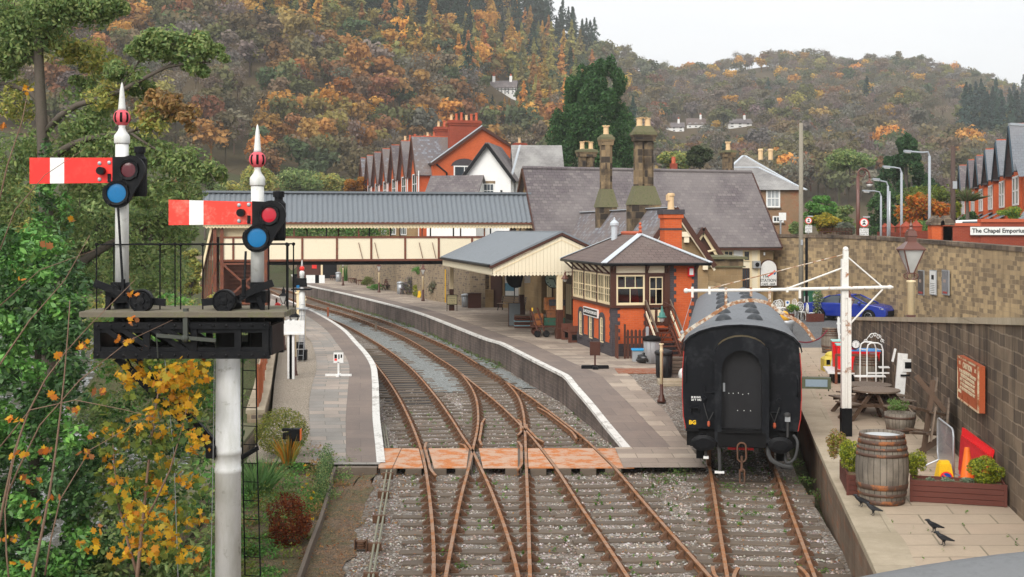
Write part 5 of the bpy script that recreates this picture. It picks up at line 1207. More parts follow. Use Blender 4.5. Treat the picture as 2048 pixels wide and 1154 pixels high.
mb = MU(WHITE); mb.box(0, s1.x-s0.x, 0, .06, 0, .42); mb.B('board', parent=SG)
text('The Chapel Emporium', .305, (.08, -.004, .215), (R(90), 0, 0), BLACK, SG, align='LEFT', bold=.008, sx=1.02)
GB = thing('brick_garden_wall', 'far row of low red brick garden walls and piers along the upper road', 'wall', (0, 0, 0))
mb = MU(BRICKD); pts_ = [at(1832, 470, 66), at(1800, 468, 74), at(1778, 466, 84), at(1758, 463, 100)]
for a, b in zip(pts_, pts_[1:]): mb.beam(V((a.x, a.y, 5.1)), V((b.x, b.y, 5.1)), .3, 1.3)
mb.beam(V((at(1832, 0, 66).x, 66, 5.1)), V((at(1862, 0, 63).x, 63, 5.1)), .3, 1.5)
for px, Y in ((1832, 66), (1802, 74), (1812, 71), (1780, 84), (1770, 92)): q = at(px, 0, Y); mb.box(q.x-.25, q.x+.25, Y-.25, Y+.25, 4.5, 6.1); mb.add([(q.x-.3, Y-.3, 6.1), (q.x+.3, Y-.3, 6.1), (q.x+.3, Y+.3, 6.1), (q.x-.3, Y+.3, 6.1), (q.x, Y, 6.45)], [(0,1,4),(1,2,4),(2,3,4),(3,0,4)])
mb.B('brickwork', parent=GB)
def hill_house(px, py, Y, w, h, label, timber=False, name='hillside_house', rh=.45):
 s_ = Y; Y = hill_at(px, py); w, h = w*Y/s_, h*Y/s_; q = at(px, py, Y); T = RZ(RNG.uniform(-.15, .15), q.x, Y, q.z); t = thing(name, label, 'house', q)
 t.location = (0, 0, 0); ridge_block(t, T @ RZ(0, -w/2, 0, -6), w, w*.5, 1, 6+h*(1-rh), 6+h, RENDER, SLATE if timber else SLATEB if rh > .5 else SLATE, .4, .4)
 if timber:
  mb = MB(T); mb.use(BLACK)
  for k in range(9): mb.box(-w/2+k*w/8-.14, -w/2+k*w/8+.14, -.08, .02, 0, h*(1-rh))
  mb.box(-w/2, w/2, -.09, .02, h*.28, h*.28+.22); mb.B('timber_frame', parent=t)
 for k in (-.3, .3) if timber else (.25,):
  mb = MB(T); mb.use(RENDER); mb.box(w*k-.45, w*k+.45, w*.2, w*.3, h*.8, h+1.6); mb.use(TERRA); mb.lathe([(.3, 0), (.25, .7)], (w*k, w*.25, h+1.6), 6); mb.B('chimney', parent=t)
 n = 5 if timber else 3
 for k in range(n): window(t, -w/2+w*(k+.3)/n, -w/2+w*(k+.7)/n, h*.08, h*.24, -.05, 2, 1, WHITE, GLASS, T, .12, .06); window(t, -w/2+w*(k+.3)/n, -w/2+w*(k+.7)/n, h*.34, h*.5, -.05, 2, 1, WHITE, GLASS, T, .12, .06)
 return t
hill_house(1003, 188, 480, 11.5, 5.6, 'black and white timbered house alone on the wooded hillside', True, rh=.48)
hill_house(1348, 264, 420, 7, 3.4, 'lowest white cottage of the group on the hill behind the stone chimneys')
hill_house(1392, 256, 430, 6.5, 3.6, 'grey roofed white villa between two other white houses on the hill', rh=.55)
hill_house(1480, 256, 420, 8.5, 3.4, 'broad white farmhouse on the hill above the hipped house roof')
CO = V((5.41, 28.3, 0)); cang = -math.atan(.172)
CR = thing('railway_carriage', 'old bogie railway carriage with a black end, grey arched roof and red side edge', 'railway carriage', CO, cang)
MAROON = paint('crimson_coach_paint', (.40, .035, .025), .4, .15, 3); COALBLK = paint('coach_end_black', (.0065, .0075, .010), .5, .5, 1.6, dirt=(.026, .028, .031), dirt_amt=.8, spec=.15)
VENT = paint('vent_dark_grey', (.045, .05, .056), .5, .2, 5)
ROOFG = paint('coach_roof_grey', (.15, .16, .175), .55, .12, 2.0, dirt=(.045, .045, .045), dirt_amt=.5)
def coach_sec(k=1.0, top=3.66):
 s = [(1.29, 1.19), (1.345, 1.45), (1.37, 1.9), (1.37, 2.5), (1.34, 3.02)]
 n = 12; arc = [(1.36*math.cos(a), 3.04+(top-3.04)*math.sin(a)**.9) for a in np.linspace(0.0, math.pi, n+1)]
 return s, arc
sd, arc = coach_sec(); LEN = 17.4
poly = sd+arc[1:-1]+[(-x, z) for x, z in sd[::-1]]
mb = MU(COALBLK); mb.add([(x, 0, z) for x, z in poly], [tuple(range(len(poly)))]); mb.add([(x, LEN, z) for x, z in poly], [tuple(range(len(poly)))[::-1]])
mb.use(MAROON)
for s in (1, -1):
 for (xa, za), (xb, zb) in zip(sd, sd[1:]): mb.add([(s*xa, 0, za), (s*xa, LEN, za), (s*xb, LEN, zb), (s*xb, 0, zb)], [(0,1,2,3)])
mb.use(BLACKM); mb.add([(sd[0][0], 0, 1.19), (-sd[0][0], 0, 1.19), (-sd[0][0], LEN, 1.19), (sd[0][0], LEN, 1.19)], [(0,1,2,3)])
mb.B('body', parent=CR)
mb = MU(ROOFG, True); ra2 = [(x*1.03, z+.02) for x, z in arc]; m = len(ra2)
mb.add([(x, -.07, z) for x, z in ra2]+[(x, LEN+.07, z) for x, z in ra2], [(k, k+1, m+k+1, m+k) for k in range(m-1)])
mb.use(COALBLK); mb.add([(x, -.07, z) for x, z in ra2]+[(x*.985, -.07, z-.035) for x, z in ra2]+[(x*.985, .0, z-.035) for x, z in ra2], [(k, k+1, m+k+1, m+k) for k in range(m-1)]+[(m+k, m+k+1, 2*m+k+1, 2*m+k) for k in range(m-1)])
rf = mb.B('roof', parent=CR)
for s, n0 in ((-.40, 1.75), (.36, 2.0)):
 for k in range(7):
  mb = MU(VENT, True); y = n0+2.35*k; zz = 3.58
  for i in range(7):
   pass
  vs = []; fs = []
  for i in range(7):
   t = i/6; w = .20*math.sin(math.pi*(.12+.76*t))+.02
   for j in range(9):
    a = math.pi*j/8; vs.append((s+w*math.cos(a), y-.22+.44*t, zz+.22*math.sin(a)*math.sin(math.pi*(.1+.8*t))**.5))
  for i in range(6):
   for j in range(8): fs.append((i*9+j, i*9+j+1, (i+1)*9+j+1, (i+1)*9+j))
  fs += [tuple(range(9)), tuple(range(54, 63))]; mb.add(vs, fs); mb.B('roof_ventilator', parent=rf)
for k in range(6):
 mb = MU(GLASS)
 for s in (1, -1): mb.box(s*1.362-.01, s*1.362+.01, 1.2+k*2.7, 2.4+k*2.7, 2.0, 2.75)
 mb.B('side_window', parent=CR)
def archpts(w, zb, zt, n=10, r=None):
 r = r or w; return [(-w, zb), (w, zb)]+[(w*math.cos(a), zt-r+r*math.sin(a)) for a in np.linspace(0, math.pi, n+1)]
mb = MU(COALBLK); outer = archpts(.62, .95, 3.42, 12, .42); inner = archpts(.46, 1.22, 3.10, 12); yo = -.42
vo = [(x, yo, z) for x, z in outer]; vi = [(x, yo, z) for x, z in inner]; n = len(outer)
mb.add(vo+vi, [(k, (k+1) % n, n+(k+1) % n, n+k) for k in range(n)]); mb.add(vo+[(x, 0, z) for x, z in outer], [(k, (k+1) % n, n+(k+1) % n, n+k) for k in range(n)]); mb.add(vi+[(x, -.12, z) for x, z in inner], [(k, (k+1) % n, n+(k+1) % n, n+k) for k in range(n)])
mb.use(paint('rusty_gangway_top', (.09, .07, .035), .7, .5, 6, dirt=(.16, .09, .03), dirt_amt=.8)); mb.add([(x*1.005, yo-.004, z+.005) for x, z in outer[4:-2]]+[(x*1.005, .0, z+.006) for x, z in outer[4:-2]], [(k, k+1, n-6+k+1, n-6+k) for k in range(n-7)])
gw_ = mb.B('gangway', parent=CR)
mb = MU(paint('door_black', (.010, .010, .012), .5, .5, 2)); mb.add([(x, -.11, z) for x, z in inner], [tuple(range(len(inner)))]); mb.use(GALV); mb.box(-.43, -.38, -.14, -.11, 2.1, 2.3); mb.use(WHITE)
for x, z in ((-.3, 2.05), (-.2, 2.05), (-.08, 2.06), (.02, 2.03), (.15, 2.05), (-.1, 1.65), (.05, 1.65), (.2, 1.65)): mb.box(x, x+.018, -.115, -.108, z, z+.018)
mb.B('door', parent=gw_)
mb = MU(BLACKM); mb.box(-.46, .46, -.5, -.02, 1.19, 1.24); mb.box(-.55, .55, -.44, -.1, .86, 1.2); mb.B('fall_plate', parent=gw_)
mb = MU(BLACKM)
mb.box(-1.2, 1.2, .1, .3, .75, 1.18); mb.box(-1.05, -.85, .3, LEN, .85, 1.15); mb.box(.85, 1.05, .3, LEN, .85, 1.15); mb.box(-1.3, -1.0, .0, LEN, 1.12, 1.2); mb.box(-1.0, 1.0, 6, 11, .45, 1.0)
for x in (-1.28, 1.1): mb.box(x, x+.2, .2, .9, .75, 1.15)
mb.B('underframe', parent=CR)
for yb in (3.0, 14.3):
 mb = MU(BLACKM)
 for s in (-1, 1): mb.box(s*.98-.06, s*.98+.06, yb-1.8, yb+1.8, .42, .72); mb.box(s*.98-.1, s*.98+.1, yb-1.5, yb-1.05, .2, .85); mb.box(s*.98-.1, s*.98+.1, yb+1.05, yb+1.5, .2, .85)
 mb.box(-1, 1, yb-.2, yb+.2, .5, .85); b = mb.B('bogie', parent=CR)
 for dy in (-1.27, 1.27):
  for s in (-1, 1): w = MB(); w.use(CHAIR); w.lathe([(.10, -.07), (.46, -.065), (.46, .0), (.50, .005), (.50, .03), (.1, .05)], (0, 0, 0), 24, Matrix.Translation((s*.75, yb+dy, .46)) @ Matrix.Rotation(R(-90*s), 4, 'Y')); w.build('wheel', parent=b)
for s, xb in ((-1, -.88), (1, .87)):
 mb = MU(BLACK); mb.tube([(xb, .1, .93), (xb, -.12, .93)], .13, 14); mb.tube([(xb, -.1, .93), (xb, -.42, .93)], .075, 12)
 el = [(.285*math.cos(a), .19*math.sin(a)) for a in np.linspace(0, 2*math.pi, 21)[:-1]]
 vs = [(xb+x, -.42, .93+z) for x, z in el]+[(xb+x, -.46, .93+z) for x, z in el]+[(xb+x*.6, -.485, .93+z*.6) for x, z in el]; nn = 20
 mb.add(vs, [tuple(range(nn)), tuple(range(2*nn, 3*nn))]+[(r*nn+k, r*nn+(k+1) % nn, (r+1)*nn+(k+1) % nn, (r+1)*nn+k) for r in (0, 1) for k in range(nn)])
 mb.B('buffer', parent=CR)
mb = MU(rusty('rusty_chain', (.10, .06, .04), (.15, .07, .04), .5))
def link(mb, c, w, h, r):
 pts = [(c[0]+w*math.cos(a), c[1], c[2]+(h if math.sin(a) > 0 else -h)+w*math.sin(a)) for a in np.linspace(0, 2*math.pi, 17)]; mb.tube(pts, r, 6)
mb.tube([(0, 0, .95), (0, -.42, .93)], .05, 8)
link(mb, (.0, -.46, .74), .10, .12, .022); mb.tube([(0, -.47, .66), (0, -.47, .30)], .03, 7); link(mb, (.01, -.48, .19), .055, .11, .022); mb.use(REDB); mb.beam((-.32, -.2, .78), (.28, -.2, .78), .04, .05)
mb.B('coupling', parent=CR)
HOSE = paint('rubber_hose', (.05, .05, .05), .7, .3, 10)
mb = MU(HOSE); mb.tube(spline([V(p) for p in ((.62, -.05, 1.0), (.60, -.3, .82), (.66, -.42, .6), (.9, -.45, .46), (1.12, -.4, .42))], .06), .055, 8); mb.B('brake_hose', parent=CR)
mb = MU(HOSE); mb.tube(spline([V(p) for p in ((-.55, -.05, 1.0), (-.52, -.3, .85), (-.5, -.36, .3))], .06), .045, 8); mb.use(WHITE); mb.box(-.62, -.40, -.4, -.34, .22, .27); mb.B('brake_hose', parent=CR)
mb = MU(HOSE); mb.tube(spline([V(p) for p in ((1.2, -.06, 1.1), (1.28, -.2, .95), (1.2, -.3, .6), (1.02, -.3, .5), (1.0, -.2, .75))], .06), .035, 8); mb.tube([(-.83, -.1, 1.0), (-.82, -.3, .75), (-.82, -.3, .6)], .03, 6); mb.use(WHITE); mb.box(-.88, -.76, -.34, -.28, .54, .60); mb.B('steam_hose', parent=CR)
mb = MU(MAROON)
for s in (1, -1):
 for (xa, za), (xb, zb) in zip(sd, sd[1:]): mb.beam((s*(xa+.012), .02, za), (s*(xb+.006), .02, zb), .02, .05)
mb.B('red_edge', parent=CR)
mb = MU(COALBLK)
mb.tube([(-.87, -.02, 1.92), (-.87, -.07, 1.92)], .06, 10); mb.tube([(.87, -.02, 1.9), (.87, -.07, 1.9)], .06, 10); mb.tube([(-.86, -.05, 2.2), (-.86, -.06, 2.06), (-.63, -.06, 2.06)], .018, 6); mb.tube([(.66, -.05, 1.62), (.88, -.05, 1.62), (.88, -.05, 1.78)], .018, 6)
mb.box(-1.2, -.98, -.1, 0, 1.68, 1.72); mb.box(-1.2, -1.17, -.1, 0, 1.6, 1.7); mb.box(-1.01, -.98, -.1, 0, 1.6, 1.7); mb.tube([(1.28, -.05, 2.5), (1.3, -.1, 2.4), (1.3, -.1, 2.1), (1.28, -.05, 2.0)], .02, 6); mb.tube([(-1.29, -.04, 2.9), (-1.3, -.08, 2.8), (-1.3, -.08, 2.3)], .015, 6)
mb.B('end_fittings', parent=CR)
mb = MU(HOSE); mb.tube([(-.88, -.08, 1.8), (-.8, -.08, 1.5), (-.76, -.08, 1.38), (-.65, -.06, 1.6)], .012, 5); mb.use(TERRA); mb.lathe([(.02, 0), (.035, .04), (.03, .12), (.01, .13)], (-.76, -.09, 1.26), 8); mb.B('jumper_cable', parent=CR); mb = MU(HOSE); mb.tube([(.87, -.08, 1.75), (.76, -.08, 1.4), (.67, -.06, 1.6)], .012, 5); mb.use(TERRA); mb.lathe([(.02, 0), (.04, .04), (.03, .12), (.01, .13)], (.76, -.09, 1.26), 8); mb.B('jumper_cable', parent=CR)
mb = MU(GALV); mb.box(1.0, 1.12, -.09, 0, 1.42, 1.54); mb.use(HOSE); mb.tube([(1.06, -.05, 1.42), (1.06, -.05, 1.05)], .03, 6); mb.lathe([(.08, 0), (.08, .06), (.04, .09)], (1.05, -.05, 1.54), 8); mb.B('socket_box', parent=CR)
text('BG', .13, (-1.14, -.004, 1.33), (R(90), 0, 0), YEL, CR, bold=.006)
text('M 81043\n 25 T 10C', .062, (-1.06, -.004, 1.90), (R(90), 0, 0), WHITE, CR, bold=.002)
fl = thing('floodlight', 'green edged box floodlight sticking out beside the black carriage end over the platform', 'floodlight', CO+V((1.37, -.2, 2.3)), cang)
mb = MU(paint('olive_casing', (.08, .09, .05), .6, .3, 8)); mb.box(.0, .66, -.1, .12, -.10, .16); mb.box(-.12, .0, .0, .08, -.02, .1); mb.box(.6, .63, -.02, .02, -.16, -.1); mb.B('casing', parent=fl)
mb = MU(paint('lamp_glass_blue_grey', (.22, .28, .33), .2, .2, 5, spec=.6)); mb.box(.08, .58, -.115, -.1, -.05, .12); mb.B('lamp_glass', parent=fl)
LG = thing('loading_gauge', 'white rusty loading gauge post with a long boom and hanging arc over the carriage', 'loading gauge', gp(1692, 872, .9))
ly = LG.location.y; lx = LG.location.x
def lg(px, py, dy=0): q = at(px, py, ly); return V((q.x-lx, dy, q.z-.9))
mb = MU(WHITE_OLD); T0 = lg(1690, 497).z
mb.box(-.115, -.035, -.06, .06, .68, T0-.25); mb.box(.035, .115, -.06, .06, .68, T0-1.2); mb.box(-.03, .03, -.03, .03, .68, T0-1.2); mb.box(-.07, .05, -.05, .05, T0-1.2, T0-.05); mb.sphere((-.01, 0, T0-.02), .07, 8)
mb.B('post', parent=LG)
mb = MU(BLACK); mb.box(-.13, .13, -.08, .08, -.1, .68); mb.B('post_foot', parent=LG)
mb = MU(WHITE_OLD); mb.tube([lg(1372, 581, -.1), lg(1500, 580, -.1), lg(1776, 574, -.1)], .042, 10); mb.sphere(lg(1371, 581, -.1), .06, 8); mb.lathe([(.04, 0), (.06, .03), (.02, .12)], (0, 0, 0), 8, Matrix.Translation(lg(1774, 574, -.1)) @ Matrix.Rotation(R(90), 4, 'Y')); mb.B('boom', parent=LG)
mb = MU(RUSTW := rusty('mostly_rust_white', (.66, .60, .50), (.34, .16, .075), .55, 6)); mb.tube([lg(1687, 509), lg(1417, 577, -.1)], .014, 6); mb.use(WHITE_OLD); mb.tube([lg(1687, 535), lg(1572, 577, -.1)], .022, 6); mb.tube([lg(1693, 512), lg(1762, 573, -.1)], .018, 6); mb.tube([lg(1763, 578, -.1), lg(1695, 653)], .022, 6); mb.B('stay_rods', parent=LG)
mb = MU(RUSTW)
for px, yb in ((1450, 610), (1500, 592), (1537, 606)): mb.beam(lg(px, 574, -.12), lg(px, yb, -.12), .06, .03)
mb.use(WHITE_OLD)
for px, yb in ((1383, 594), (1417, 588), (1572, 584), (1597, 596)): mb.beam(lg(px, 573, -.13), lg(px, yb, -.13), .055, .03)
mb.B('hangers', parent=LG)
mb = MU(RUSTW); P = spline([lg(x, y, -.12) for x, y in ((1357, 680), (1366, 668), (1385, 653), (1417, 633), (1450, 612), (1475, 603), (1505, 600), (1535, 606), (1552, 619), (1570, 630), (1590, 639), (1606, 652), (1618, 668), (1626, 680))], .12)
for a, b in zip(P, P[1:]): mb.beam(a, b, .035, .085)
mb.B('gauge_arc', parent=LG)
mb = MU(GALV); mb.tube([lg(1383, 594, -.12), lg(1372, 630, -.1), lg(1362, 664, -.1)], .006, 5); mb.sphere(lg(1363, 664, -.1), .05, 6); mb.B('tell_tale_wire', parent=LG)
SY = 16.8
SGN = thing('bracket_signal', 'tall white bracket signal with two red semaphore arms on a black lattice platform', 'railway signal', V((at(456, 0, SY).x, SY, -.6)))
so_ = SGN.location.copy()
def sg_(px, py, dy=0.0): q = at(px, py, SY); return V((q.x-so_.x, dy, q.z-so_.z))
mb = MU(WHITE_DIRTY, True); zt = sg_(456, 712).z
mb.lathe([(.178, -1.5), (.178, sg_(0, 945).z), (.185, sg_(0, 944).z), (.185, sg_(0, 935).z), (.176, sg_(0, 934).z), (.176, sg_(0, 908).z), (.186, sg_(0, 907).z), (.186, sg_(0, 897).z), (.172, sg_(0, 896).z), (.168, zt)], (0, 0, 0), 28); mb.B('mast', parent=SGN)
mb = MU(BLACK, True); mb.lathe([(.168, zt), (.168, sg_(0, 607).z)], (0, 0, 0), 24); mb.lathe([(.10, sg_(0, 616).z), (.19, sg_(0, 616).z), (.19, sg_(0, 606).z), (.17, sg_(0, 602).z), (.1, sg_(0, 601).z)], (0, 0, 0), 24); mb.B('mast_head', parent=SGN)
mb = MU(BLACK)
def bolt(mb, p, r=.022): mb.sphere(p, r, 6, 1, .6, 1)
for dy in (-.42, .42):
 x0, x1 = sg_(210, 0).x, sg_(552 if dy < 0 else 556, 0).x; zt_, zb_ = sg_(0, 646).z, sg_(0, 704).z
 mb.box(x0, x1, dy-.05, dy+.05, zt_-.045, zt_+.045); mb.box(x0, x1, dy-.01, dy+.01, zt_-.10, zt_-.04); mb.box(x0, x1, dy-.05, dy+.05, zb_-.045, zb_+.055); mb.box(x0, x1, dy-.01, dy+.01, zb_+.05, zb_+.11)
 for px in (216, 312, 404, 490, 544): mb.box(sg_(px, 0).x-.045, sg_(px, 0).x+.045, dy-.03, dy+.03, zb_, zt_)
 for a, b in (((232, 652), (300, 700)), ((322, 652), (396, 700)), ((262, 652), (318, 690)), ((350, 652), (404, 690))): mb.beam(sg_(*a, dy-.02), sg_(*b, dy-.02), .03, .07)
 for k in range(14): bolt(mb, (lerp(x0+.06, x1-.06, k/13), dy-.055, zb_)); bolt(mb, (lerp(x0+.06, x1-.06, k/13), dy-.055, zt_))
for px in (214, 552): mb.box(sg_(px, 0).x-.03, sg_(px, 0).x+.03, -.42, .42, sg_(0, 704).z, sg_(0, 646).z)
mb.B('bracket_truss', parent=SGN)
mb = MU(BLACK); mb.beam(sg_(246, 712, -.25), sg_(432, 896, -.17), .07, .09); mb.beam(sg_(256, 712, .25), sg_(432, 896, .1), .07, .09); mb.box(sg_(418, 0).x, sg_(436, 0).x, -.19, .19, sg_(0, 912).z, sg_(0, 890).z); mb.B('diagonal_strut', parent=SGN)
DECK = paint('mossy_deck_timber', (.15, .13, .095), .9, .35, 6, dirt=(.10, .12, .03), dirt_amt=.6)
mb = MU(DECK); zd = sg_(0, 626).z
for k, dy in enumerate((-.55, -.34, -.13, .08, .29, .50)): mb.bbox(sg_(186 if k < 4 else 196, 0).x, sg_(584 if k < 4 else 575, 0).x, dy, dy+.19, zd-.02-.004*(k % 2), zd+.055+.004*(k % 3), .008)
mb.B('deck', parent=SGN)
mb = MU(BLACKM); zr = sg_(0, 489).z
for dy, xs_, xe in ((-.12, 199, 579), (.5, 204, 574)):
 for px in ((199, 325, 366, 410, 541, 579) if dy < 0 else (204, 330, 560, 574)): mb.tube([(sg_(px, 0).x, dy, zd+.04), (sg_(px, 0).x, dy, zr)], .010, 6); mb.sphere((sg_(px, 0).x, dy, zr), .026, 6)
 mb.tube([(sg_(xs_, 0).x, dy, zr), (sg_(xe, 0).x, dy, zr+.005)], .011, 6)
mb.tube([(sg_(199, 0).x, -.12, zr), (sg_(204, 0).x, .5, zr)], .011, 6); mb.B('handrail', parent=SGN)
def doll(cx, top, pole_top, arm, arm_l, cy_, red, ztilt):
 """one post with its finial, arm, spectacle, lamp, rod and balance weight"""
 X = sg_(cx, 0).x; zb_ = sg_(0, 700).z; zp = sg_(0, pole_top).z; zbl = sg_(0, 562).z
 mb = MU(BLACK, True); mb.lathe([(.105, zb_), (.105, zbl-.02)], (X, 0, 0), 18); mb.use(WHITE_DIRTY, True); mb.lathe([(.094, zbl-.02), (.090, zp)], (X, 0, 0), 18); mb.B('doll_post', parent=SGN)
 mb = MU(WHITE_DIRTY, True); mb.lathe([(.10, zp-.005), (.108, zp+.01), (.108, zp+.10), (.095, zp+.125), (.06, zp+.17), (.042, zp+.22), (.05, zp+.26)], (X, 0, 0), 16)
 zc = zp+.36; fin = mb.B('finial', parent=SGN)
 PINK = paint('faded_red_finial', (.74, .10, .13), .5, .15, 12, dirt=(.25, .10, .04), dirt_amt=.5)
 mb = MU(PINK, True); mb.sphere((X, 0, zc), .118, 16); mb.use(BLACKM)
 for k in range(8):
  a = k*math.pi/4+.2; d_ = V((math.cos(a), math.sin(a), 0))
  P = [V((X, 0, zc))+(d_*math.cos(b)+V((0, 0, math.sin(b))))*.1195 for b in np.linspace(-.62, .62, 7)]
  t = V((-d_.y, d_.x, 0))*.017
  for p, q in zip(P, P[1:]): mb.quad(p-t, p+t, q+t, q-t)
 mb.B('finial_ball', parent=fin)
 mb = MU(WHITE_DIRTY, True); mb.lathe([(.058, zc+.105), (.05, zc+.14), (.03, zc+.38), (.014, zc+.47), (.001, zc+.50)], (X, 0, 0), 14); mb.B('finial_spike', parent=fin)
 x0, x1 = sg_(arm_l, 0).x, sg_(arm, 0).x; za, zb2 = sg_(0, cy_[0]).z, sg_(0, cy_[1]).z; yf = -.19
 at_ = lambda x: za-ztilt*(x-x0)/(x1-x0); ab_ = lambda x: zb2+.025-.025*(x-x0)/(x1-x0)*0-ztilt*(x-x0)/(x1-x0)*0+.012*(x-x0)/(x1-x0)
 ws, we = lerp(x0, x1, .245), lerp(x0, x1, .415); mb = MB()
 FR = RED if red else REDF
 for a, b, m_ in ((x0, ws, FR), (ws, we, WHITE), (we, x1+.01, FR)): mb.use(m_); mb.add([(a, yf, ab_(a)), (b, yf, ab_(b)), (b, yf, at_(b)), (a, yf, at_(a)), (a, yf+.02, ab_(a)), (b, yf+.02, ab_(b)), (b, yf+.02, at_(b)), (a, yf+.02, at_(a))], [(0,1,2,3),(7,6,5,4),(0,4,5,1),(3,2,6,7),(0,3,7,4),(1,5,6,2)])
 ar = mb.B('semaphore_arm', parent=SGN)
 mb = MU(GALV)
 for fx, fz in ((.955, .82), (.955, .2), (.84, .22), (.84, .8)): p = (lerp(x0, x1, fx), yf-.006, lerp(zb2, za, fz)); mb.sphere(p, .028, 8, 1, .5, 1)
 mb.use(BLACK); px_, pz_ = lerp(x0, x1, .87), lerp(zb2, za, .52); mb.tube([(px_, yf+.01, pz_), (px_, yf-.10, pz_)], .055, 12); mb.box(lerp(x0, x1, .94), lerp(x0, x1, .975), yf-.02, yf, lerp(zb2, za, .12), lerp(zb2, za, .42)); mb.B('arm_fittings', parent=ar)
 rc, bc = red_c[cx], blue_c[cx]; R1, R2 = V(sg_(*rc)), V(sg_(*bc)); r1_, r2_ = .150, .180
 hull = []
 for a in np.linspace(R(115), R(-35), 12): hull.append((R1.x+.20*math.cos(a)+.03, R1.z+.20*math.sin(a)))
 for a in np.linspace(R(-30), R(-200), 14): hull.append((R2.x+.205*math.cos(a), R2.z+.205*math.sin(a)))
 hull.append((x1-.005, zb2+.02)); hull.append((x1-.005, za-ztilt+.01))
 mb = MU(BLACK); mb.prism(hull, yf-.012, yf+.035, 'xz')
 sp = mb.B('spectacle_plate', parent=ar)
 for c_, rr, gm_ in ((R1, .105, RED_GLD if red else RED_GL), (R2, .135, BLUE_GL)):
  mb = MU(BLACK, False); T = Matrix.Translation((c_.x, yf-.012, c_.z)) @ Matrix.Rotation(R(90), 4, 'X')
  mb.lathe([(rr, 0), (rr, .025), (rr+.035, .03), (rr+.045, .0)], (0, 0, 0), 24, T)
  for a in (.6, 2.6, 4.1, 5.6): mb.box(c_.x+(rr+.03)*math.cos(a)-.02, c_.x+(rr+.03)*math.cos(a)+.02, yf-.05, yf-.02, c_.z+(rr+.03)*math.sin(a)-.02, c_.z+(rr+.03)*math.sin(a)+.02)
  mb.B('lens_ring', parent=sp); mb = MU(gm_, False); mb.lathe([(.0001, .012), (rr*.6, .009), (rr+.005, .002)], (0, 0, 0), 24, T); mb.B('lens', parent=sp)
 lx_ = R1.x+.09; mb = MU(BLACK); mb.lathe([(.09, -.36), (.10, -.3), (.10, .16), (.06, .21), (.06, .25), (.08, .25), (.08, .33), (.001, .34)], (lx_, .02, R1.z), 14); mb.box(lx_-.16, lx_+.02, -.02, .06, R1.z-.3, R1.z-.24); mb.B('lamp', parent=SGN)
 s = -1 if red else 1; hub = V((X+s*.02, -.15, sg_(0, 578).z))
 mb = MU(BLACK); fl_ = -s
 mb.box(hub.x-.14, hub.x+.14, -.22, .10, hub.z-.18, hub.z-.02); mb.tube([hub+V((0, .05, .02)), hub+V((0, -.16, .02))], .055, 10); mb.box(hub.x-.08, hub.x+.08, -.18, -.02, hub.z-.02, hub.z+.10); mb.beam(hub+V((-fl_*.05, -.12, -.1)), hub+V((-fl_*.12, -.1, -.34)), .06, .06)
 a = hub+V((s*.26, -.16, .10)); b = hub+V((fl_*.72, -.16, -.17)); mb.beam(a, hub+V((0, -.16, .0)), .03, .10); mb.beam(hub+V((0, -.16, .0)), hub+V((fl_*.22, -.16, -.12)), .03, .09); mb.beam(hub+V((fl_*.2, -.16, -.12)), b, .03, .10)
 wc = hub+V((fl_*.40, -.20, -.145)); T = Matrix.Translation(wc) @ Matrix.Rotation(R(90), 4, 'X'); mb.lathe([(.001, .055), (.05, .05), (.055, .035), (.13, .035), (.145, .05), (.16, .04), (.16, -.06), (.001, -.06)], (0, 0, 0), 26, T)
 for k in range(5): mb.box(wc.x+.09*math.cos(k*1.257)-.012, wc.x+.09*math.cos(k*1.257)+.012, wc.y-.055, wc.y-.03, wc.z+.09*math.sin(k*1.257)-.012, wc.z+.09*math.sin(k*1.257)+.012)
 mb.B('balance_weight', parent=SGN)
 mb = MU(BLACK); mb.tube([V((X+(.02 if red else .02)-(.0 if red else .14), -.2, R2.z-.19)) if not red else V((X+.01, -.2, R2.z-.19)), V(hub)+V((fl_*.14, -.16, -.07))], .017, 6); mb.tube([V(hub)+V((fl_*.14, -.17, .15)), V(hub)+V((fl_*.14, -.17, -.08))], .03, 6); mb.B('down_rod', parent=SGN)
REDF = paint('sun_faded_signal_red', (.82, .055, .035), .4, .1, 4, dirt=(.88, .24, .18), dirt_amt=.7)
red_c = {244: (266, 341), 515: (544, 430)}; blue_c = {244: (243, 387), 515: (520, 475)}
doll(244, 187, 287, 235, 70, (317, 372), True, 0.0); doll(515, 272, 371, 511, 345, (400, 454), False, .03)
mb = MU(paint('greenish_iron', (.055, .06, .05), .6, .4, 9)); mb.beam(sg_(391, 612, -.5), sg_(391, 672, -.5), .06, .07); mb.beam(sg_(335, 664, -.52), sg_(450, 674, -.52), .03, .05); mb.sphere(sg_(391, 670, -.53), .055, 8); mb.tube([sg_(335, 664, -.52), sg_(337, 708, -.5)], .008, 4); mb.tube([sg_(447, 674, -.52), sg_(447, 712, -.3)], .008, 4); mb.B('rocking_lever', parent=SGN)
mb = MU(GALV); mb.tube([sg_(346, 712, -.4), sg_(366, 900, -.45), sg_(380, 1250, -.5)], .005, 4); mb.tube([sg_(441, 712, -.35), sg_(437, 900, -.3), sg_(430, 1260, -.3)], .005, 4); mb.use(BLACKM); mb.tube(spline([sg_(268, 712, -.3), sg_(290, 742, -.3), sg_(340, 738, -.3), sg_(400, 714, -.3)], .1), .012, 5); mb.B('signal_wire', parent=SGN)
mb = MU(BLACKM)
la, lb = [sg_(497, 712, .5), sg_(501, 905, .42), sg_(512, 1165, .3)], [sg_(468, 712, .55), sg_(470, 905, .47), sg_(479, 1165, .35)]
mb.tube(la, .010, 6); mb.tube(lb, .010, 6)
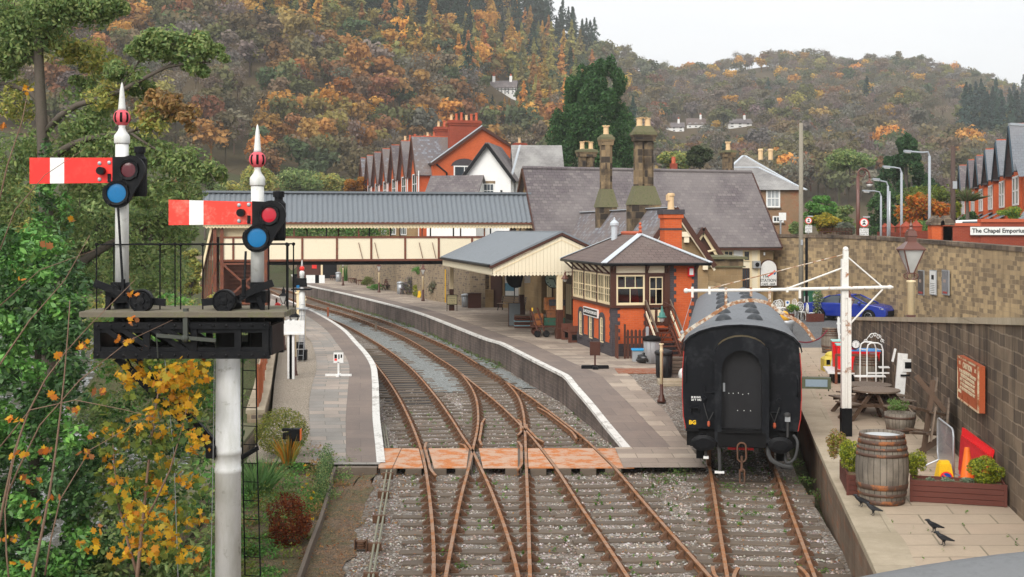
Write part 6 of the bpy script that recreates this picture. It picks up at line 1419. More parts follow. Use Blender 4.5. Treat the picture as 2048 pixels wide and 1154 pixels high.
for k in range(13): t = k/12; p, q = lerp(la[0], la[2], t), lerp(lb[0], lb[2], t); mb.tube([p, q], .007, 5)
mb.beam(sg_(480, 918, .1), sg_(504, 906, .4), .03, .06); mb.B('ladder', parent=SGN)
S2 = thing('platform_signal', 'white signal post with a black and white arm standing on the pale gravel strip', 'railway signal', gp(604, 722, .76))
y2 = S2.location.y
def s2(px, py, dy=0): q = at(px, py, y2); return V((q.x-S2.location.x, dy, q.z-.76))
mb = MU(WHITE_DIRTY, True); mb.lathe([(.13, 0), (.12, s2(0, 585).z), (.09, s2(0, 583).z), (.085, s2(0, 552).z), (.10, s2(0, 551).z), (.10, s2(0, 544).z), (.05, s2(0, 541).z)], (0, 0, 0), 14); mb.lathe([(.05, s2(0, 533).z), (.02, s2(0, 522).z), (.001, s2(0, 519).z)], (0, 0, 0), 10); mb.use(RED, True); mb.sphere((0, 0, s2(0, 537).z), .10, 10); mb.B('post', parent=S2)
mb = MU(WHITE)
A = [s2(612, 550, -.05), s2(612, 567, -.05), s2(632, 566, -.05), s2(632, 550, -.05)]
for a, b, m_ in ((613, 631, WHITE), (631, 639, BLACK), (639, 650, WHITE)): mb.use(m_); p, q = s2(a, 566, -.1), s2(b, 550, -.1); mb.box(p.x, q.x, -.1, -.08, p.z, q.z)
mb.B('arm', parent=S2)
mb = MU(BLACK); p, q = s2(590, 582), s2(614, 554); mb.box(p.x, q.x, -.12, .05, s2(0, 573).z, s2(0, 556).z); mb.box(s2(584, 0).x, s2(622, 0).x, -.2, .2, s2(0, 579).z-.02, s2(0, 578).z+.02); mb.box(s2(586, 0).x, s2(594, 0).x, -.1, .1, s2(0, 574).z, s2(0, 548).z); mb.box(-.16, .2, -.18, .1, .05, .45); mb.box(-.2, .1, -.14, .1, .5, .75); mb.use(BLUE_GL); mb.box(s2(594, 0).x, s2(600, 0).x, -.13, -.11, s2(0, 576).z, s2(0, 570).z); mb.B('mechanism', parent=S2)
mb = MU(GALV)
for px in (597, 608): mb.tube([s2(px, 724, -.25), s2(612 if px > 600 else 605, 612, -.1)], .012, 5)
for k in range(10): z = .25+k*.22; mb.tube([(-.12+.01*k, -.25+.014*k, z), (.09+.006*k, -.25+.014*k, z)], .009, 4)
mb.box(s2(590, 0).x, s2(618, 0).x, -.25, .2, s2(0, 618).z, s2(0, 616).z); mb.B('ladder', parent=S2)
G3 = thing('ground_signal', 'low black post with a black signal box turned away, in front of the clipped bush', 'railway signal', gp(584, 928, .0))
y3 = G3.location.y
def g3(px, py, dy=0): q = at(px, py, y3); return V((q.x-G3.location.x, dy, q.z))
mb = MU(BLACK); mb.box(g3(578, 0).x, g3(587, 0).x, -.06, .06, -.1, g3(0, 857).z); mb.B('post', parent=G3)
mb = MU(BLACK); mb.bbox(g3(582, 0).x, g3(601, 0).x, -.1, .14, g3(0, 881).z, g3(0, 857).z, .015); mb.use(BLACKM); mb.box(g3(565, 0).x, g3(578, 0).x, -.05, .1, g3(0, 862).z, g3(0, 857).z); mb.box(g3(566, 0).x, g3(578, 0).x, -.05, .1, g3(0, 878).z, g3(0, 866).z); mb.use(ORANGE); mb.box(g3(601, 0).x, g3(602, 0).x, -.09, .13, g3(0, 880).z, g3(0, 858).z); mb.B('signal_head', parent=G3)
def lantern(par, z, s, roofm, glassm=None, n=4):
 """tapered four sided lantern on its frog, foot at z"""
 q = math.sqrt(2)
 mb = MU(roofm)
 for k in range(4):
  a = math.pi/4+k*math.pi/2; c, d = math.cos(a), math.sin(a)
  mb.tube([(.05*s*q*c, .05*s*q*d, z+.16*s), (.24*s*q*c, .24*s*q*d, z+.72*s)], .018*s, 5)
  mb.tube(spline([V((.03*s*c, .03*s*d, z)), V((.16*s*c, .16*s*d, z+.05*s)), V((.17*s*c, .17*s*d, z+.13*s)), V((.06*s*c, .06*s*d, z+.17*s))], .04*s), .014*s, 5)
 mb.lathe([(.07*s, .15*s), (.07*s, .18*s)], (0, 0, z), 4, None, math.pi/4)
 fr = mb.B('lantern_frame', parent=par)
 mb = MU(glassm or LGLASS); mb.lathe([(.048*s*q, .17*s), (.235*s*q, .71*s)], (0, 0, z), 4, None, math.pi/4); mb.B('lantern_glass', parent=fr)
 mb = MU(roofm); mb.lathe([(.27*s*q, .70*s), (.27*s*q, .73*s), (.10*s*q, .90*s), (.10*s*q, 1.02*s), (.115*s*q, 1.03*s), (.09*s*q, 1.15*s), (.07*s*q, 1.16*s), (.07*s*q, 1.19*s)], (0, 0, z), 4, None, math.pi/4); mb.lathe([(.06*s, 1.18*s), (.03*s, 1.24*s), (.045*s, 1.28*s), (.015*s, 1.34*s), (.001, 1.42*s)], (0, 0, z), 8); mb.B('lantern_cap', parent=fr)
 return fr
LGLASS = glass('lantern_glass', (.42, .42, .40), .2)
def lamp_post(label, loc, h, base=.75, s=.62, roofm=None, post=None, foot=None, group=None, r=.06):
 t = thing('platform_lamp', label, 'lamp', loc, 0, group); post = post or CREAM; foot = foot or BROWN
 mb = MU(foot, True); mb.lathe([(r*2.2, 0), (r*2.2, .08), (r*1.7, .12), (r*1.7, .2), (r*1.3, .24), (r*1.25, base)], (0, 0, 0), 12); mb.B('lamp_base', parent=t)
 mb = MU(post, True); mb.lathe([(r*1.1, base), (r*.95, h-.08), (r*1.25, h-.06), (r*1.25, h-.02), (r*.8, h)], (0, 0, 0), 12); mb.B('lamp_column', parent=t)
 lantern(t, h, s, roofm or BROWNL); return t
BROWNL = paint('lamp_brown', (.13, .05, .035), .35, .15, 8, spec=.6)
for px, py, top, lab in ((686, 571, 536, 'furthest cream lamp post on the far platform, near the black shed'), (758, 585, 545, 'cream lamp post on the far platform beside the yellow poster'), (846, 602, 553, 'cream lamp post on the far platform beside the grey bush')):
 p = gp(px, py, .85); lamp_post(lab, p, (py-top)*p.y/F, .8, .72)
p = at(1822, 633, 36); lamp_post('large brown lantern on a cream post standing on the dark wall', (p.x, 36, p.z-.4), (633-560)*36/F+.4, .45, 1.28, r=.11)
p = at(1697, 640, 53); lamp_post('brown lantern on a cream post half hidden behind the white gauge post', (p.x, 53, .9), (640-580)*53/F, .6, .82, r=.08)
p = gp(589, 754, .70); lamp_post('black lantern on a cream post with a brown foot at the pale gravel strip', p, (754-658)*p.y/F, .72, .62, BLACKM, None, None)
p = gp(567, 700, .78); lamp_post('further black lantern on a cream post, half hidden behind the signal handrail', p, (700-612)*p.y/F, .6, .62, BLACKM)
p = gph(1323, 804, zr_); SW = thing('swan_neck_lamp', 'cream post with a swan neck pipe carrying a teal lamp beside the signal box steps', 'lamp', p)
def sw(px, py, dy=0): q = at(px, py, p.y); return V((q.x-p.x, dy, q.z-p.z))
mb = MU(BROWN, True); mb.lathe([(.14, 0), (.14, .06), (.10, .1), (.09, .2), (.055, .24), (.05, sw(0, 768).z)], (0, 0, 0), 12); mb.B('lamp_base', parent=SW)
mb = MU(CREAM, True); mb.lathe([(.05, sw(0, 768).z), (.05, sw(0, 703).z), (.065, sw(0, 702).z), (.05, sw(0, 699).z), (.05, sw(0, 690).z), (.075, sw(0, 689).z), (.075, sw(0, 687).z)], (0, 0, 0), 12); mb.B('lamp_column', parent=SW)
mb = MU(BROWN); mb.tube(spline([sw(1324, 688), sw(1328, 676), sw(1338, 662), sw(1349, 642), (sw(1352, 628)), sw(1346, 616), sw(1334, 607), sw(1325, 604)], .05), .016, 6); mb.tube([sw(1323, 688), sw(1323, 668)], .02, 6); mb.tube(spline([sw(1340, 618), sw(1346, 622), sw(1344, 630), sw(1338, 627)], .04), .009, 5); mb.B('swan_neck', parent=SW)
mb = MU(paint('teal_enamel', (.05, .19, .16), .4, .2, 8), True); q = sw(1324, 635); mb.lathe([(.15, 0), (.15, .03), (.10, .05), (.09, .14), (.05, .17), (.05, .24), (.02, .3), (.02, .36)], tuple(q), 14); mb.use(LGLASS, True); mb.lathe([(.001, -.16), (.06, -.13), (.085, -.05), (.085, 0)], tuple(q), 12); mb.B('lamp_head', parent=SW)
bl = thing('bracket_lamp', 'small red brown lamp on a wall bracket at the corner of the signal box', 'lamp', at(1130, 545, 54.4))
mb = MU(BROWNL); mb.tube([(.62, .2, .02), (.0, 0, .02)], .02, 6); mb.tube([(0, 0, .1), (0, 0, -.25)], .015, 6); mb.lathe([(.17, -.30), (.17, -.26), (.08, -.14), (.05, -.1), (.05, 0)], (0, 0, 0), 12); mb.use(LGLASS); mb.sphere((0, 0, -.34), .09, 8); mb.B('lamp_head', parent=bl)
def bench(label, loc, rz, L=1.5, back=True, m=None, group=None, name='bench'):
 m = m or TIMBERB; t = thing(name, label, 'bench', loc, rz, group); mb = MU(m)
 for k in range(4): mb.box(-L/2, L/2, -.22+k*.12, -.13+k*.12, .42, .45)
 mb.B('seat', parent=t)
 if back:
  mb = MU(m)
  for k in range(3): mb.beam((-L/2, .26+.03*k, .58+k*.13), (L/2, .26+.03*k, .58+k*.13), .03, .09)
  mb.B('backrest', parent=t)
 for x in (-L/2+.1, 0, L/2-.1) if L > 1.3 else (-L/2+.1, L/2-.1):
  mb = MU(BLACKM if back else m); mb.tube([(x, -.24, 0), (x, -.18, .25), (x, -.22, .42)], .03, 5); mb.tube([(x, .26, 0), (x, .2, .25), (x, .24, .45)]+([(x, .33, .88)] if back else []), .03, 5); mb.beam((x, -.2, .40), (x, .24, .40), .04, .04); mb.B('leg', parent=t)
 return t
wa = lambda a, b: math.atan2(gp(*b, .85).y-gp(*a, .85).y, gp(*b, .85).x-gp(*a, .85).x)
ang_w = wa((690, 565), (806, 590))
def pb(px, py): return gp(px, py, .85)
bench('slatted bench without a back, left of two before the palm on the far platform', pb(702, 566)+V((.1, .2, 0)), ang_w, 1.7, False); bench('backless brown bench in front of the grey backed bench by the palm', pb(719, 570)+V((0, .2, 0)), ang_w, 1.2, False)
bench('grey backed bench behind the backless bench beside the wall palm', pb(705, 562), ang_w, 1.3, True, TIMBER); bench('dark slatted bench on the far platform just right of the middle lamp', pb(770, 580), ang_w+.2, 1.5)
bench('brown bench against the wall between the litter bin and the flower tub', pb(804, 588), ang_w, 1.1, False); bench('pale backed bench behind the lamp post nearest the grey bush', pb(852, 596), ang_w, 1.5, True, TIMBER); bench('dark bench under the far end of the wall past the last lamp', pb(667, 560), ang_w, 1.2, False)
bench('weathered grey bench against the wall under the canopy', gp(1013, 622, .85)+V((.3, .2, 0)), math.atan2(-1.6, 2.8)-.15, 2.0, True, TIMBER)
def bin_(label, loc, r, h, m, lid=None, name='litter_bin'):
 t = thing(name, label, 'bin', loc); mb = MU(m, True); mb.lathe([(r*.85, 0), (r*.95, h*.9), (r*.8, h*.9)], (0, 0, 0), 16)
 mb.use(m)
 for k in range(10): a = k*.628; mb.tube([(r*.87*math.cos(a), r*.87*math.sin(a), .03), (r*.96*math.cos(a), r*.96*math.sin(a), h*.88)], .012, 4)
 mb.B('bin_body', parent=t); mb = MU(lid or m, True); mb.lathe([(r*1.08, h*.86), (r*1.1, h*.95), (r*.9, h), (r*.2, h*1.06), (.001, h*1.07)], (0, 0, 0), 16); mb.B('bin_lid', parent=t); return t
bin_('galvanised lidded bin in front of the wall by the far lamp', pb(677, 563), .28, .9, GALV); bin_('galvanised bin with a pale lid next to the purple flowers', pb(801, 588), .28, .95, GALV); bin_('round galvanised bin between the poster stand and the brown box', pb(932, 614), .30, .85, GALV)
bin_('ribbed grey dustbin with a black lid at the foot of the signal box steps', gph(1304, 726, zr_), .33, 1.0, paint('grey_bin', (.30, .30, .31), .5, .1, 5), BLACKM); bin_('black plastic bin in front of the ribbed grey dustbin', gph(1328, 754, zr_), .30, .92, paint('black_bin', (.02, .02, .022), .5, .2, 6), None)
t = thing('storage_box', 'brown upright storage box against the rubble wall by the canopy post', 'box', pb(949, 616)); mb = MU(TIMBERB); mb.bbox(-.42, .42, 0, .5, 0, .92, .02); mb.B('box_body', parent=t); mb = MU(BROWN); mb.box(-.46, .46, -.03, .54, .92, .97); mb.B('lid', parent=t)
def board_stand(label, loc, rz, w, z0, z1, face, lines, m=BLACKM, legs=None, back=None, lm=None, title=None):
 t = thing('notice_stand', label, 'notice stand', loc, rz); mb = MU(m); legs = legs if legs is not None else (-w/2, w/2)
 for x in legs: mb.box(x-.02, x+.02, -.03, .03, 0, z1)
 mb.box(-w/2, w/2, -.03, .03, z1-.04, z1); mb.box(-w/2, w/2, -.03, .03, z0-.04, z0); mb.B('frame', parent=t); mb = MU(face); mb.box(-w/2+.02, w/2-.02, -.035, .0, z0, z1-.04); mb.B('board', parent=t)
 for k, (ln_, sz) in enumerate(lines): text(ln_, sz, (0, -.038, lerp(z1-.1, z0+.06, k/max(1, len(lines)-1))), (R(90), 0, 0), lm or BLACK, t)
 return t
board_stand('black framed buff notice on two legs in front of the canopy corner post', gp(904, 622, .85), .05, .62, .42, 1.02, paint('buff_notice', (.40, .35, .20), .7, .15, 8), (('LLANGOLLEN', .09), ('STATION', .10), ('1 9 0 0', .12), ('PLATFORM', .08)))
board_stand('folding slate chalkboard leaning on the platform under the canopy', gp(1029, 653, .85), .1, .62, .05, 1.25, paint('chalkboard', (.16, .18, .19), .8, .3, 4), (), BROWN)
t = thing('platform_sign', 'small brown sign on a single pole with a heavy black foot', 'sign', gph(1190, 737, zr_)); mb = MU(BLACK); mb.bbox(-.5, .5, -.1, .1, 0, .12, .02); mb.bbox(-.1, .1, -.35, .35, .0, .1, .02); mb.B('foot', parent=t); mb = MU(BROWN); mb.box(-.03, .03, -.03, .03, .1, .9); mb.B('pole', parent=t); mb = MU(BROWN); mb.bbox(-.19, .19, -.05, .05, .48, .98, .01); mb.box(-.15, .15, -.06, -.05, .52, .94); mb.B('board', parent=t)
t = thing('platform_sign', 'small white stand on the grey platform showing black and red signal marks', 'sign', gph(677, 752, zl_)); mb = MU(WHITE); mb.box(-.46, .46, -.05, .05, 0, .07); mb.box(-.05, .05, -.3, .3, 0, .06); mb.box(-.03, .03, -.03, .03, .06, .5); mb.B('stand', parent=t); mb = MU(WHITE); mb.box(-.17, .17, -.03, .03, .46, .82); mb.use(BLACK); mb.box(-.14, -.05, -.035, -.03, .62, .76); mb.box(-.0, .04, -.035, -.03, .60, .76); mb.box(.08, .13, -.035, -.03, .64, .76); mb.use(RED); mb.box(-.14, -.05, -.035, -.03, .54, .61); mb.B('board', parent=t)
t = thing('station_board', 'blank white back of a long name board on white posts beside the river railing', 'sign', gp(575, 762, .7)); y5 = t.location.y
def s5(px, py): q = at(px, py, y5); return q.x-t.location.x, q.z-.7
mb = MU(WHITE); a, b = s5(556, 668), s5(609, 641); mb.box(a[0], b[0], -.03, .03, a[1], b[1]); mb.box(a[0], b[0], -.05, .05, a[1]-.02, a[1]+.04); mb.B('board', parent=t)
for px in (579, 612): mb = MU(WHITE); x = s5(px, 0)[0]-(.5 if px > 600 else 0); mb.box(x-.08, x+.08, .03, .19, 0, b[1]+.02); mb.B('post', parent=t)
TO = gp(1093, 671, .85); TROL = thing('luggage_trolley', 'four wheeled iron luggage trolley loaded with old suitcases under the canopy', 'trolley', TO, .15)
mb = MU(TIMBERB); mb.bbox(-.75, .95, -.35, .35, .42, .50, .01); mb.B('trolley_bed', parent=TROL)
for x in (-.5, .75):
 for s in (-1, 1): mb = MU(BROWN); T = Matrix.Translation((x, s*.3, .2)) @ Matrix.Rotation(R(90), 4, 'X'); mb.lathe([(.16, -.02), (.20, -.02), (.20, .02), (.16, .02)], (0, 0, 0), 16, T); mb.lathe([(.04, -.03), (.04, .03)], (0, 0, 0), 8, T); [mb.beam((x, s*.3, .2), (x+.17*math.cos(a), s*.3, .2+.17*math.sin(a)), .02, .02) for a in np.linspace(0, 5.5, 6)]; mb.B('wheel', parent=TROL)
mb = MU(BROWN); mb.tube([(-.7, -.3, .5), (-.75, -.3, 1.2)], .025, 6); mb.tube([(-.7, .3, .5), (-.75, .3, 1.2)], .025, 6); mb.tube([(-.75, -.3, 1.1), (-.75, .3, 1.1)], .025, 6); mb.B('handle', parent=TROL)
LEATH = paint('tan_leather', (.22, .085, .035), .5, .25, 6); LEATH2 = paint('dark_leather', (.035, .04, .05), .5, .25, 6); LEATH3 = paint('green_trunk', (.03, .10, .065), .5, .2, 6); LEATH4 = paint('orange_leather', (.42, .15, .045), .5, .2, 6)
def case(label, x, y, z, w, d, h, m):
 t = thing('suitcase', label, 'suitcase', TO+V((x, y, z)), .15); mb = MU(m); mb.bbox(-w/2, w/2, -d/2, d/2, 0, h, .03); mb.B('case_body', parent=t)
 mb = MU(HOOP); mb.box(-w/2-.004, w/2+.004, -d/2-.004, d/2+.004, h*.55, h*.58); mb.box(-w*.3-.02, -w*.3+.02, -d/2-.012, -d/2, h*.4, h*.7); mb.box(w*.3-.02, w*.3+.02, -d/2-.012, -d/2, h*.4, h*.7); mb.tube([(-.07, -d/2, h*.6), (-.06, -d/2-.05, h*.55), (.06, -d/2-.05, h*.55), (.07, -d/2, h*.6)], .012, 5); mb.B('clasps', parent=t)
case('large green trunk at the bottom of the luggage pile', .35, -.05, .51, 1.0, .5, .36, LEATH3); case('tan suitcase standing on end beside the green trunk', -.38, 0, .51, .4, .5, .55, LEATH4); case('wide tan leather case on top of the green trunk', .42, -.03, .88, .85, .45, .32, LEATH); case('flat brown case second from the top of the pile', .5, .0, 1.21, .68, .42, .22, LEATH); case('dark blue holdall on top of the luggage pile', .5, .0, 1.44, .75, .38, .28, LEATH2); case('orange box behind the dark holdall on the pile', .15, .42, 1.2, .5, .4, .6, LEATH4)
t = thing('sack_barrow', 'old sack barrow with tall timber handles leaning back beside the luggage trolley', 'barrow', gp(1081, 674, .85), .1); mb = MU(TIMBERB)
for s in (-.16, .16): mb.beam((s+.05, -.1, .2), (s-.28, .3, 1.35), .06, .06)
mb.beam((-.16, 0, .5), (.2, 0, .5), .04, .05); mb.beam((-.22, .12, .8), (.12, .12, .8), .04, .05); mb.use(YEL); mb.beam((-.26-.1, .27, 1.2), (-.26-.1, .3, 1.36), .07, .08); mb.B('frame', parent=t)
for s in (-.2, .22): mb = MU(BLACKM); T = Matrix.Translation((s+.04, -.12, .16)) @ Matrix.Rotation(R(65), 4, 'X'); mb.lathe([(.05, -.04), (.16, -.04), (.16, .04), (.05, .04)], (0, 0, 0), 16, T); mb.B('wheel', parent=t)
t = thing('wooden_crate', 'dark slatted crate with pale blue bands on the platform under the canopy', 'crate', gp(1048, 656, .85), .05); mb = MU(TIMBERB)
for k in range(5): mb.box(-.5, .5, -.32, .32, .02+k*.13, .12+k*.13)
mb.B('slats', parent=t); mb = MU(paint('pale_blue_band', (.22, .38, .44), .6, .2, 6)); mb.box(-.51, .51, -.33, .33, .12, .17); mb.box(-.51, .51, -.33, .33, .34, .39); mb.use(TIMBER); mb.box(-.48, .48, -.3, .3, .64, .67); mb.B('bands', parent=t)
t = thing('settle', 'brown high sided wooden settle against the signal box wall', 'bench', gp(1143, 683, .85)+V((0, .2, 0)), R(100)); mb = MU(TIMBERB); mb.box(-.75, .75, -.3, .25, .42, .48); mb.B('seat', parent=t); mb = MU(TIMBERB); mb.box(-.75, .75, -.36, -.3, .1, 1.05); mb.B('backrest', parent=t)
for x in (-.75, .69): mb = MU(TIMBERB); mb.prism([(-.36, 0), (.3, 0), (.3, .75), (-.2, .75), (-.36, 1.1)], x, x+.06, 'yz'); mb.use(BLACKM); mb.box(x-.004, x+.064, -.18, .14, .1, .36); mb.B('side_panel', parent=t)
ck = thing('station_clock', 'large round pale green station clock hanging under the canopy', 'clock', at(1108, 558, 57.2)); T = Matrix.Rotation(R(90), 4, 'X'); mb = MU(BLACKM); mb.lathe([(.001, -.06), (.45, -.06), (.45, .05), (.41, .06), (.41, .03)], (0, 0, 0), 28, T); mb.B('clock_case', parent=ck)
mb = MU(paint('clock_face_green', (.33, .47, .40), .5, .04, 4)); mb.lathe([(.001, .035), (.41, .035)], (0, 0, 0), 28, T); mb.use(BLACK); [mb.beam((.31*math.cos(a), -.045, .31*math.sin(a)), (.37*math.cos(a), -.045, .37*math.sin(a)), .02, .035) for a in np.linspace(0, 5.76, 12)]; mb.beam((0, -.05, 0), (-.24, -.05, .03), .02, .05); mb.beam((0, -.05, 0), (.10, -.05, -.30), .02, .035); mb.B('clock_face', parent=ck)
t = thing('hanging_sign', 'pair of white hanging signs with a black fan shaped emblem under the canopy edge', 'sign', at(1032, 560, 60)); mb = MU(WHITE); mb.box(-.55, -.25, -.02, .02, -.15, .35); mb.box(.42, .72, -.02, .02, -.15, .35); mb.B('board', parent=t); mb = MU(BLACKM); mb.prism([(.5*math.cos(a)-.0, .5*math.sin(a)+.1) for a in np.linspace(R(150), R(300), 9)]+[(.3, -.1), (.4, .35)], -.05, 0); mb.B('emblem', parent=t)
t = thing('yellow_sign_cone', 'small yellow warning cone by the flower tub on the far platform', 'cone', pb(839, 595)); mb = MU(YEL); mb.prism([(-.16, 0), (.16, 0), (.08, .5), (-.08, .5)], -.12, .12); mb.B('cone_body', parent=t)
t = thing('yellow_ladder', 'yellow fibreglass ladder leaning upright beside the canopy corner post', 'ladder', pb(896, 605)); mb = MU(YEL); mb.box(-.22, -.16, -.03, .03, 0, 2.3); mb.box(.10, .16, -.03, .03, 0, 2.2); mb.use(GALV); [mb.box(-.16, .1, -.015, .015, z, z+.03) for z in np.arange(.3, 2.2, .3)]; mb.B('stiles', parent=t)
t = thing('poster_board', 'tall narrow yellow poster on the rubble wall above the far platform', 'poster', pb(774, 578)+V((-.2, .55, 1.15)), ang_w); mb = MU(YEL); mb.box(-.22, .22, -.05, .0, 0, 1.25); mb.B('board', parent=t); mb = MU(BLACK); mb.sphere((0, -.05, .95), .13, 8, 1, .2, 1); mb.sphere((0, -.05, .35), .12, 8, 1, .2, 1); mb.box(-.12, .12, -.055, -.05, .6, .68); mb.B('emblem', parent=t)
t = thing('platform_shed', 'black shed with a cream post at the far end of the curved platform', 'shed', gp(655, 560, .85)+V((-.8, 4, 0))); mb = MU(BLACK); mb.box(-.4, 3.8, 0, 2, 0, 2.9); mb.use(BROWN); mb.box(-3.2, -.4, 1.0, 2, 0, 2.9); mb.box(-3.4, 4, -.4, 2.4, 2.9, 3.05); mb.B('walls', parent=t); mb = MU(CREAM); mb.box(-.5, -.3, -.1, .1, 0, 2.9); mb.B('corner_post', parent=t); mb = MU(RED); mb.box(-1.6, -1.1, .95, 1.0, 1.0, 1.7); mb.B('notice', parent=t); mb = MU(GREENP); mb.box(2.9, 3.6, -.04, 0, 2.0, 2.7); mb.use(WHITE); mb.box(2.7, 2.88, -.04, 0, 1.2, 2.7); mb.B('sign', parent=t)
t = thing('red_hand_lamp', 'small red lamp on a post near the far end of the grey platform', 'lamp', gp(553, 622, .78)); mb = MU(BROWN); mb.box(-.5, -.42, -.05, .05, 0, .8); mb.box(-.05, .05, -.05, .05, 0, .8); mb.B('stakes', parent=t); mb = MU(RED); mb.sphere((.1, -.1, .35), .2, 10); mb.B('lamp', parent=t)
t = thing('track_marker', 'short rusty red stake between the two tracks', 'marker post', gp(656, 633, -.1)); mb = MU(REDRAIL); mb.box(-.06, .06, -.05, .05, 0, .62); mb.box(-.07, .07, -.06, .06, .55, .64); mb.B('stake', parent=t)
t = thing('track_marker', 'short mossy timber stake on the grey ballast between the tracks', 'marker post', gp(752, 662, -.16)); mb = MU(SLEEPER); mb.bbox(-.07, .07, -.07, .07, 0, .5, .01); mb.B('stake', parent=t)
for px, h_ in ((598, 575), (606, 588)):
 q = gp(px+1, 712, .78); t = thing('gate_post', 'cream gate post with a ball top, %s of two on the grey platform' % ('taller and further' if px < 600 else 'shorter and nearer'), 'post', V((q.x, 60 if px < 600 else 56, .78))); t.location.x = (px-CX)*t.location.y/F; hh = (H-(h_-HY)*t.location.y/F)-.78; mb = MU(CREAM); mb.bbox(-.11, .11, -.11, .11, 0, hh-.3, .02); mb.bbox(-.16, .16, -.16, .16, hh-.3, hh-.22, .02); mb.lathe([(.1, hh-.22), (.14, hh-.14), (.1, hh-.06), (.03, hh), (.001, hh+.06)], (0, 0, 0), 10); mb.B('shaft', parent=t)
def pick(t, x0, x1, h, m, n, y=0):
 mb = MU(m)
 for k in range(n): x = lerp(x0, x1, (k+.5)/n); w = (x1-x0)/n*.36; mb.prism([(x-w, 0), (x+w, 0), (x+w, h-.06), (x, h), (x-w, h-.06)], y-.012, y+.012)
 return mb
t = thing('picket_fence', 'short brown picket fence between the signal box wall and the bins', 'fence', gph(1266, 717, zr_)); mb = pick(t, -.28, .5, 1.15, BROWN, 5); mb.box(-.28, .5, .012, .04, .3, .38); mb.box(-.28, .5, .012, .04, .8, .88); mb.B('pickets', parent=t); mb = MU(BROWN); mb.bbox(-.36, -.28, -.05, .05, 0, 1.35, .01); mb.use(GALV); mb.bbox(.5, .62, -.05, .05, 0, 1.25, .01); mb.B('posts', parent=t); mb = MU(TIMBERB); [mb.box(-.62-.01*k, -.58-.01*k, -.1+k*.1, -.02+k*.1, 0, 1.3) for k in range(6)]; mb.B('side_panel', parent=t)
t = thing('recycling_box', 'grey recycling box with a bright blue lid beside the brown picket fence', 'box', gph(1278, 722, zr_)); mb = MU(GALV); mb.bbox(-.26, .26, -.2, .2, 0, .42, .03); mb.B('box_body', parent=t); mb = MU(paint('bright_blue_lid', (.03, .32, .62), .4, .1, 5)); mb.bbox(-.29, .29, -.23, .23, .42, .48, .02); mb.B('lid', parent=t)
t = thing('rubbish_bag', 'shiny black rubbish bag slumped against the blue lidded box', 'bag', gph(1290, 726, zr_)); mb = MU(paint('black_plastic_bag', (.012, .012, .013), .25, .3, 20, spec=.7, bump=1.0), True); vs = MB(); mb.sphere((0, 0, .16), .26, 16, 1.25, .9, .7); mb.lathe([(.1, 0), (.03, .06), (.06, .14)], (.02, 0, .38), 8)
for i, v in enumerate(mb.v): mb.v[i] = v+V((math.sin(v.z*31+v.x*17)*.035, math.sin(v.x*29+v.z*13)*.03, math.sin(v.x*23+v.y*19)*.03))
mb.B('bag', parent=t)
t = thing('timber_stack', 'untidy stack of old planks and pallets beside the black bin and the carriage', 'timber stack', gph(1352, 745, zr_)); 
for k in range(5): mb = MU(TIMBER if k % 2 else SLEEPER); mb.bbox(-.42+.05*(k % 2), .42, -.35+.04*k, .3, k*.11, k*.11+.09, .008, RZ(.1*(k-2))); mb.B('plank', parent=t)
t = thing('stone_slab', 'pale slab lying on the gravel beside the cream swan neck post', 'slab', gph(1345, 765, zr_)); mb = MU(COPING); mb.bbox(-.5, .5, -.3, .25, -.05, .12, .02); mb.bbox(-.42, .4, -.42, -.3, -.08, .03, .02); mb.B('slab_block', parent=t)
t = thing('white_sack', 'crumpled white sack on the gravel against the carriage side', 'sack', gph(1366, 758, zr_)); mb = MU(WHITE_DIRTY, True); mb.sphere((0, 0, .16), .2, 10, .8, .8, 1.1); mb.B('sack', parent=t)
t = thing('inspection_cover', 'flat rusty brown cover set in the ground beside the signal box', 'cover', gph(1283, 742, zr_)+V((0, 0, .012))); mb = MU(rusty('rust_brown_sheet', (.30, .15, .10), (.33, .12, .06), .5)); mb.box(-.9, .9, -.75, .75, -.02, .0); mb.B('sheet', parent=t)
t = thing('point_rodding', 'pair of pale point rods on stools running along the left of the tracks', 'point rodding', (0, 0, 0)); mb = MU(paint('rod_grey_green', (.27, .26, .19), .8, .25, 9))
def rod(o): return [gp(x+o, y, -.06) for x, y in ((740, 1160), (750, 1100), (764, 1020), (778, 938))]
mb.tube(rod(-4), .022, 5); mb.tube(rod(5), .022, 5); mb.tube([gp(772, 896, -.02), gp(765, 850, -.02)], .02, 5); mb.tube([gp(778, 896, -.02), gp(770, 850, -.02)], .02, 5); mb.B('rod', parent=t)
for x, y in ((742, 1152), (749, 1092), (758, 1036), (767, 988), (776, 950)): q = gp(x, y, -.1); mb = MU(CHAIR); mb.box(q.x-.13, q.x+.13, q.y-.05, q.y+.05, -.2, -.04); mb.B('rod_stool', parent=t)
t = thing('wire_pulley', 'rusty grooved signal wire pulley on the leafy soil beside the point rods', 'pulley', gp(722, 1092, -.1)); mb = MU(CHAIR); T = Matrix.Rotation(R(90), 4, 'Y'); [mb.lathe([(.04, -.015), (.09, -.02), (.09, .02), (.04, .015)], (0, 0, 0), 14, Matrix.Translation((0, 0, -.02+.05*k)) ) for k in range(3)]; mb.box(-.12, -.1, -.1, .1, -.1, .14); mb.box(.1, .12, -.1, .1, -.1, .14); mb.B('pulley_wheels', parent=t)
t = thing('bridge_parapet', 'smooth grey rounded coping of the road bridge parapet nearest the camera', 'parapet', (1.45, 3.0, 4.55)); mb = MU(paint('grey_coping', (.16, .165, .17), .7, .12, 9), True)
n = 18; sec = lambda k: .505-.012*(k-3)**2*.05
vs = []; fs = []
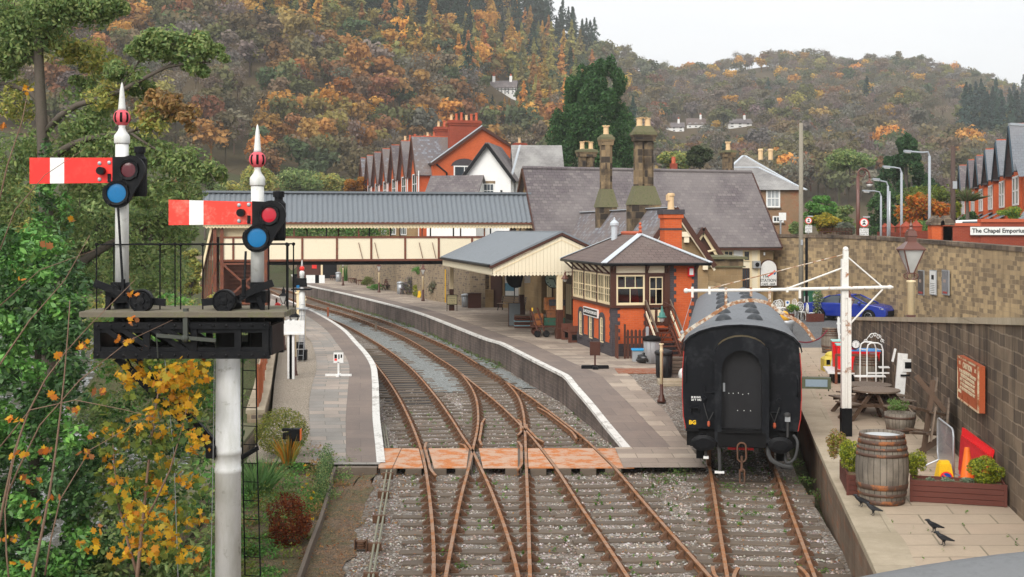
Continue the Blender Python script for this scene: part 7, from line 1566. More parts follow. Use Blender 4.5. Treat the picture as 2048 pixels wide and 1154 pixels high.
for i in range(25):
 x = -1.0+2.4*i/24; hz = .552-.17*max(0, (.05-x))**1.6-.05*max(0, x-.6)**2
 for j in range(9): a = math.pi*j/8; vs.append((x, .22*math.cos(a), hz-.22*(1-math.sin(a)) if 0 < j < 8 else -.6))
for i in range(24):
 for j in range(8): fs.append((i*9+j, i*9+j+1, (i+1)*9+j+1, (i+1)*9+j))
mb.add(vs, fs); mb.B('coping', parent=t)
def bz(px, py): return gp(px, py, .905)
def barrel(label, loc, h, r, m=None, tilt=0.0, hoops=None, water=True, rz=0.0):
 t = thing('oak_barrel', label, 'barrel', loc, rz); n = 28; prof = [(r*(.80+.20*math.sin(math.pi*(.04+.92*k/12))**1.1), h*k/12) for k in range(13)]; prof += [(prof[-1][0]-.035, h), (prof[-1][0]-.04, h-.09)]
 mb = MU(m or BARRELM, True); mb.lathe(prof, (0, 0, 0), n); mb.B('staves', parent=t)
 rr = lambda f: r*(.80+.20*math.sin(math.pi*(.04+.92*f))**1.1)
 for a, b in hoops or ((.0, .07), (.12, .165), (.22, .30), (.69, .735), (.78, .82), (.86, .92), (.95, 1.0)):
  mb = MU(HOOP, True); mb.lathe([(rr(a)+.002, h*a), (rr(a)+.012, h*a+.002), (rr(b)+.012, h*b-.002), (rr(b)+.002, h*b)], (0, 0, 0), n, None, 0, False); mb.B('hoop', parent=t)
 if water:
  mb = MU(glass('sky_pale_water', (.46, .48, .49), .45)); mb.lathe([(.001, h-.05), (rr(1)-.03, h-.05)], (0, 0, 0), n); mb.B('water', parent=t)  # water coloured pale to stand in for the sky reflected in it
 return t
def barrelmat():
 t = NT('barrel_staves'); o = t.obj(); sp = t.n('ShaderNodeSeparateXYZ'); t.put(sp.inputs[0], o)
 a = t.math('MULTIPLY', t.math('ARCTAN2', sp.outputs[1], sp.outputs[0]), 26/6.283); st = t.math('FLOOR', a); fr = t.math('FRACT', a)
 wn = t.n('ShaderNodeTexWhiteNoise', _noise_dimensions='1D'); t.put(wn.inputs['W'], st)
 g = t.noise(t.mapping(o, (9, 9, 1.2)), 3, 5, .7); n = t.noise(o, 2.0, 4)
 c = t.mix(t.mix((.13, .105, .08), (.27, .235, .19), wn.outputs[0]), (.04, .033, .028), t.math('MULTIPLY', t.ramp(n, [(.40, 0.0), (.56, 1.0)]), .85)); c = t.mix(c, t.mix((.10, .08, .06), (.40, .35, .29), g), .4)
 gap = t.math('GREATER_THAN', t.math('ABSOLUTE', t.math('SUBTRACT', fr, .5)), .46); c = t.mix(c, (.02, .016, .012), gap)
 return t.bsdf(c, .8, 0, t.math('SUBTRACT', g, gap), .01, .6)
BARRELM = barrelmat()
barrel('big upright oak barrel with rusty hoops and rainwater in its top, by the jackdaws', bz(1779, 1014)+V((0, .44, 0)), 1.27, .475)
barrel('dark upright barrel behind the red boxes at the end of the bay platform', bz(1662, 706)+V((.0, .2, 0)), 1.0, .34, None); barrel('dark barrel with pale bands standing behind the white metal arch', bz(1733, 768), .92, .42, None, water=False); barrel('dark barrel standing among the white cafe chairs', gp(1619, 640, .9)+V((.1, .6, 0)), .95, .36, None, water=False)
def trough(label, p, q, dep, h):
 d = (q-p); L = d.length; rz = math.atan2(d.y, d.x); t = thing('planter_trough', label, 'planter', p, rz); mb = MU(TROUGH)
 for k in range(4): z0, z1 = h*k/4+.004, h*(k+1)/4-.004; mb.box(0, L, 0, .03, z0, z1); mb.box(0, L, dep-.03, dep, z0, z1); mb.box(0, .03, .03, dep-.03, z0, z1); mb.box(L-.03, L, .03, dep-.03, z0, z1)
 for x in (-.02, L-.03): mb.box(x, x+.05, -.02, .0, 0, h); 
 mb.B('boards', parent=t); mb = MU(SOIL); mb.box(.03, L-.03, .03, dep-.03, h-.12, h-.06); mb.B('soil', parent=t); return t
TROUGH = wood('dark_red_stained_boards', (.16, .05, .035), (.075, .025, .02), 5.0)
trough('long dark red planter trough to the right of the big barrel', bz(1822, 1003), bz(2012, 1014), .48, .40); trough('dark red planter trough to the left of the big barrel, on the platform edge', bz(1737, 990)+V((.05, 0, 0)), bz(1695, 990), -.02, .40) if False else None
a_ = bz(1695, 990); b_ = bz(1671, 962); d_ = V((.172, .985, 0)); trough('dark red planter trough to the left of the big barrel, on the platform edge', a_, a_+V((.985, -.172, 0))*.62, 1.55, .38)
def picnic(label, loc, rz):
 t = thing('picnic_table', label, 'picnic table', loc, rz); mb = MU(TIMBER); rr = .62
 for k in range(10):
  x0, x1 = -rr+2*rr*k/10+.006, -rr+2*rr*(k+1)/10-.006; c = min(abs(x0), abs(x1)); e = math.sqrt(max(.01, rr*rr-max(x0*x0, x1*x1))); f = lambda x: math.sqrt(max(.02, rr*rr-x*x))
  mb.add([(x0, -f(x0), .72), (x1, -f(x1), .72), (x1, f(x1), .72), (x0, f(x0), .72), (x0, -f(x0), .76), (x1, -f(x1), .76), (x1, f(x1), .76), (x0, f(x0), .76)], [(3,2,1,0),(4,5,6,7),(0,1,5,4),(1,2,6,5),(2,3,7,6),(3,0,4,7)])
 mb.B('tabletop', parent=t)
 for k in range(4):
  T = RZ(k*math.pi/2); mb = MB(T); mb.use(TIMBER)
  for j in range(3): mb.box(-.38+.03*j, .38-.03*j, -1.02+j*.11, -.92+j*.11, .42, .455)
  mb.B('seat', parent=t); mb = MB(T); mb.use(TIMBERD)
  for x in (-.24, .24): mb.beam((x, -.95, .38), (x, .0, .38), .04, .09); mb.beam((x*1.1, -.98, .0), (x*.9, -.30, .72), .045, .10)
  mb.B('leg', parent=t)
 return t
TIMBERD = wood('dark_table_legs', (.15, .09, .06), (.06, .045, .03))  # leg timber in a darker brown than the tabletop
pt = picnic('round timber picnic table nearest the dark wall tub, in front of the other table', bz(1757, 838)+V((0, .2, 0)), .35); picnic('round timber picnic table further back beside the white metal arch', gp(1737, 768, 1.66)-V((0, 0, .76)), .3)
v_ = picnic('overturned round picnic table tipped on its edge against the dark stone wall', bz(1868, 905)+V((.05, .9, .62)), 0); v_.rotation_euler = (R(40), R(100), R(24)); v_.location = (wall_x(27.4)-1.0, 27.2, 1.62)
t = thing('half_barrel_tub', 'cut down barrel planted with trailing greenery beside the picnic table', 'planter', bz(1808, 868)+V((0, .3, 0))); mb = MU(BARRELM, True); mb.lathe([(.30, 0), (.36, .25), (.38, .48), (.34, .48), (.32, .42), (.001, .42)], (0, 0, 0), 22); mb.B('staves', parent=t); mb = MU(HOOP, True); [mb.lathe([(r_, z), (r_+.01, z), (r_+.012, z+.05), (r_, z+.05)], (0, 0, 0), 22) for r_, z in ((.32, .06), (.372, .36))]; mb.B('hoop', parent=t)
wy = 33.5; t = thing('old_signal_post', 'white timber post with black straps and a notched top leaning on the dark wall', 'post', (wall_x(wy)-.30, wy, .9), -.15); mb = MU(WHITE); mb.beam((-.05, 0, 0), (.08, .05, 1.55), .26, .10); mb.box(.06, .42, -.05, .03, 1.05, 1.40); mb.beam((-.2, .05, 1.32), (-.12, .05, 1.68), .10, .05); mb.use(BLACK); mb.box(.12, .34, -.06, -.05, 1.14, 1.32); mb.beam((-.04, -.06, .25), (.2, -.06, .25), .02, .05); mb.beam((.0, -.06, .95), (.25, -.06, .95), .02, .05); mb.B('timber', parent=t)
pa, pb_ = V((wall_x(25.7)-.10, 25.7, 2.30)), V((wall_x(23.55)-.10, 23.55, 2.30)); dv = (pb_-pa); rz = math.atan2(dv.y, dv.x); Lb = dv.length
t = thing('caution_board', 'red oxide cast caution board with raised cream lettering on the dark stone wall', 'sign', pa, rz); BRD = rusty('red_oxide_board', (.46, .10, .035), (.36, .10, .04), .3, 4); LET = paint('cream_lettering', (.74, .62, .42), .6, .1, 6)
mb = MU(BRD); mb.box(0, Lb, -.07, .06, 0, .92); mb.B('board', parent=t); mb = MU(rusty('chipped_cream_edge', (.72, .58, .38), (.40, .12, .04), .45, 5)); mb.box(.0, Lb, -.078, -.05, .885, .92); mb.box(0, .05, -.078, -.05, .035, .885); mb.box(Lb-.05, Lb, -.078, -.05, .035, .885); mb.box(0, Lb, -.078, -.05, 0, .035); mb.B('raised_border', parent=t)
text('CAUTION', .17, (Lb*.5, -.075, .775), (R(90), 0, 0), LET, t, sx=1.25, bold=.005); text('B.R', .11, (Lb*.13, -.075, .79), (R(90), 0, 0), LET, t, sx=1.1); text('B.R', .11, (Lb*.88, -.075, .79), (R(90), 0, 0), LET, t, sx=1.1)
for k, ln_ in enumerate(('TO ALL PERSONS NOT EMPLOYED', 'TAKE NOTICE WHATSOEVER', 'NOT TO TRESPASS UPON ANY', 'OF THE RAILWAYS STATIONS', 'OR THE WORKS THEREOF NOT', 'LIABLE')): text(ln_, .088, (.11 if k == 5 else Lb*.5, -.075, .63-k*.088), (R(90), 0, 0), LET, t, sx=1.28, bold=.003, align='LEFT' if k == 5 else 'CENTER')
mb = MU(LET); mb.box(Lb*.32, Lb*.68, -.076, -.07, .672, .684); mb.box(Lb*.2, Lb*.5, -.076, -.07, .575, .583); mb.B('raised_rule', parent=t)
t = thing('traffic_cone', 'tall orange traffic cone in front of the red plastic barrier', 'cone', bz(1934, 978)); mb = MU(ORANGE, True); mb.lathe([(.17, .04), (.14, .1), (.05, .78), (.045, .80), (.001, .80)], (0, 0, 0), 20); mb.B('cone_body', parent=t); mb = MU(ORANGE); mb.bbox(-.22, .22, -.22, .22, 0, .05, .02); mb.B('cone_base', parent=t)
t = thing('no_waiting_cone', 'yellow no waiting cone with a blue and red disc behind the planter', 'cone', bz(1888, 974)); mb = MU(YEL)
def fr_(mb, a, b, c, d, z0, z1): mb.add([(-a,-b,z0),(a,-b,z0),(a,b,z0),(-a,b,z0),(-c,-d,z1),(c,-d,z1),(c,d,z1),(-c,d,z1)], [(3,2,1,0),(4,5,6,7),(0,1,5,4),(1,2,6,5),(2,3,7,6),(3,0,4,7)])
fr_(mb, .18, .14, .11, .08, 0, .46); fr_(mb, .10, .07, .08, .05, .46, .52); mb.B('cone_body', parent=t); mb = MB(); T = Matrix.Translation((0, -.135, .20)) @ Matrix.Rotation(R(78), 4, 'X'); mb.use(RED); mb.lathe([(.001, .012), (.125, .012), (.125, 0)], (0, 0, 0), 22, T); mb.use(paint('sign_blue', (.015, .06, .30), .4, .05, 5)); mb.lathe([(.001, .016), (.098, .016), (.098, .01)], (0, 0, 0), 22, T); mb.use(RED); mb.box(-.095, .095, -.014, .014, .017, .02, T @ Matrix.Rotation(R(-45), 4, 'Z')); mb.B('no_waiting_disc', parent=t)
q0, q1 = bz(1907, 972)+V((0, 0, .15)), bz(1858, 944)+V((.25, .2, .15)); t = thing('crowd_barrier', 'galvanised steel crowd barrier standing end on behind the yellow cone', 'barrier', q0, math.atan2((q1-q0).y, (q1-q0).x)); Lb = (q1-q0).length
mb = MU(GALV, True); mb.tube([(0, 0, -.05), (0, 0, .82), (.05, 0, .92), (.15, 0, .95), (Lb-.15, 0, .95), (Lb-.05, 0, .92), (Lb, 0, .82), (Lb, 0, .25), (Lb-.1, 0, .1), (0, 0, .1)], .02, 7); mb.B('frame', parent=t)
mb = MU(GALV); [mb.tube([(x, 0, .1), (x, 0, .95)], .006, 4) for x in np.arange(.12, Lb-.06, .105)]; mb.B('bars', parent=t)
for x in (.15, Lb-.15): mb = MU(GALV); mb.tube([(x, -.3, -.14), (x, -.25, -.02), (x, 0, .1), (x, .25, -.02), (x, .3, -.14)], .018, 6); mb.B('foot', parent=t)
c0, c1, c2, c3 = at(1888, 875, 24.3), at(1962, 918, 22.75), at(1963, 966, 22.7), at(1908, 948, 24.1); c2 = V((c1.x-.28, c1.y-.05, .92)); c3 = V((c0.x-.10, c0.y-.25, .95)); t = thing('plastic_barrier', 'red plastic pedestrian barrier leaning over against the dark wall', 'barrier', c3)
c0, c1 = V((wall_x(24.6)-.32, 24.6, 1.86)), V((wall_x(22.9)-.08, 22.9, 1.72)); c3 = V((c0.x-.22, 24.2, .92)); c2 = V((c1.x-.32, 22.6, .92)); t.location = c3
def pl(u, w, o=0): p = c3.lerp(c2, u).lerp(c0.lerp(c1, u), w); n_ = (c2-c3).cross(c0-c3).normalized(); return p+n_*o-c3
mb = MU(REDB)
for (u0, u1, w0, w1) in ((0, 1, .86, 1), (0, 1, 0, .16), (0, .05, .16, .86), (.95, 1, .16, .86)): mb.slab([pl(u0, w0, -.03), pl(u1, w0, -.03), pl(u1, w1, -.03), pl(u0, w1, -.03)], .06)
for k in range(13): mb.slab([pl(.06+k*.07, .16, -.02), pl(.09+k*.07, .16, -.02), pl(.09+k*.07, .86, -.02), pl(.06+k*.07, .86, -.02)], .04)
mb.use(paint('darker_red_plastic', (.50, .012, .016), .5, .1, 5)); mb.slab([pl(.05, .16, .012), pl(.95, .16, .012), pl(.95, .86, .012), pl(.05, .86, .012)], .01); mb.B('panel', parent=t)
so2 = bz(1690, 768); t = thing('stall_table', 'red brown timber stall frame with a white counter at the back of the bay platform', 'stall', so2, -.17)
mb = MU(BROWN2)
for x, y in ((-.28, 0), (.85, .2), (-.1, 1.6), (1.0, 1.8)): mb.box(x-.04, x+.04, y-.04, y+.04, 0, .95)
mb.box(-.3, .9, -.03, .03, .90, .98); mb.box(-.3, .9, -.03, .03, .38, .46); mb.box(.82, 1.0, 0, 1.8, .5, .98); mb.B('frame', parent=t); mb = MU(WHITE_DIRTY); mb.bbox(-.55, .9, -.02, 1.7, .32, .38, .01); mb.use(BLACKM); mb.box(-.35, .8, .2, 1.6, 0, .3); mb.B('shelf', parent=t)
def tote(label, x, y, z, w, d, h, m, lid=None):
 t = thing('plastic_box', label, 'box', so2+V((x+.16+.18*y, y, z)), -.17); mb = MU(m); mb.add([(-w*.45,-d*.45,0),(w*.45,-d*.45,0),(w*.45,d*.45,0),(-w*.45,d*.45,0),(-w/2,-d/2,h),(w/2,-d/2,h),(w/2,d/2,h),(-w/2,d/2,h)], [(3,2,1,0),(0,1,5,4),(1,2,6,5),(2,3,7,6),(3,0,4,7),(4,5,6,7)]); mb.box(-w/2-.02, w/2+.02, -d/2-.02, d/2+.02, h-.05, h); mb.box(-w*.2, w*.2, -d*.5-.01, -d*.4, h*.45, h*.6); mb.B('box_body', parent=t); mb = MU(lid or m); mb.bbox(-w/2-.03, w/2+.03, -d/2-.03, d/2+.03, h, h+.04, .01); mb.B('lid', parent=t)
TEAL = paint('pale_teal_lid', (.30, .52, .47), .5, .1, 5)
tote('tall red plastic box with a pale teal lid, at the left of the stall', -.02, 1.1, .38, .62, .6, .78, REDB, TEAL); tote('wide red plastic box under the round clock on the stall', .55, .9, .38, .95, .7, .62, REDB, paint('blue_lid', (.05, .25, .60), .4, .1, 5)); tote('red plastic box at the back of the stall behind the teal lidded box', -.12, 1.75, .38, .6, .5, .85, REDB, TEAL)
q = so2+V((.50, .55, 1.24)); ck = thing('round_clock', 'round white faced clock with a black rim propped above the red boxes', 'clock', q); T = Matrix.Rotation(R(84), 4, 'X'); mb = MU(BLACK); mb.lathe([(.001, -.03), (.155, -.03), (.155, .03), (.13, .035), (.13, .02)], (0, 0, 0), 26, T); mb.B('clock_rim', parent=ck); mb = MU(WHITE); mb.lathe([(.001, .022), (.13, .022)], (0, 0, 0), 26, T); mb.use(BLACK); [mb.beam((.10*math.cos(a), -.026, .10*math.sin(a)), (.118*math.cos(a), -.026, .118*math.sin(a)), .008, .012) for a in np.linspace(0, 5.76, 12)]; mb.beam((0, -.03, 0), (.0, -.03, -.09), .006, .014); mb.beam((0, -.03, 0), (.01, -.03, .05), .006, .014); mb.B('clock_face', parent=ck)
t = thing('yellow_bag', 'bulging yellow builders bag beside the red stall', 'bag', bz(1664, 742)); mb = MU(paint('yellow_tarpaulin', (.62, .50, .08), .5, .2, 8)); mb.bbox(-.30, .55, -.2, .5, 0, .52, .10); mb.sphere((.1, .15, .55), .24, 10, 1.3, 1, .6); mb.use(WHITE); mb.tube(spline([V((-.1, -.22, .1)), V((-.05, -.3, .5)), V((.1, -.2, .75)), V((.22, -.1, .5))], .08), .025, 5); mb.use(BLACKM); mb.box(-.25, -.12, -.21, -.2, .25, .42); mb.B('bag_body', parent=t)
t = thing('metal_arch_seat', 'white wrought metal arch with slatted seats and scroll top against the dark wall', 'garden arch', bz(1744, 790)); ya2 = t.location.y; mb = MU(WHITE); sA = lambda px, py: V(((px-1744)*ya2/F, 0, H-(py-HY)*ya2/F-.905))
for dx, dy in ((0, 0), (-7, .35)):
 P = [sA(1734+dx, 790), sA(1734+dx, 700), sA(1736+dx, 690), sA(1742+dx, 686), sA(1756+dx, 686), sA(1763+dx, 690), sA(1766+dx, 700), sA(1766+dx, 790)]; mb.tube([p+V((0, dy, 0)) for p in P], .022, 6)
for px, py in ((1734, 700), (1766, 700), (1742, 686), (1756, 686)): mb.beam(sA(px, py), sA(px-7, py)+V((0, .35, 0)), .02, .02)
mb.B('arch', parent=t); mb = MU(WHITE)
for c_, r_ in (((1743, 672), .09), ((1750, 670), .07), ((1757, 674), .08), ((1764, 682), .06), ((1731, 682), .06)): P = [sA(*c_)+V((r_*(1-k/16)*math.cos(k*.55), 0, r_*(1-k/16)*math.sin(k*.55))) for k in range(14)]; mb.tube(P, .010, 5)
mb.tube(spline([sA(1730, 684), sA(1738, 672), sA(1745, 667), sA(1754, 668), sA(1762, 676), sA(1768, 686)], .05), .010, 5); mb.B('scrollwork', parent=t); mb = MU(WHITE)
for x0, x1, z, ydp in ((1704, 1766, 752, -.3), (1763, 1784, 738, .2)):
 for k in range(6): p, q = sA(x0+k, z+k*.5), sA(x1+k, z+k*.5); p.z = q.z = sA(0, z).z; mb.box(p.x, q.x, ydp+k*.07, ydp+k*.07+.045, p.z, p.z+.02)
mb.box(sA(1727, 0).x, sA(1772, 0).x, -.33, -.30, sA(0, 745).z, sA(0, 742).z); mb.B('seat_slats', parent=t)
t = thing('picket_gate', 'white picket gate panel leaning at the end of the dark wall', 'gate', gp(1687, 682, .9)); mb = pick(t, -.3, .35, 1.1, WHITE, 4); mb.box(-.3, .35, .012, .04, .25, .33); mb.box(-.3, .35, .012, .04, .75, .83); mb.B('pickets', parent=t)
rp = thing('barrier_rope', 'dark red rope slung from the barrel across the end of the platform', 'rope', (0, 0, 0)); mb = MU(paint('crimson_rope', (.17, .02, .035), .8, .2, 30)); mb.tube(spline([at(1654, 661, 47.5), at(1640, 676, 47), at(1620, 684, 46.6), at(1602, 684, 46.3), at(1580, 678, 46)], .1), .028, 6); mb.B('rope', parent=rp)
def cafe_chair(label, loc, rz):
 t = thing('cafe_chair', label, 'chair', loc, rz, None); mb = MU(WHITE); mb.lathe([(.2, .44), (.2, .46), (.001, .46)], (0, 0, 0), 12); mb.B('seat', parent=t)
 for k in range(4): a = k*1.571+.785; mb = MU(WHITE); mb.tube([(.16*math.cos(a), .16*math.sin(a), .45), (.22*math.cos(a), .22*math.sin(a), .2), (.2*math.cos(a), .2*math.sin(a), 0)], .018, 5); mb.B('leg', parent=t)
 mb = MU(WHITE); P = [(.23*math.cos(a), .2+.02*math.sin(a), .72+.27*math.sin(a)) for a in np.linspace(-1.57, 4.71, 17)]; mb.tube(P, .02, 5); [mb.tube([(0, .2, .72), p], .01, 4) for p in P[::2]]; mb.tube([(.13*math.cos(a), .2, .72+.15*math.sin(a)) for a in np.linspace(0, 6.28, 13)], .01, 4); mb.B('backrest', parent=t); return t
cafe_chair('white cafe chair standing alone in front of the green cabinet', gp(1604, 640, .9), .3); cafe_chair('white cafe chair turned sideways between the other chair and the flower planter', gp(1622, 642, .9), 1.6); cafe_chair('white cafe chair behind the blue disabled parking notice', gp(1583, 632, .9), -1.2); cafe_chair('white cafe chair nearest the carriage roof, left of the notice', gp(1562, 634, .9), .2); cafe_chair('white cafe chair furthest left, half hidden behind the carriage roof', gp(1552, 636, .9), -.4)
t = thing('cafe_table', 'small white cafe table between the white metal chairs', 'table', gp(1556, 642, .9)); mb = MU(WHITE); mb.bbox(-.4, .4, -.25, .25, .72, .75, .01); mb.B('tabletop', parent=t); mb = MU(WHITE); [mb.tube([(x, y, 0), (x*.8, y*.8, .72)], .018, 5) for x in (-.3, .3) for y in (-.18, .18)]; mb.B('legs', parent=t)
t = thing('green_cabinet', 'dark green utility cabinet with white notices behind the cafe chairs', 'cabinet', gp(1629, 637, .9)+V((.1, 1.2, 0))); mb = MU(GREENP); mb.bbox(-.48, .48, 0, .6, 0, 1.45, .02); mb.box(-.52, .56, -.05, .65, 1.45, 1.52); mb.B('cabinet_body', parent=t); mb = MU(GREENP); mb.box(-.44, -.02, -.02, .0, .08, 1.38); mb.box(.02, .44, -.02, 0, .08, 1.38); mb.B('doors', parent=t); mb = MU(WHITE); mb.box(-.4, -.15, -.026, -.02, .65, 1.2); mb.box(.1, .35, -.026, -.02, 1.15, 1.35); mb.B('notice', parent=t)
for px, lab in ((1575, 'wooden planter box of yellow flowers below the blue parking notice'), (1634, 'wooden planter box with a small shrub beside the blue car wheel')): trough(lab, gp(px-13, 644, .9), gp(px+13, 643, .9), .4, .42)
t = thing('parking_notice', 'small white notice with a blue disabled parking symbol on a stake', 'sign', gp(1575, 640, .9)); mb = MU(TIMBER); mb.box(-.04, .04, 0, .05, 0, .8); mb.B('stake', parent=t); mb = MU(WHITE); mb.box(-.12, .12, -.02, 0, .75, 1.08); mb.use(paint('notice_blue', (.02, .12, .45), .5, .05, 5)); mb.sphere((0, -.015, .97), .075, 10, 1, .2, 1); mb.B('board', parent=t)
t = thing('litter_bin', 'yellow topped pale grey bin half hidden behind the carriage roof', 'bin', gp(1574, 668, .9)); mb = MU(GALV, True); mb.lathe([(.28, 0), (.30, .45), (.34, .5), (.36, .62), (.30, .66)], (0, 0, 0), 16); mb.B('bin_body', parent=t); mb = MU(paint('yellow_hood', (.80, .42, .04), .4, .1, 6), True); mb.lathe([(.24, .66), (.22, .9), (.14, 1.06), (.001, 1.12)], (-.12, 0, 0), 16); mb.B('bin_hood', parent=t)
for px, m_, lab in ((1844, 'dark', 'leftmost of three tall framed posters on the buff wall, dark with figures'), (1868, 'white', 'middle of three tall posters on the buff wall, plain white with lines of text'), (1893, 'grey', 'rightmost of three tall posters on the buff wall, grey with a pale figure')):
 k = (px-CX)/F; Y = 20.98/k; t = thing('wall_poster', lab, 'poster', (20.97, Y, H-(590-HY)*Y/F), R(-90)); hh = 50*Y/F; mb = MU(GALV); mb.box(-.45, .45, -.06, 0, 0, hh); mb.B('frame', parent=t); mb = MU({'dark': paint('poster_dark', (.10, .085, .08), .5, .9, 3), 'white': WHITE, 'grey': paint('poster_grey', (.22, .22, .23), .5, .8, 3)}[m_]); mb.box(-.41, .41, -.07, -.06, .05, hh-.05)
 if m_ == 'white':
  mb.use(BLACK); mb.box(-.15, .2, -.074, -.07, hh*.62, hh*.8)
  for j in range(6): mb.box(-.3, .3, -.074, -.07, hh*(.1+.07*j), hh*(.115+.07*j))
 else: mb.use(paint('poster_red', (.4, .06, .05), .5, .5, 5)); mb.box(-.3, .3, -.074, -.07, hh*.06, hh*.14); mb.use(paint('poster_skin', (.45, .33, .27), .5, .5, 4)); mb.box(-.2, .1, -.074, -.07, hh*.5, hh*.62)
 mb.B('poster', parent=t)
BLUEC = paint('metallic_blue', (.012, .035, .30), .22, .1, 2, spec=.8, bump=0.0)
cp0 = gp(1690, 641, .9); CAR = thing('parked_car', 'blue four door saloon car parked nose towards us below the buff wall', 'car', V((cp0.x+.25, 66.3, .9)), R(-38))
prof = [(-2.35, .45), (-2.40, .70), (-2.32, .92), (-1.9, 1.0), (-1.35, 1.04), (-.75, 1.36), (-.1, 1.46), (.5, 1.42), (1.25, 1.08), (1.7, 1.0), (2.1, .90), (2.32, .72), (2.34, .42), (2.2, .26), (-2.2, .26)]
def loft(par, name, prof, ws, mat, smooth=False):
 mb = MU(mat, smooth); n = len(prof); vs = [(x, -w, z) for (x, z), w in zip(prof, ws)]+[(x, w, z) for (x, z), w in zip(prof, ws)]
 fs = [(k, (k+1) % n, n+(k+1) % n, n+k) for k in range(n)]+[tuple(range(n)), tuple(range(2*n-1, n-1, -1))]; mb.add(vs, fs); o = mb.B(name, parent=par)
 b = o.modifiers.new('bevel', 'BEVEL'); b.width = .06; b.segments = 3; b.limit_method = 'ANGLE'; b.angle_limit = R(25); return o
loft(CAR, 'body', [(-2.35, .45), (-2.40, .70), (-2.32, .92), (-1.75, .99), (-.5, 1.0), (.9, .99), (1.6, .95), (2.1, .86), (2.34, .70), (2.36, .42), (2.2, .26), (-2.2, .26)], [.8, .86, .86, .9, .92, .92, .9, .84, .76, .78, .8, .8], BLUEC, True)
mb = MU(GLASS); a = [(-1.85, .98, .78), (-.85, 1.38, .60), (.35, 1.42, .60), (1.35, .97, .78)]; vs = [(x, -w, z) for x, z, w in a]+[(x, w, z) for x, z, w in a]; mb.add(vs, [(0,1,5,4),(1,2,6,5),(2,3,7,6),(0,3,2,1),(4,5,6,7)]); gh = mb.B('windscreen_and_windows', parent=CAR)
mb = MU(BLUEC, True); mb.add([(-.9, -.62, 1.385), (.4, -.62, 1.43), (.4, .62, 1.43), (-.9, .62, 1.385), (-.3, -.5, 1.47), (.2, -.5, 1.475), (.2, .5, 1.475), (-.3, .5, 1.47)], [(0,1,5,4),(1,2,6,5),(2,3,7,6),(3,0,4,7),(4,5,6,7),(3,2,1,0)])
for s in (-1, 1):
 mb.beam((-1.85, s*.79, .99), (-.85, s*.61, 1.39), .07, .06); mb.beam((.35, s*.61, 1.43), (1.35, s*.79, .98), .06, .06); mb.use(BLACK); mb.beam((-.25, s*.80, .99), (-.25, s*.615, 1.41), .06, .05); mb.use(BLUEC, True)
mb.B('roof', parent=CAR)
for s in (-1, 1):
 mb = MU(BLUEC, True); mb.sphere((.95, s*1.0, 1.05), .12, 8, .8, 1, .7); mb.B('door_mirror', parent=CAR); mb = MU(GLASSL); mb.add([(2.2, s*.52, .70), (2.05, s*.86, .74), (2.0, s*.86, .82), (2.16, s*.52, .78)], [(0,1,2,3)]); mb.sphere((2.14, s*.68, .74), .13, 8, .8, 1.3, .5); mb.B('headlight', parent=CAR)
 for x in (-1.42, 1.42):
  T = Matrix.Translation((x, s*.86, .33)) @ Matrix.Rotation(R(-90*s), 4, 'X'); mb = MU(BLACKM, True); mb.lathe([(.22, -.1), (.32, -.1), (.335, -.06), (.335, .05), (.31, .08), (.24, .08)], (0, 0, 0), 24, T); mb.use(BLACKM); mb.lathe([(.001, .0), (.38, .0)], (0, 0, 0), 24, T); w_ = mb.B('wheel', parent=CAR); mb = MU(GALV); mb.lathe([(.23, .07), (.20, .085), (.20, .05)], (0, 0, 0), 24, T); [mb.box(-.02, .02, .02, .21, .05, .08, T @ Matrix.Rotation(k*1.257, 4, 'Z')) for k in range(5)]; mb.B('rim', parent=w_)
mb = MU(BLACKM); mb.box(2.30, 2.375, -.5, .5, .36, .62); mb.B('grille', parent=CAR)
wc = at(1932, 447, 70); t = thing('parked_car', 'white car with a dark rear window just visible over the emporium wall', 'car', V((wc.x, 70, 5.05)), .15); loft(t, 'body', [(-2, .3), (-2, .8), (-1.6, .95), (1.4, .95), (2, .75), (2.05, .3)], [.8]*6, WHITE); loft(t, 'cabin', [(-1.6, .95), (-.9, 1.4), (.9, 1.46), (1.5, 1.35), (1.75, .95)], [.75, .65, .65, .68, .75], WHITE); mb = MU(GLASS); mb.add([(-.7, -.78, 1.02), (1.1, -.78, 1.02), (1.0, -.68, 1.36), (-.6, -.68, 1.34)], [(0,1,2,3)]); mb.B('side_windows', parent=t); mb = MU(RED); mb.beam((1.72, -.74, 1.0), (1.52, -.7, 1.34), .08, .06); mb.B('tail_light', parent=t)
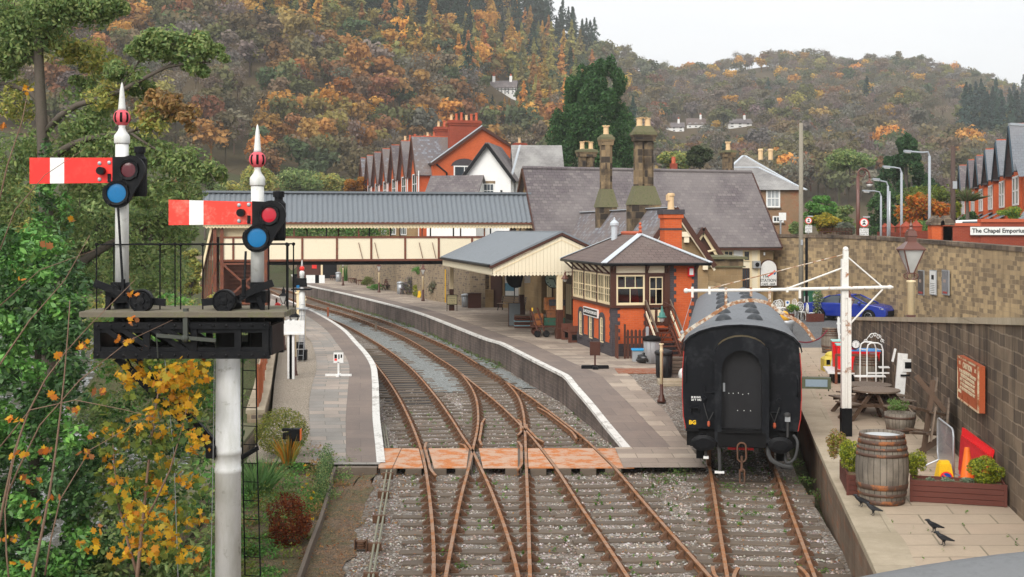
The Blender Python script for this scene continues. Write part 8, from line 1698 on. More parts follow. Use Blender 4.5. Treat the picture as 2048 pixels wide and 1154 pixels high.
def bird(label, loc, rz, crouch=0.0, s=.33):
 t = thing('jackdaw', label, 'bird', loc, rz); FEA = paint('jackdaw_black', (.010, .011, .014), .5, .4, 30)
 me = bpy.data.meshes.new('body'); J = [((0, 0, .19), .080), ((-.07, 0, .215), .072), ((-.12, 0, .265), .042), ((-.145, 0, .30), .042), ((-.185, 0, .297), .02), ((-.215, 0, .29), .006), ((.08, 0, .165), .055), ((.17, 0, .14), .026), ((.24, 0, .125), .014), ((-.01, .035, .10), .016), ((-.01, .04, .03), .007), ((-.06, .045, .008), .006), ((.015, -.035, .10), .016), ((.03, -.04, .03), .007), ((-.02, -.045, .008), .006)]
 E = [(0, 1), (1, 2), (2, 3), (3, 4), (4, 5), (0, 6), (6, 7), (7, 8), (0, 9), (9, 10), (10, 11), (0, 12), (12, 13), (13, 14)]
 me.from_pydata([j[0] for j in J], E, []); o = bpy.data.objects.new('body', me); COL.objects.link(o); o.parent = t; me.materials.append(FEA); o.modifiers.new('skin', 'SKIN'); sv = me.skin_vertices[0].data
 for k, j in enumerate(J): sv[k].radius = (j[1], j[1]*(.85 if k in (0, 1, 6) else 1)); sv[k].use_root = k == 0
 ss = o.modifiers.new('sub', 'SUBSURF'); ss.levels = 2; ss.render_levels = 2
 mb = MU(FEA, True)
 for sd_ in (-1, 1): mb.add([(-.10, sd_*.06, .23), (.0, sd_*.082, .235), (.21, sd_*.03, .145), (.08, sd_*.085, .14), (-.06, sd_*.078, .17)], [(0,1,2,3,4)])
 mb.B('wing', parent=t); mb = MU(paint('jackdaw_grey_nape', (.045, .05, .06), .6, .3, 30), True); mb.sphere((-.118, 0, .292), .038, 10, .9, .95, .8); mb.B('grey_nape', parent=t); t.scale = (s/.46,)*3; return t
bird('jackdaw on the pale coping stone, leftmost and nearest the platform edge', bz(1722, 1014), R(-8)); bird('jackdaw on the pale coping right behind the tail of another, by the barrel', bz(1746, 1031), R(-18)); bird('jackdaw stepping over the flagstones, further of the two on the open paving', bz(1868, 1066), R(-6)); bird('jackdaw nearest the camera, on the flagstones in front of the other three', bz(1887, 1092), R(-14))
POLEW = paint('weathered_pole', (.27, .24, .19), .85, .15, 2, dirt=(.12, .13, .08), dirt_amt=.4)
def pole(label, px, py0, py1, Y, r, m, cat='pole', z0=None, name='telegraph_pole'):
 b, tp = at(px, py0, Y), at(px, py1, Y); z0 = b.z if z0 is None else z0; t = thing(name, label, cat, V((b.x, Y, z0))); mb = MU(m, True); mb.tube([(0, 0, 0), (0, 0, (tp.z-z0)*.5), (0, 0, tp.z-z0)], [r, r*.9, r*.8], 10); mb.B('shaft', parent=t); return t
t = pole('tall weathered timber pole in the forecourt in front of the buff wall', 1602, 640, 246, 67.5, .145, POLEW, z0=.85); mb = MU(GALV); mb.box(-.06, .06, -.21, -.17, 4.2, 4.5); mb.use(BLACK); mb.tube([(.3, -.05, 0), (.3, -.05, 4.6)], .08, 6); mb.B('conduit', parent=t)
t = pole('dark thin timber pole in front of the red brick terrace', 1906, 482, 292, 64, .15, paint('creosoted_pole', (.085, .055, .045), .8, .2, 3), z0=4.4); mb = MU(GALV); mb.box(-.06, .16, -.16, -.1, 3.7, 4.1); mb.use(GREENP); mb.box(.05, .3, -.1, .1, .2, 1.1); mb.use(GALV); mb.tube([(.2, -.1, 0), (.2, -.1, 1.6)], .04, 6); mb.B('fittings', parent=t)
pole('thin plain grey pole among the street lamps up the road', 1779, 478, 382, 78, .10, GALV, z0=4.4)
STL = paint('grey_lamp_steel', (.34, .37, .40), .5, .1, 6)
for px, top, armx, army, Y, base in ((1859, 312, 1808, 303, 64, 482), (1803, 345, 1766, 334, 72, 400), (1776, 372, 1745, 359, 78, 478), (1762, 392, 1725, 382, 86, 478)):
 lab = {1859: 'nearest and tallest grey street lamp, arm reaching left over the orange bush', 1803: 'grey street lamp with its arm in front of the dark conifer', 1776: 'grey street lamp third away up the road', 1762: 'smallest and furthest grey street lamp up the road'}[px]
 t = pole(lab, px, 480, top, Y, .09, STL, 'street lamp', 4.4, 'street_lamp'); o = t.location; q = lambda x, y: at(x, y, Y)-o; mb = MU(STL); mb.tube(spline([q(px, top), q(px-3, top-8), q(px-14, top-10 if px != 1859 else top-7), q(armx+12, army)], .3), .05, 6); mb.B('arm', parent=t); mb = MU(STL); mb.beam(q(armx+14, army), q(armx, army-1), .22, .12); mb.use(WHITE); mb.beam(q(armx+13, army+2.4), q(armx+2, army+1.6), .16, .06); mb.B('lamp_head', parent=t)
p = at(2010, 252, 56); t = thing('street_lamp', 'street lamp head on an arm coming in from the right edge above the terrace', 'street lamp', V((p.x+1.9, 56, 4.5))); mb = MU(STL); mb.tube([(0, 0, 0), (0, 0, p.z-4.5)], .09, 8); mb.B('shaft', parent=t); mb = MU(STL); mb.beam((0, 0, p.z-4.5), (-1.7, 0, p.z-4.42), .26, .12); mb.B('lamp_head', parent=t)
t = pole('ornate brown cast iron lamp post with a curled crook and hanging lantern', 1716, 480, 352, 76, .13, BROWNL, 'street lamp', 4.4, 'crook_lamp'); o = t.location; q = lambda x, y: at(x, y, 76)-o; mb = MU(BROWNL, True); mb.lathe([(.30, 0), (.30, .5), (.2, .6), (.2, 1.0), (.14, 1.1)], (0, 0, 0), 12); mb.tube(spline([q(1716, 355), q(1717, 343), q(1723, 337), q(1731, 338), q(1738, 346), q(1739, 356)], .1), .06, 7); mb.tube([q(1724, 346)+V((.22*math.cos(a), 0, .22*math.sin(a))) for a in np.linspace(0, 6.28, 15)], .04, 5); mb.B('crook', parent=t); mb = MU(BROWNL, True); c = q(1739, 366); mb.lathe([(.24, -.05), (.22, .05), (.06, .16), (.05, .3)], tuple(c), 12); mb.use(LGLASS, True); mb.lathe([(.001, -.28), (.14, -.24), (.22, -.05)], tuple(c), 12); mb.B('lantern', parent=t)
def roadsign(label, px, cy_, rpx, Y, ply0, ply1, wpx):
 c = at(px, cy_, Y); t = thing('road_sign', label, 'road sign', V((c.x, Y, 4.4))); r = rpx*Y/F; z = c.z-4.4; T = Matrix.Translation((0, 0, z)) @ Matrix.Rotation(R(90), 4, 'X')
 mb = MU(GALV); mb.tube([(0, .08, 0), (0, .08, z+r)], .04, 6); mb.beam((-.05, .02, z+r*1.25), (.62*r/.5, -.1, z+r*1.22), .12, .07); mb.B('post', parent=t)
 mb = MU(RED); mb.lathe([(.001, .0), (r, .0), (r, .02), (.001, .02)], (0, 0, 0), 26, T); mb.use(WHITE); mb.lathe([(.001, .025), (r*.80, .025), (r*.8, .02)], (0, 0, 0), 26, T); mb.use(BLACK)
 yb = -.028; mb.box(-.28*r, .28*r, yb-.004, yb, z-.42*r, z-.18*r); mb.box(-.36*r, -.2*r, yb-.004, yb, z-.5*r, z-.3*r); mb.box(.2*r, .36*r, yb-.004, yb, z-.5*r, z-.3*r); mb.prism([(-.2*r, z-.18*r), (.2*r, z-.18*r), (.14*r, z-.02*r), (-.14*r, z-.02*r)], yb-.004, yb); mb.prism([(-.34*r, z+.18*r), (.34*r, z+.18*r), (.2*r, z+.34*r), (0, z+.52*r), (-.2*r, z+.34*r)], yb-.004, yb); mb.box(-.06*r, .06*r, yb-.004, yb, z+.04*r, z+.18*r); mb.B('disc', parent=t)
 a, b = at(px-wpx/2, ply1, Y).z-4.4, at(px, ply0, Y).z-4.4; w = wpx*Y/F; mb = MU(WHITE); mb.box(-w/2, w/2, -.03, 0, a, b); mb.B('plate', parent=t); h_ = (b-a)
 for k, s_ in enumerate(('Ac eithrio', 'mynediad', 'Except for', 'access')): text(s_, h_*.23, (0, -.033, b-h_*(.16+.23*k)), (R(90), 0, 0), BLACK, t)
roadsign('smaller of two no vehicles road signs, left one behind the timber pole', 1617, 441, 6.8, 79, 451, 465, 14); roadsign('larger of two no vehicles road signs, right one above the buff wall', 1728, 445, 9, 73, 457, 475, 18)
t = thing('parking_sign', 'small white sign on a grey post beside the slate roof corner', 'sign', at(1561, 474, 79)); mb = MU(GALV); mb.tube([(0, 0, -.5), (0, 0, 1.2)], .06, 6); mb.B('post', parent=t); mb = MU(WHITE); mb.box(-.12, .35, -.08, -.04, 1.1, 1.6); mb.B('plate', parent=t)
OLV = [(0.2, 0.285, 0.0968), (0.265, 0.344, 0.125), (0.146, 0.225, 0.0832), (0.319, 0.377, 0.138)]; YOL = [(0.446, 0.438, 0.111), (0.334, 0.365, 0.111), (0.535, 0.462, 0.133), (0.223, 0.268, 0.0891)]; BRN = [(0.37, 0.215, 0.0878), (0.254, 0.176, 0.078), (0.468, 0.293, 0.117)]
GRN = [(0.106, 0.257, 0.0586), (0.14, 0.331, 0.0704), (0.0821, 0.196, 0.0469), (0.212, 0.416, 0.0938)]; DKG = [(0.0582, 0.125, 0.0416), (0.0832, 0.177, 0.0582), (0.0416, 0.0936, 0.0333), (0.114, 0.218, 0.0728)]; GOLD = [(.62, .33, .02), (.70, .42, .03), (.52, .22, .02), (.45, .34, .04)]; LIME = [(0.375, 0.413, 0.0375), (0.5, 0.5, 0.05), (0.25, 0.312, 0.0375), (0.163, 0.225, 0.0375)]
def leafy(name, label, cat, loc, clumps, size, shape='leaf', mat=None, wood=None, group=None, part='crown', wm=None, up=.75):
 """clumps: (centre, radii, count, colours) in world space; wood: (points, radii) limbs"""
 loc = V(loc); t = thing(name, label, cat, loc, 0, group); parts = []
 for c, r, n, cols in clumps:
  p, u = blob(V(c)-loc, r, n); nr = u*.7+RNG.normal(size=(n, 3))*.6; nr[:, 2] += up
  parts.append(leaf_arrays(p, size, pal(cols, n), shape, nr))
 cloud(part, parts, mat or LEAF, t)
 if wood:
  mb = MU(wm or BARK, True)
  for pts, rs in wood: P = spline([V(q)-loc for q in pts], .35); mb.tube(P, [lerp(rs[0], rs[1], k/(len(P)-1)) for k in range(len(P))], 7)
  mb.B('trunk', parent=t)
 return t
def ck(px, py, rx, ry, Y, n, cols, dz=None):
 s = Y/F; return (at(px, py, Y), (rx*s, (dz or (rx+ry)/2*s), ry*s), n, cols)
AY = 27.0
def A3(*pts): return [at(x, y, AY+dy) for x, y, dy in pts]
AW = [(A3((100, 900, 0), (96, 600, 0), (92, 400, 0), (86, 280, 0), (80, 170, 0), (76, 60, 0), (70, -60, 0)), (.24, .08)), (A3((94, 262, 0), (120, 232, -.3), (155, 210, -.6), (200, 197, -.9), (243, 181, -1.1), (290, 156, -1.3), (331, 135, -1.4), (375, 126, -1.5), (420, 124, -1.5)), (.085, .02)),
  (A3((96, 330, 0), (125, 300, -.4), (179, 276, -.8), (255, 265, -.9), (300, 248, -1.0), (351, 227, -1.2)), (.09, .03)), (A3((82, 130, 0), (60, 112, .3), (32, 106, .5), (-20, 103, .6)), (.075, .05)), (A3((88, 215, 0), (60, 182, .2), (20, 170, .4), (-30, 155, .6)), (.075, .04)),
  (A3((100, 560, 0), (149, 533, .6), (218, 489, 1.2), (276, 464, 1.5), (320, 430, 1.8), (345, 400, 2)), (.13, .05)), (A3((80, 90, 0), (110, 50, -.2), (150, 20, -.3), (230, 10, -.4)), (.05, .02)), (A3((84, 160, 0), (60, 100, .2), (20, 60, .4)), (.06, .02)), (A3((240, 182, -1.1), (300, 90, -1.2), (330, 60, -1.3)), (.03, .01)), (A3((330, 136, -1.4), (390, 100, -1.4), (425, 95, -1.3)), (.03, .01)), (A3((260, 265, -.9), (315, 300, -1.2), (390, 330, -1.4)), (.035, .015))]
AC = [ck(x, y, rx, ry, AY+dy, int(n*1.15), c) for x, y, rx, ry, dy, n, c in (
 (45, 40, 80, 55, 0, 2600, OLV), (120, 15, 60, 35, -.6, 1400, OLV), (15, 120, 50, 40, .5, 1000, OLV), (190, 12, 50, 28, -.5, 900, OLV), (235, 25, 26, 20, -.5, 350, OLV), (60, 90, 50, 25, .4, 500, OLV),
 (150, 95, 55, 30, .5, 700, YOL), (205, 130, 40, 24, .6, 450, YOL), (320, 85, 40, 24, -1.4, 900, OLV), (290, 100, 34, 18, -1.3, 500, OLV), (355, 95, 32, 22, -1.4, 600, OLV), (405, 95, 36, 20, -1.5, 650, OLV), (440, 108, 18, 16, -1.5, 220, OLV), (385, 135, 34, 16, -1.5, 400, OLV), (245, 140, 34, 18, -1.1, 380, OLV), (215, 190, 50, 26, -.8, 600, YOL), (160, 180, 44, 24, .4, 420, OLV), (270, 170, 40, 20, -1, 420, OLV),
 (330, 205, 44, 26, -1.1, 520, BRN), (365, 235, 32, 24, -1.2, 380, BRN), (300, 240, 50, 26, -.9, 520, YOL), (190, 240, 60, 34, -.4, 700, OLV), (140, 290, 60, 36, -.2, 700, OLV), (230, 300, 60, 30, -.7, 700, OLV), (300, 310, 54, 30, -1.0, 700, OLV), (370, 320, 46, 28, -1.3, 600, OLV), (420, 350, 34, 24, -1.4, 380, OLV), (350, 380, 60, 30, -1.0, 620, OLV), (270, 385, 60, 40, -.5, 700, OLV), (190, 360, 50, 40, .2, 600, OLV),
 (30, 200, 46, 34, .6, 420, YOL), (40, 300, 54, 50, .6, 900, OLV), (25, 400, 50, 50, .6, 800, OLV), (150, 440, 60, 50, .8, 800, OLV), (240, 460, 70, 44, 1.4, 800, OLV), (330, 440, 60, 40, 1.8, 700, OLV), (360, 470, 34, 36, 1.6, 380, OLV), (290, 540, 80, 50, 2, 800, OLV), (200, 560, 60, 50, 1, 600, OLV), (345, 560, 44, 46, 3, 500, OLV))]
AC = [(c, r, n, cols) for c, r, n, cols in AC]
sub = []
for c, r, n, cols in AC:
 k = max(4, n//60)
 for _ in range(k):
  u = unit(1)[0]*RNG.random()**.4; sub.append((c+V(u*np.array(r)), np.array((r[0], r[1], (r[0]+r[2])/2))*RNG.uniform(.3, .72), int(n/k*1.75), cols))
alder = leafy('alder_tree', 'tall alder with crooked limbs and small olive leaves behind the signal posts', 'tree', at(100, 900, AY), sub, .052, 'leaf', LEAF, AW, up=.35)
mb = MU(BARK)
for _ in range(170):
 c, r, n, cols = sub[RNG.integers(len(sub))]; p = V(c)-alder.location; d = V(unit(1)[0]); mb.tube([p-d*.35, p+V((0, 0, .04)), p+d*.4], [.009, .006, .003], 4, False)
mb.B('twigs', parent=alder)
def rnd_tree(name, label, px, py0, py1, Y, rpx, cols, size, n, shape='leaf', trunk=.2, group=None, cat='tree', squash=1.0, z0=None, nb=26, mat=None):
 """a broad crowned tree: py0 foot, py1 top, rpx half width in picture pixels"""
 b, tp = at(px, py0, Y), at(px, py1, Y); r = rpx*Y/F; h = tp.z-b.z; cl = []; wd = [([b, b+V((.05*h*RNG.normal()*.3, 0, h*.45)), tp-V((0, 0, h*.25))], (trunk, trunk*.3))]
 for _ in range(nb):
  u = unit(1)[0]*(.45+.55*RNG.random()); c = b+V((u[0]*r*.72, u[1]*r*.72*squash, h*.58+u[2]*h*.32)); q = r*RNG.uniform(.20, .38)
  cl.append((c, (q, q*squash, q*.75), n//nb, cols)); 
  if RNG.random() < .5: wd.append(([b+V((0, 0, h*.3)), b.lerp(c, .6)+V((0, 0, h*.1)), c], (trunk*.35, .02)))
 return leafy(name, label, cat, b, cl, size, shape, mat, wd, group)
for px, Y, cols, lab in ((300, 44, OLV, 'olive leaved riverside tree behind the two signal posts'), (378, 52, YOL, 'yellowing riverside tree left of the footbridge stairs'), (190, 40, OLV, 'riverside tree behind the left signal post with several stems'), (20, 46, YOL, 'riverside tree at the left edge behind the alder'), (270, 58, BRN, 'browning riverside tree seen between the signal posts')): rnd_tree('riverside_tree', lab, px, 660 if px != 378 else 640, 330 if px != 378 else 480, Y, 100 if px != 378 else 30, cols, .10, 9000, trunk=.2, nb=46)
iv = []
for k in range(60):
 y = lerp(250, 700, RNG.random()**.7); rr = lerp(22, 80, sstep(330, 620, y)); iv.append(ck(95+RNG.normal()*rr*.5, y, rr*.5, 26, AY-.6+RNG.normal()*.25, 120, GRN if RNG.random() < .7 else DKG))
leafy('ivy', 'bright green ivy climbing the alder trunk behind the left red signal arm', 'ivy', at(98, 700, AY-.6), iv, .05, 'leaf', LEAFG, part='leaves')
lm = []
for k in range(230):
 y = lerp(470, 1190, RNG.random()); w_ = interp([(460, 90), (600, 130), (800, 125), (1200, 140)], y); x = RNG.uniform(-60, 40+w_); lm.append(ck(x, y, 30, 24, 19.5+RNG.normal()*.8, 115, GRN if RNG.random() < .45 else DKG))
leafy('laurel', 'big glossy dark green evergreen bush filling the lower left corner', 'shrub', at(80, 1200, 19.5), lm, .058, 'leaf', LEAFG, [([at(60, 1250, 20), at(70, 900, 20), at(80, 600, 20)], (.12, .04))], part='leaves')
us = []
for k in range(230):
 x = RNG.uniform(150, 470); y = RNG.uniform(interp([(150, 820), (300, 760), (470, 640)], x), 1180); us.append(ck(x, y, 34, 26, lerp(24, 19.5, sstep(650, 1150, y))+RNG.normal()*.7, 75, [OLV, GRN, DKG, OLV][RNG.integers(4)]))
for k in range(110): us.append(ck(RNG.uniform(190, 452), RNG.uniform(600, 745), 34, 20, 22.5+RNG.normal()*1.2, 70, [YOL, GRN, YOL, OLV][RNG.integers(4)]))
leafy('undergrowth', 'tangled olive green shrubs on the river bank below the signal bracket', 'shrub', at(320, 1200, 20), us, .052, 'leaf', LEAF, part='leaves')
def maple(label, Y, stems, clumps, n_twig, size):
 wd = [([at(x, y, Y+dy) for x, y, dy in st], rs) for st, rs in stems]; t = leafy('young_maple', label, 'tree', at(stems[0][0][0][0], stems[0][0][0][1], Y), clumps, size, 'maple', LEAF, wd, wm=TWIG, up=.1); return t
MC = []
for k in range(95):
 y = RNG.uniform(730, 1110); x = min(398, 300+RNG.normal()*interp([(730, 55), (850, 62), (1000, 46), (1110, 45)], y)); MC.append(ck(x, y, 24, 20, 16.2+RNG.normal()*.5, 16, GOLD if RNG.random() < .55 else [(.12, .17, .035), (.20, .24, .04), (.07, .12, .03)]))
for x, y in ((385, 770), (400, 752), (330, 745), (390, 800)): MC.append(ck(x, y, 24, 16, 16, 12, GOLD))
maple('bushy young maple with yellow and green leaves beside the white mast', 16.2, [([(270, 1200, 0), (285, 1050, 0), (300, 900, 0), (320, 760, 0)], (.03, .008)), ([(275, 1150, 0), (235, 1000, .2), (225, 860, .2)], (.022, .006)), ([(285, 1050, 0), (340, 940, -.2), (380, 790, -.2)], (.018, .005))], MC, 0, .052)
TWC = [ck(x, y, rx, 9, 11.5+RNG.normal()*.4, n, [(.62, .27, .02), (.55, .17, .025), (.38, .15, .05), (.68, .38, .03)]) for x, y, rx, n in ((55, 180, 12, 7), (250, 680, 18, 8), (170, 690, 16, 6), (265, 640, 14, 5), (290, 700, 10, 3), (120, 705, 20, 5), (150, 820, 22, 7), (30, 835, 20, 6), (40, 910, 22, 6), (60, 960, 26, 8), (110, 790, 16, 4), (200, 780, 18, 4), (100, 900, 20, 5), (60, 1010, 22, 7), (165, 910, 20, 6), (190, 870, 14, 4), (70, 1040, 18, 5), (20, 1080, 20, 7), (110, 1000, 16, 4), (200, 1060, 18, 4), (40, 1130, 20, 5), (230, 960, 14, 4), (8, 255, 10, 3), (95, 490, 10, 2), (270, 590, 12, 3), (45, 555, 10, 2), (150, 440, 10, 2))]
maple('nearest young maple, bare twigs with a few orange leaves at the left edge', 11.5, [([(55, 1200, 0), (100, 980, 0), (128, 760, 0), (140, 600, 0)], (.016, .004)), ([(-10, 1100, .2), (30, 900, .2), (90, 760, .1), (180, 650, 0), (270, 560, 0)], (.014, .003)), ([(-20, 760, .2), (60, 640, .2), (130, 560, .1), (180, 470, .1)], (.010, .003)), ([(10, 1000, .1), (80, 850, 0), (160, 760, 0), (260, 680, 0), (345, 640, 0)], (.010, .002)), ([(-10, 440, 0), (15, 330, 0), (45, 240, 0), (55, 185, 0)], (.009, .003)), ([(0, 500, 0), (30, 420, 0), (90, 350, 0), (165, 300, -.1)], (.007, .002)), ([(90, 1150, -.1), (120, 1000, -.1), (180, 900, 0), (300, 830, 0)], (.010, .002)), ([(-10, 620, .1), (80, 540, 0), (190, 500, 0)], (.006, .002)), ([(-5, 900, 0), (60, 820, 0), (150, 800, 0), (330, 840, 0)], (.007, .002)), ([(20, 1180, 0), (10, 1020, 0), (40, 870, 0)], (.01, .003))], TWC, 0, .036)
def gz(px, py, z=0): return gp(px, py, z)
b = gz(563, 905, .1); c_ = [(b+V((0, 0, .55)), (.72, .75, .62), 6500, [(.26, .27, .05), (.20, .23, .045), (.13, .17, .04), (.33, .30, .07)])]; leafy('clipped_bush', 'round clipped yellow green bush at the corner of the grey platform', 'bush', b, c_, .028, 'leaf', LEAF, part='leaves')
cl = []; b = gz(575, 1092, -.2)
for k in range(46): u = unit(1)[0]; cl.append((b+V((u[0]*.36, u[1]*.3, .48+u[2]*.42)), (.13, .13, .17), 95, [(.24, .055, .015), (.17, .04, .015), (.30, .085, .02), (.11, .03, .015)]))
leafy('russet_shrub', 'rusty red brown feathery shrub beside the leafy soil path', 'shrub', b, cl, .026, 'leaf', LEAF, part='leaves')
cl = []
for k in range(22): q = gz(lerp(655, 640, k/22)+RNG.normal()*5, lerp(930, 1010, k/22), -.1); cl.append((q+V((0, 0, .3)), (.16, .2, .3), 170, DKG+OLV))
leafy('low_hedge', 'small leaved dark green hedge bordering the soil path', 'hedge', gz(648, 980, -.1), cl, .022, 'leaf', LEAF, part='leaves')
def tuft(name, label, loc, n, h, spread, cols, w=1.0, cat='plant'):
 loc = V(loc); t = thing(name, label, cat, loc); a = RNG.random(n)*6.28; lean = RNG.random(n)*spread; d = np.stack([np.cos(a)*lean, np.sin(a)*lean, np.ones(n)], 1); d /= np.linalg.norm(d, axis=1)[:, None]; hh = h*RNG.uniform(.5, 1.0, n)
 base = np.stack([np.cos(a)*lean*.3*h, np.sin(a)*lean*.3*h, np.zeros(n)], 1); c = base+d*hh[:, None]*.5; sd_ = np.cross(d, unit(n)); sd_ /= np.linalg.norm(sd_, axis=1)[:, None]
 wv = sd_*(.012*w); v = np.stack([base-wv, base+wv, c+wv*.9+d*0, base+d*hh[:, None]+np.stack([np.cos(a)*lean*h*.25, np.sin(a)*lean*h*.25, -lean*h*.12], 1), c-wv*.9], 1); col = np.repeat(pal(cols, n), 5, axis=0); cloud('blades', [(v.reshape(-1, 3), col, 5)], LEAF, t); return t
tuft('grass_clump', 'tall arching green grass clump left of the black ground signal', gz(520, 985, -.1), 420, 1.0, .75, [(.18, .34, .11), (.24, .40, .14), (.12, .24, .08)], .6); tuft('grass_clump', 'second grass clump in front of the clipped bush, nearer the ladder', gz(505, 1000, -.2), 260, .85, .7, [(.15, .29, .09), (.20, .34, .12)], .6); tuft('iris_clump', 'orange and yellow sword leaved clump around the black ground signal post', gz(578, 930, 0), 110, .85, .5, [(.55, .24, .03), (.62, .36, .05), (.34, .22, .04), (.25, .26, .06)], 1.7)
gc = []
for k in range(300):
 Y = RNG.uniform(17, 32.5); xl_ = left_edge(Y)+.7; xr_ = interp([(10, -4.3), (20.7, -4.0), (24, -4.0), (27, -3.9), (33, -3.75)], Y)-.1; x = RNG.uniform(xl_, xr_); hgt = .12+.5*RNG.random()**2; gc.append((V((x, Y, -.25+hgt*.5)), (.26, .26, hgt*.55), 120, [GRN, OLV, [(.15, .21, .04), (.22, .26, .05)], BRN, GRN][RNG.integers(5)]))
parts = []
for c, r, n, cols in gc: p, u = blob(c, r, n, .2); parts.append(leaf_arrays(p, .030, pal(cols, n), 'leaf', u*.4+RNG.normal(size=(n, 3))*.5+np.array([0, 0, .6])))
for x, y in ((610, 930), (613, 968), (605, 975), (623, 996), (628, 985), (625, 1038), (615, 950)):
 q = gz(x, y, .12); p, u = blob(q, (.03, .03, .02), 9); parts.append(leaf_arrays(p, .03, pal([(.75, .55, .02), (.70, .40, .03)], 9), 'leaf'))
o = cloud('ground_cover', parts, LEAF); tag(o, kind='stuff')
strip('garden_bed', 10, 33.0, lambda y: left_edge(y)+.4, lambda y: interp([(10, -4.3), (20.7, -3.95), (24, -3.95), (27, -3.85), (33, -3.7)], y), lambda x, y: -.2+bnoise(x, y)*2, SOIL, 4, .6, kind='structure')
t = thing('edging_board', 'old timber edging between the garden bed and the leafy soil path', 'edging', (0, 0, 0)); mb = MU(SLEEPER); P = [gz(x, y, -.1) for x, y in ((596, 1170), (622, 1095), (640, 1050), (655, 1000), (662, 965), (670, 942))]
for a, b in zip(P, P[1:]): mb.beam(a, b, .07, .22)
mb.B('board', parent=t)
parts = []
for _ in range(720):
 k = RNG.random()
 if k < .55: Y = RNG.uniform(20, 40); x = RNG.uniform(bal_l(Y)+.8, bal_r(Y)-.3); z = -.19
 elif k < .75: Y = RNG.uniform(18, 45); x = RNG.uniform(bay_x(Y)+.6, wall_x(Y)); z = .905; 
 else: Y = RNG.uniform(30, 34); x = RNG.uniform(-3.4, 6.5); z = -.18
 n = RNG.integers(6, 34) if k < .55 or k > .75 else RNG.integers(5, 12); s = .02+.13*RNG.random()**3*(1 if z < 0 else .45); p, u = blob((x, Y, z+.02), (s, s, .04+s*.5), n, .1); parts.append(leaf_arrays(p, .026 if z < 0 else .016, pal([(.12, .24, .05), (.18, .30, .06), (.09, .17, .04)], n), 'leaf', RNG.normal(size=(n, 3))*.5+np.array([0, 0, .7])))
for (x, y, z, s, n) in ((1500, 1030, -.18, .3, 120), (1640, 990, -.2, .35, 200), (1610, 960, -.1, .35, 160), (1690, 1080, -.2, .14, 60), (925, 1135, -.18, .16, 80), (1180, 1060, -.18, .2, 90), (1330, 960, -.15, .5, 200), (1230, 950, -.15, .4, 120), (1300, 985, -.15, .5, 120), (640, 830, .0, .3, 60), (1360, 945, -.1, .4, 140), (1460, 975, -.15, .5, 160), (1545, 990, -.15, .35, 120), (1420, 1020, -.18, .3, 80), (1120, 985, -.18, .4, 90), (1590, 925, 0, .3, 120)):
 q = gp(x, y, z); p, u = blob(q, (s, s, .12), n, .1); parts.append(leaf_arrays(p, .03, pal([(.10, .20, .05), (.16, .25, .06), (.14, .15, .06)], n), 'leaf', RNG.normal(size=(n, 3))*.5+np.array([0, 0, .6])))
for y0, y1 in ((52, 70), (74, 110)):
 Y = RNG.uniform(y0, y1, 900); x = np.array([rail_x('F', v)+RNG.uniform(.5, 1.2) for v in Y]); p = np.stack([x, Y, -.12+RNG.random(900)*.1], 1); parts.append(leaf_arrays(p, .05, pal([(.14, .22, .05), (.10, .16, .045)], 900), 'leaf', RNG.normal(size=(900, 3))*.4+np.array([0, 0, .7])))
o = cloud('weeds', parts, LEAF); tag(o, kind='stuff')
n = 2600; Y = RNG.uniform(18.5, 33, n); x = np.array([RNG.uniform(-4.2, -2.3) if RNG.random() < .6 else RNG.uniform(-2.4, bal_r(v)) for v in Y]); p = np.stack([x, Y, np.full(n, -.155)+RNG.random(n)*.02], 1)
o = cloud('fallen_leaves', [leaf_arrays(p, .030, pal([(.34, .13, .05), (.25, .11, .05), (.40, .20, .06), (.20, .10, .06)], n), 'leaf', RNG.normal(size=(n, 3))*.35+np.array([0, 0, 1]))], LEAF); tag(o, kind='stuff')
def shrub(name, label, b, r, h, cols, n, size, cat='shrub', mat=None):
 cl = []
 for k in range(16): u = unit(1)[0]; cl.append((V(b)+V((u[0]*r*.6, u[1]*r*.6, h*.5+u[2]*h*.34)), (r*.42, r*.42, h*.2), n//16, cols))
 return leafy(name, label, cat, b, cl, size, 'leaf', mat, part='leaves')
shrub('golden_conifer', 'golden dwarf conifer nearest the barrel in the left planter trough', bz(1716, 985)+V((0, .45, .32)), .25, .62, LIME, 3600, .020); shrub('golden_conifer', 'browning dwarf conifer at the far end of the left planter trough', bz(1700, 968)+V((-.02, .9, .32)), .23, .62, LIME+BRN+BRN, 3000, .020); shrub('golden_conifer', 'golden dwarf conifer rising behind the right side of the big barrel', bz(1833, 1000)+V((.1, .3, .32)), .20, .62, LIME, 2400, .020); shrub('golden_conifer', 'wide golden dwarf conifer at the wall end of the long planter trough', bz(1987, 1011)+V((0, .3, .32)), .36, .52, LIME, 5200, .020)
for px in (1868, 1905, 1945): shrub('succulent', 'pale grey green succulent in the long trough, %s of three' % {1868: 'leftmost', 1905: 'middle', 1945: 'rightmost'}[px], bz(px, 1008)+V((0, .25, .33)), .13, .1, [(.22, .30, .20), (.30, .36, .25)], 160, .025, 'plant')
shrub('trailing_plant', 'loose green trailing plant growing in the cut down barrel', bz(1802, 862)+V((0, .3, .44)), .34, .34, [(.16, .28, .08), (.22, .34, .10)], 900, .022, 'plant')
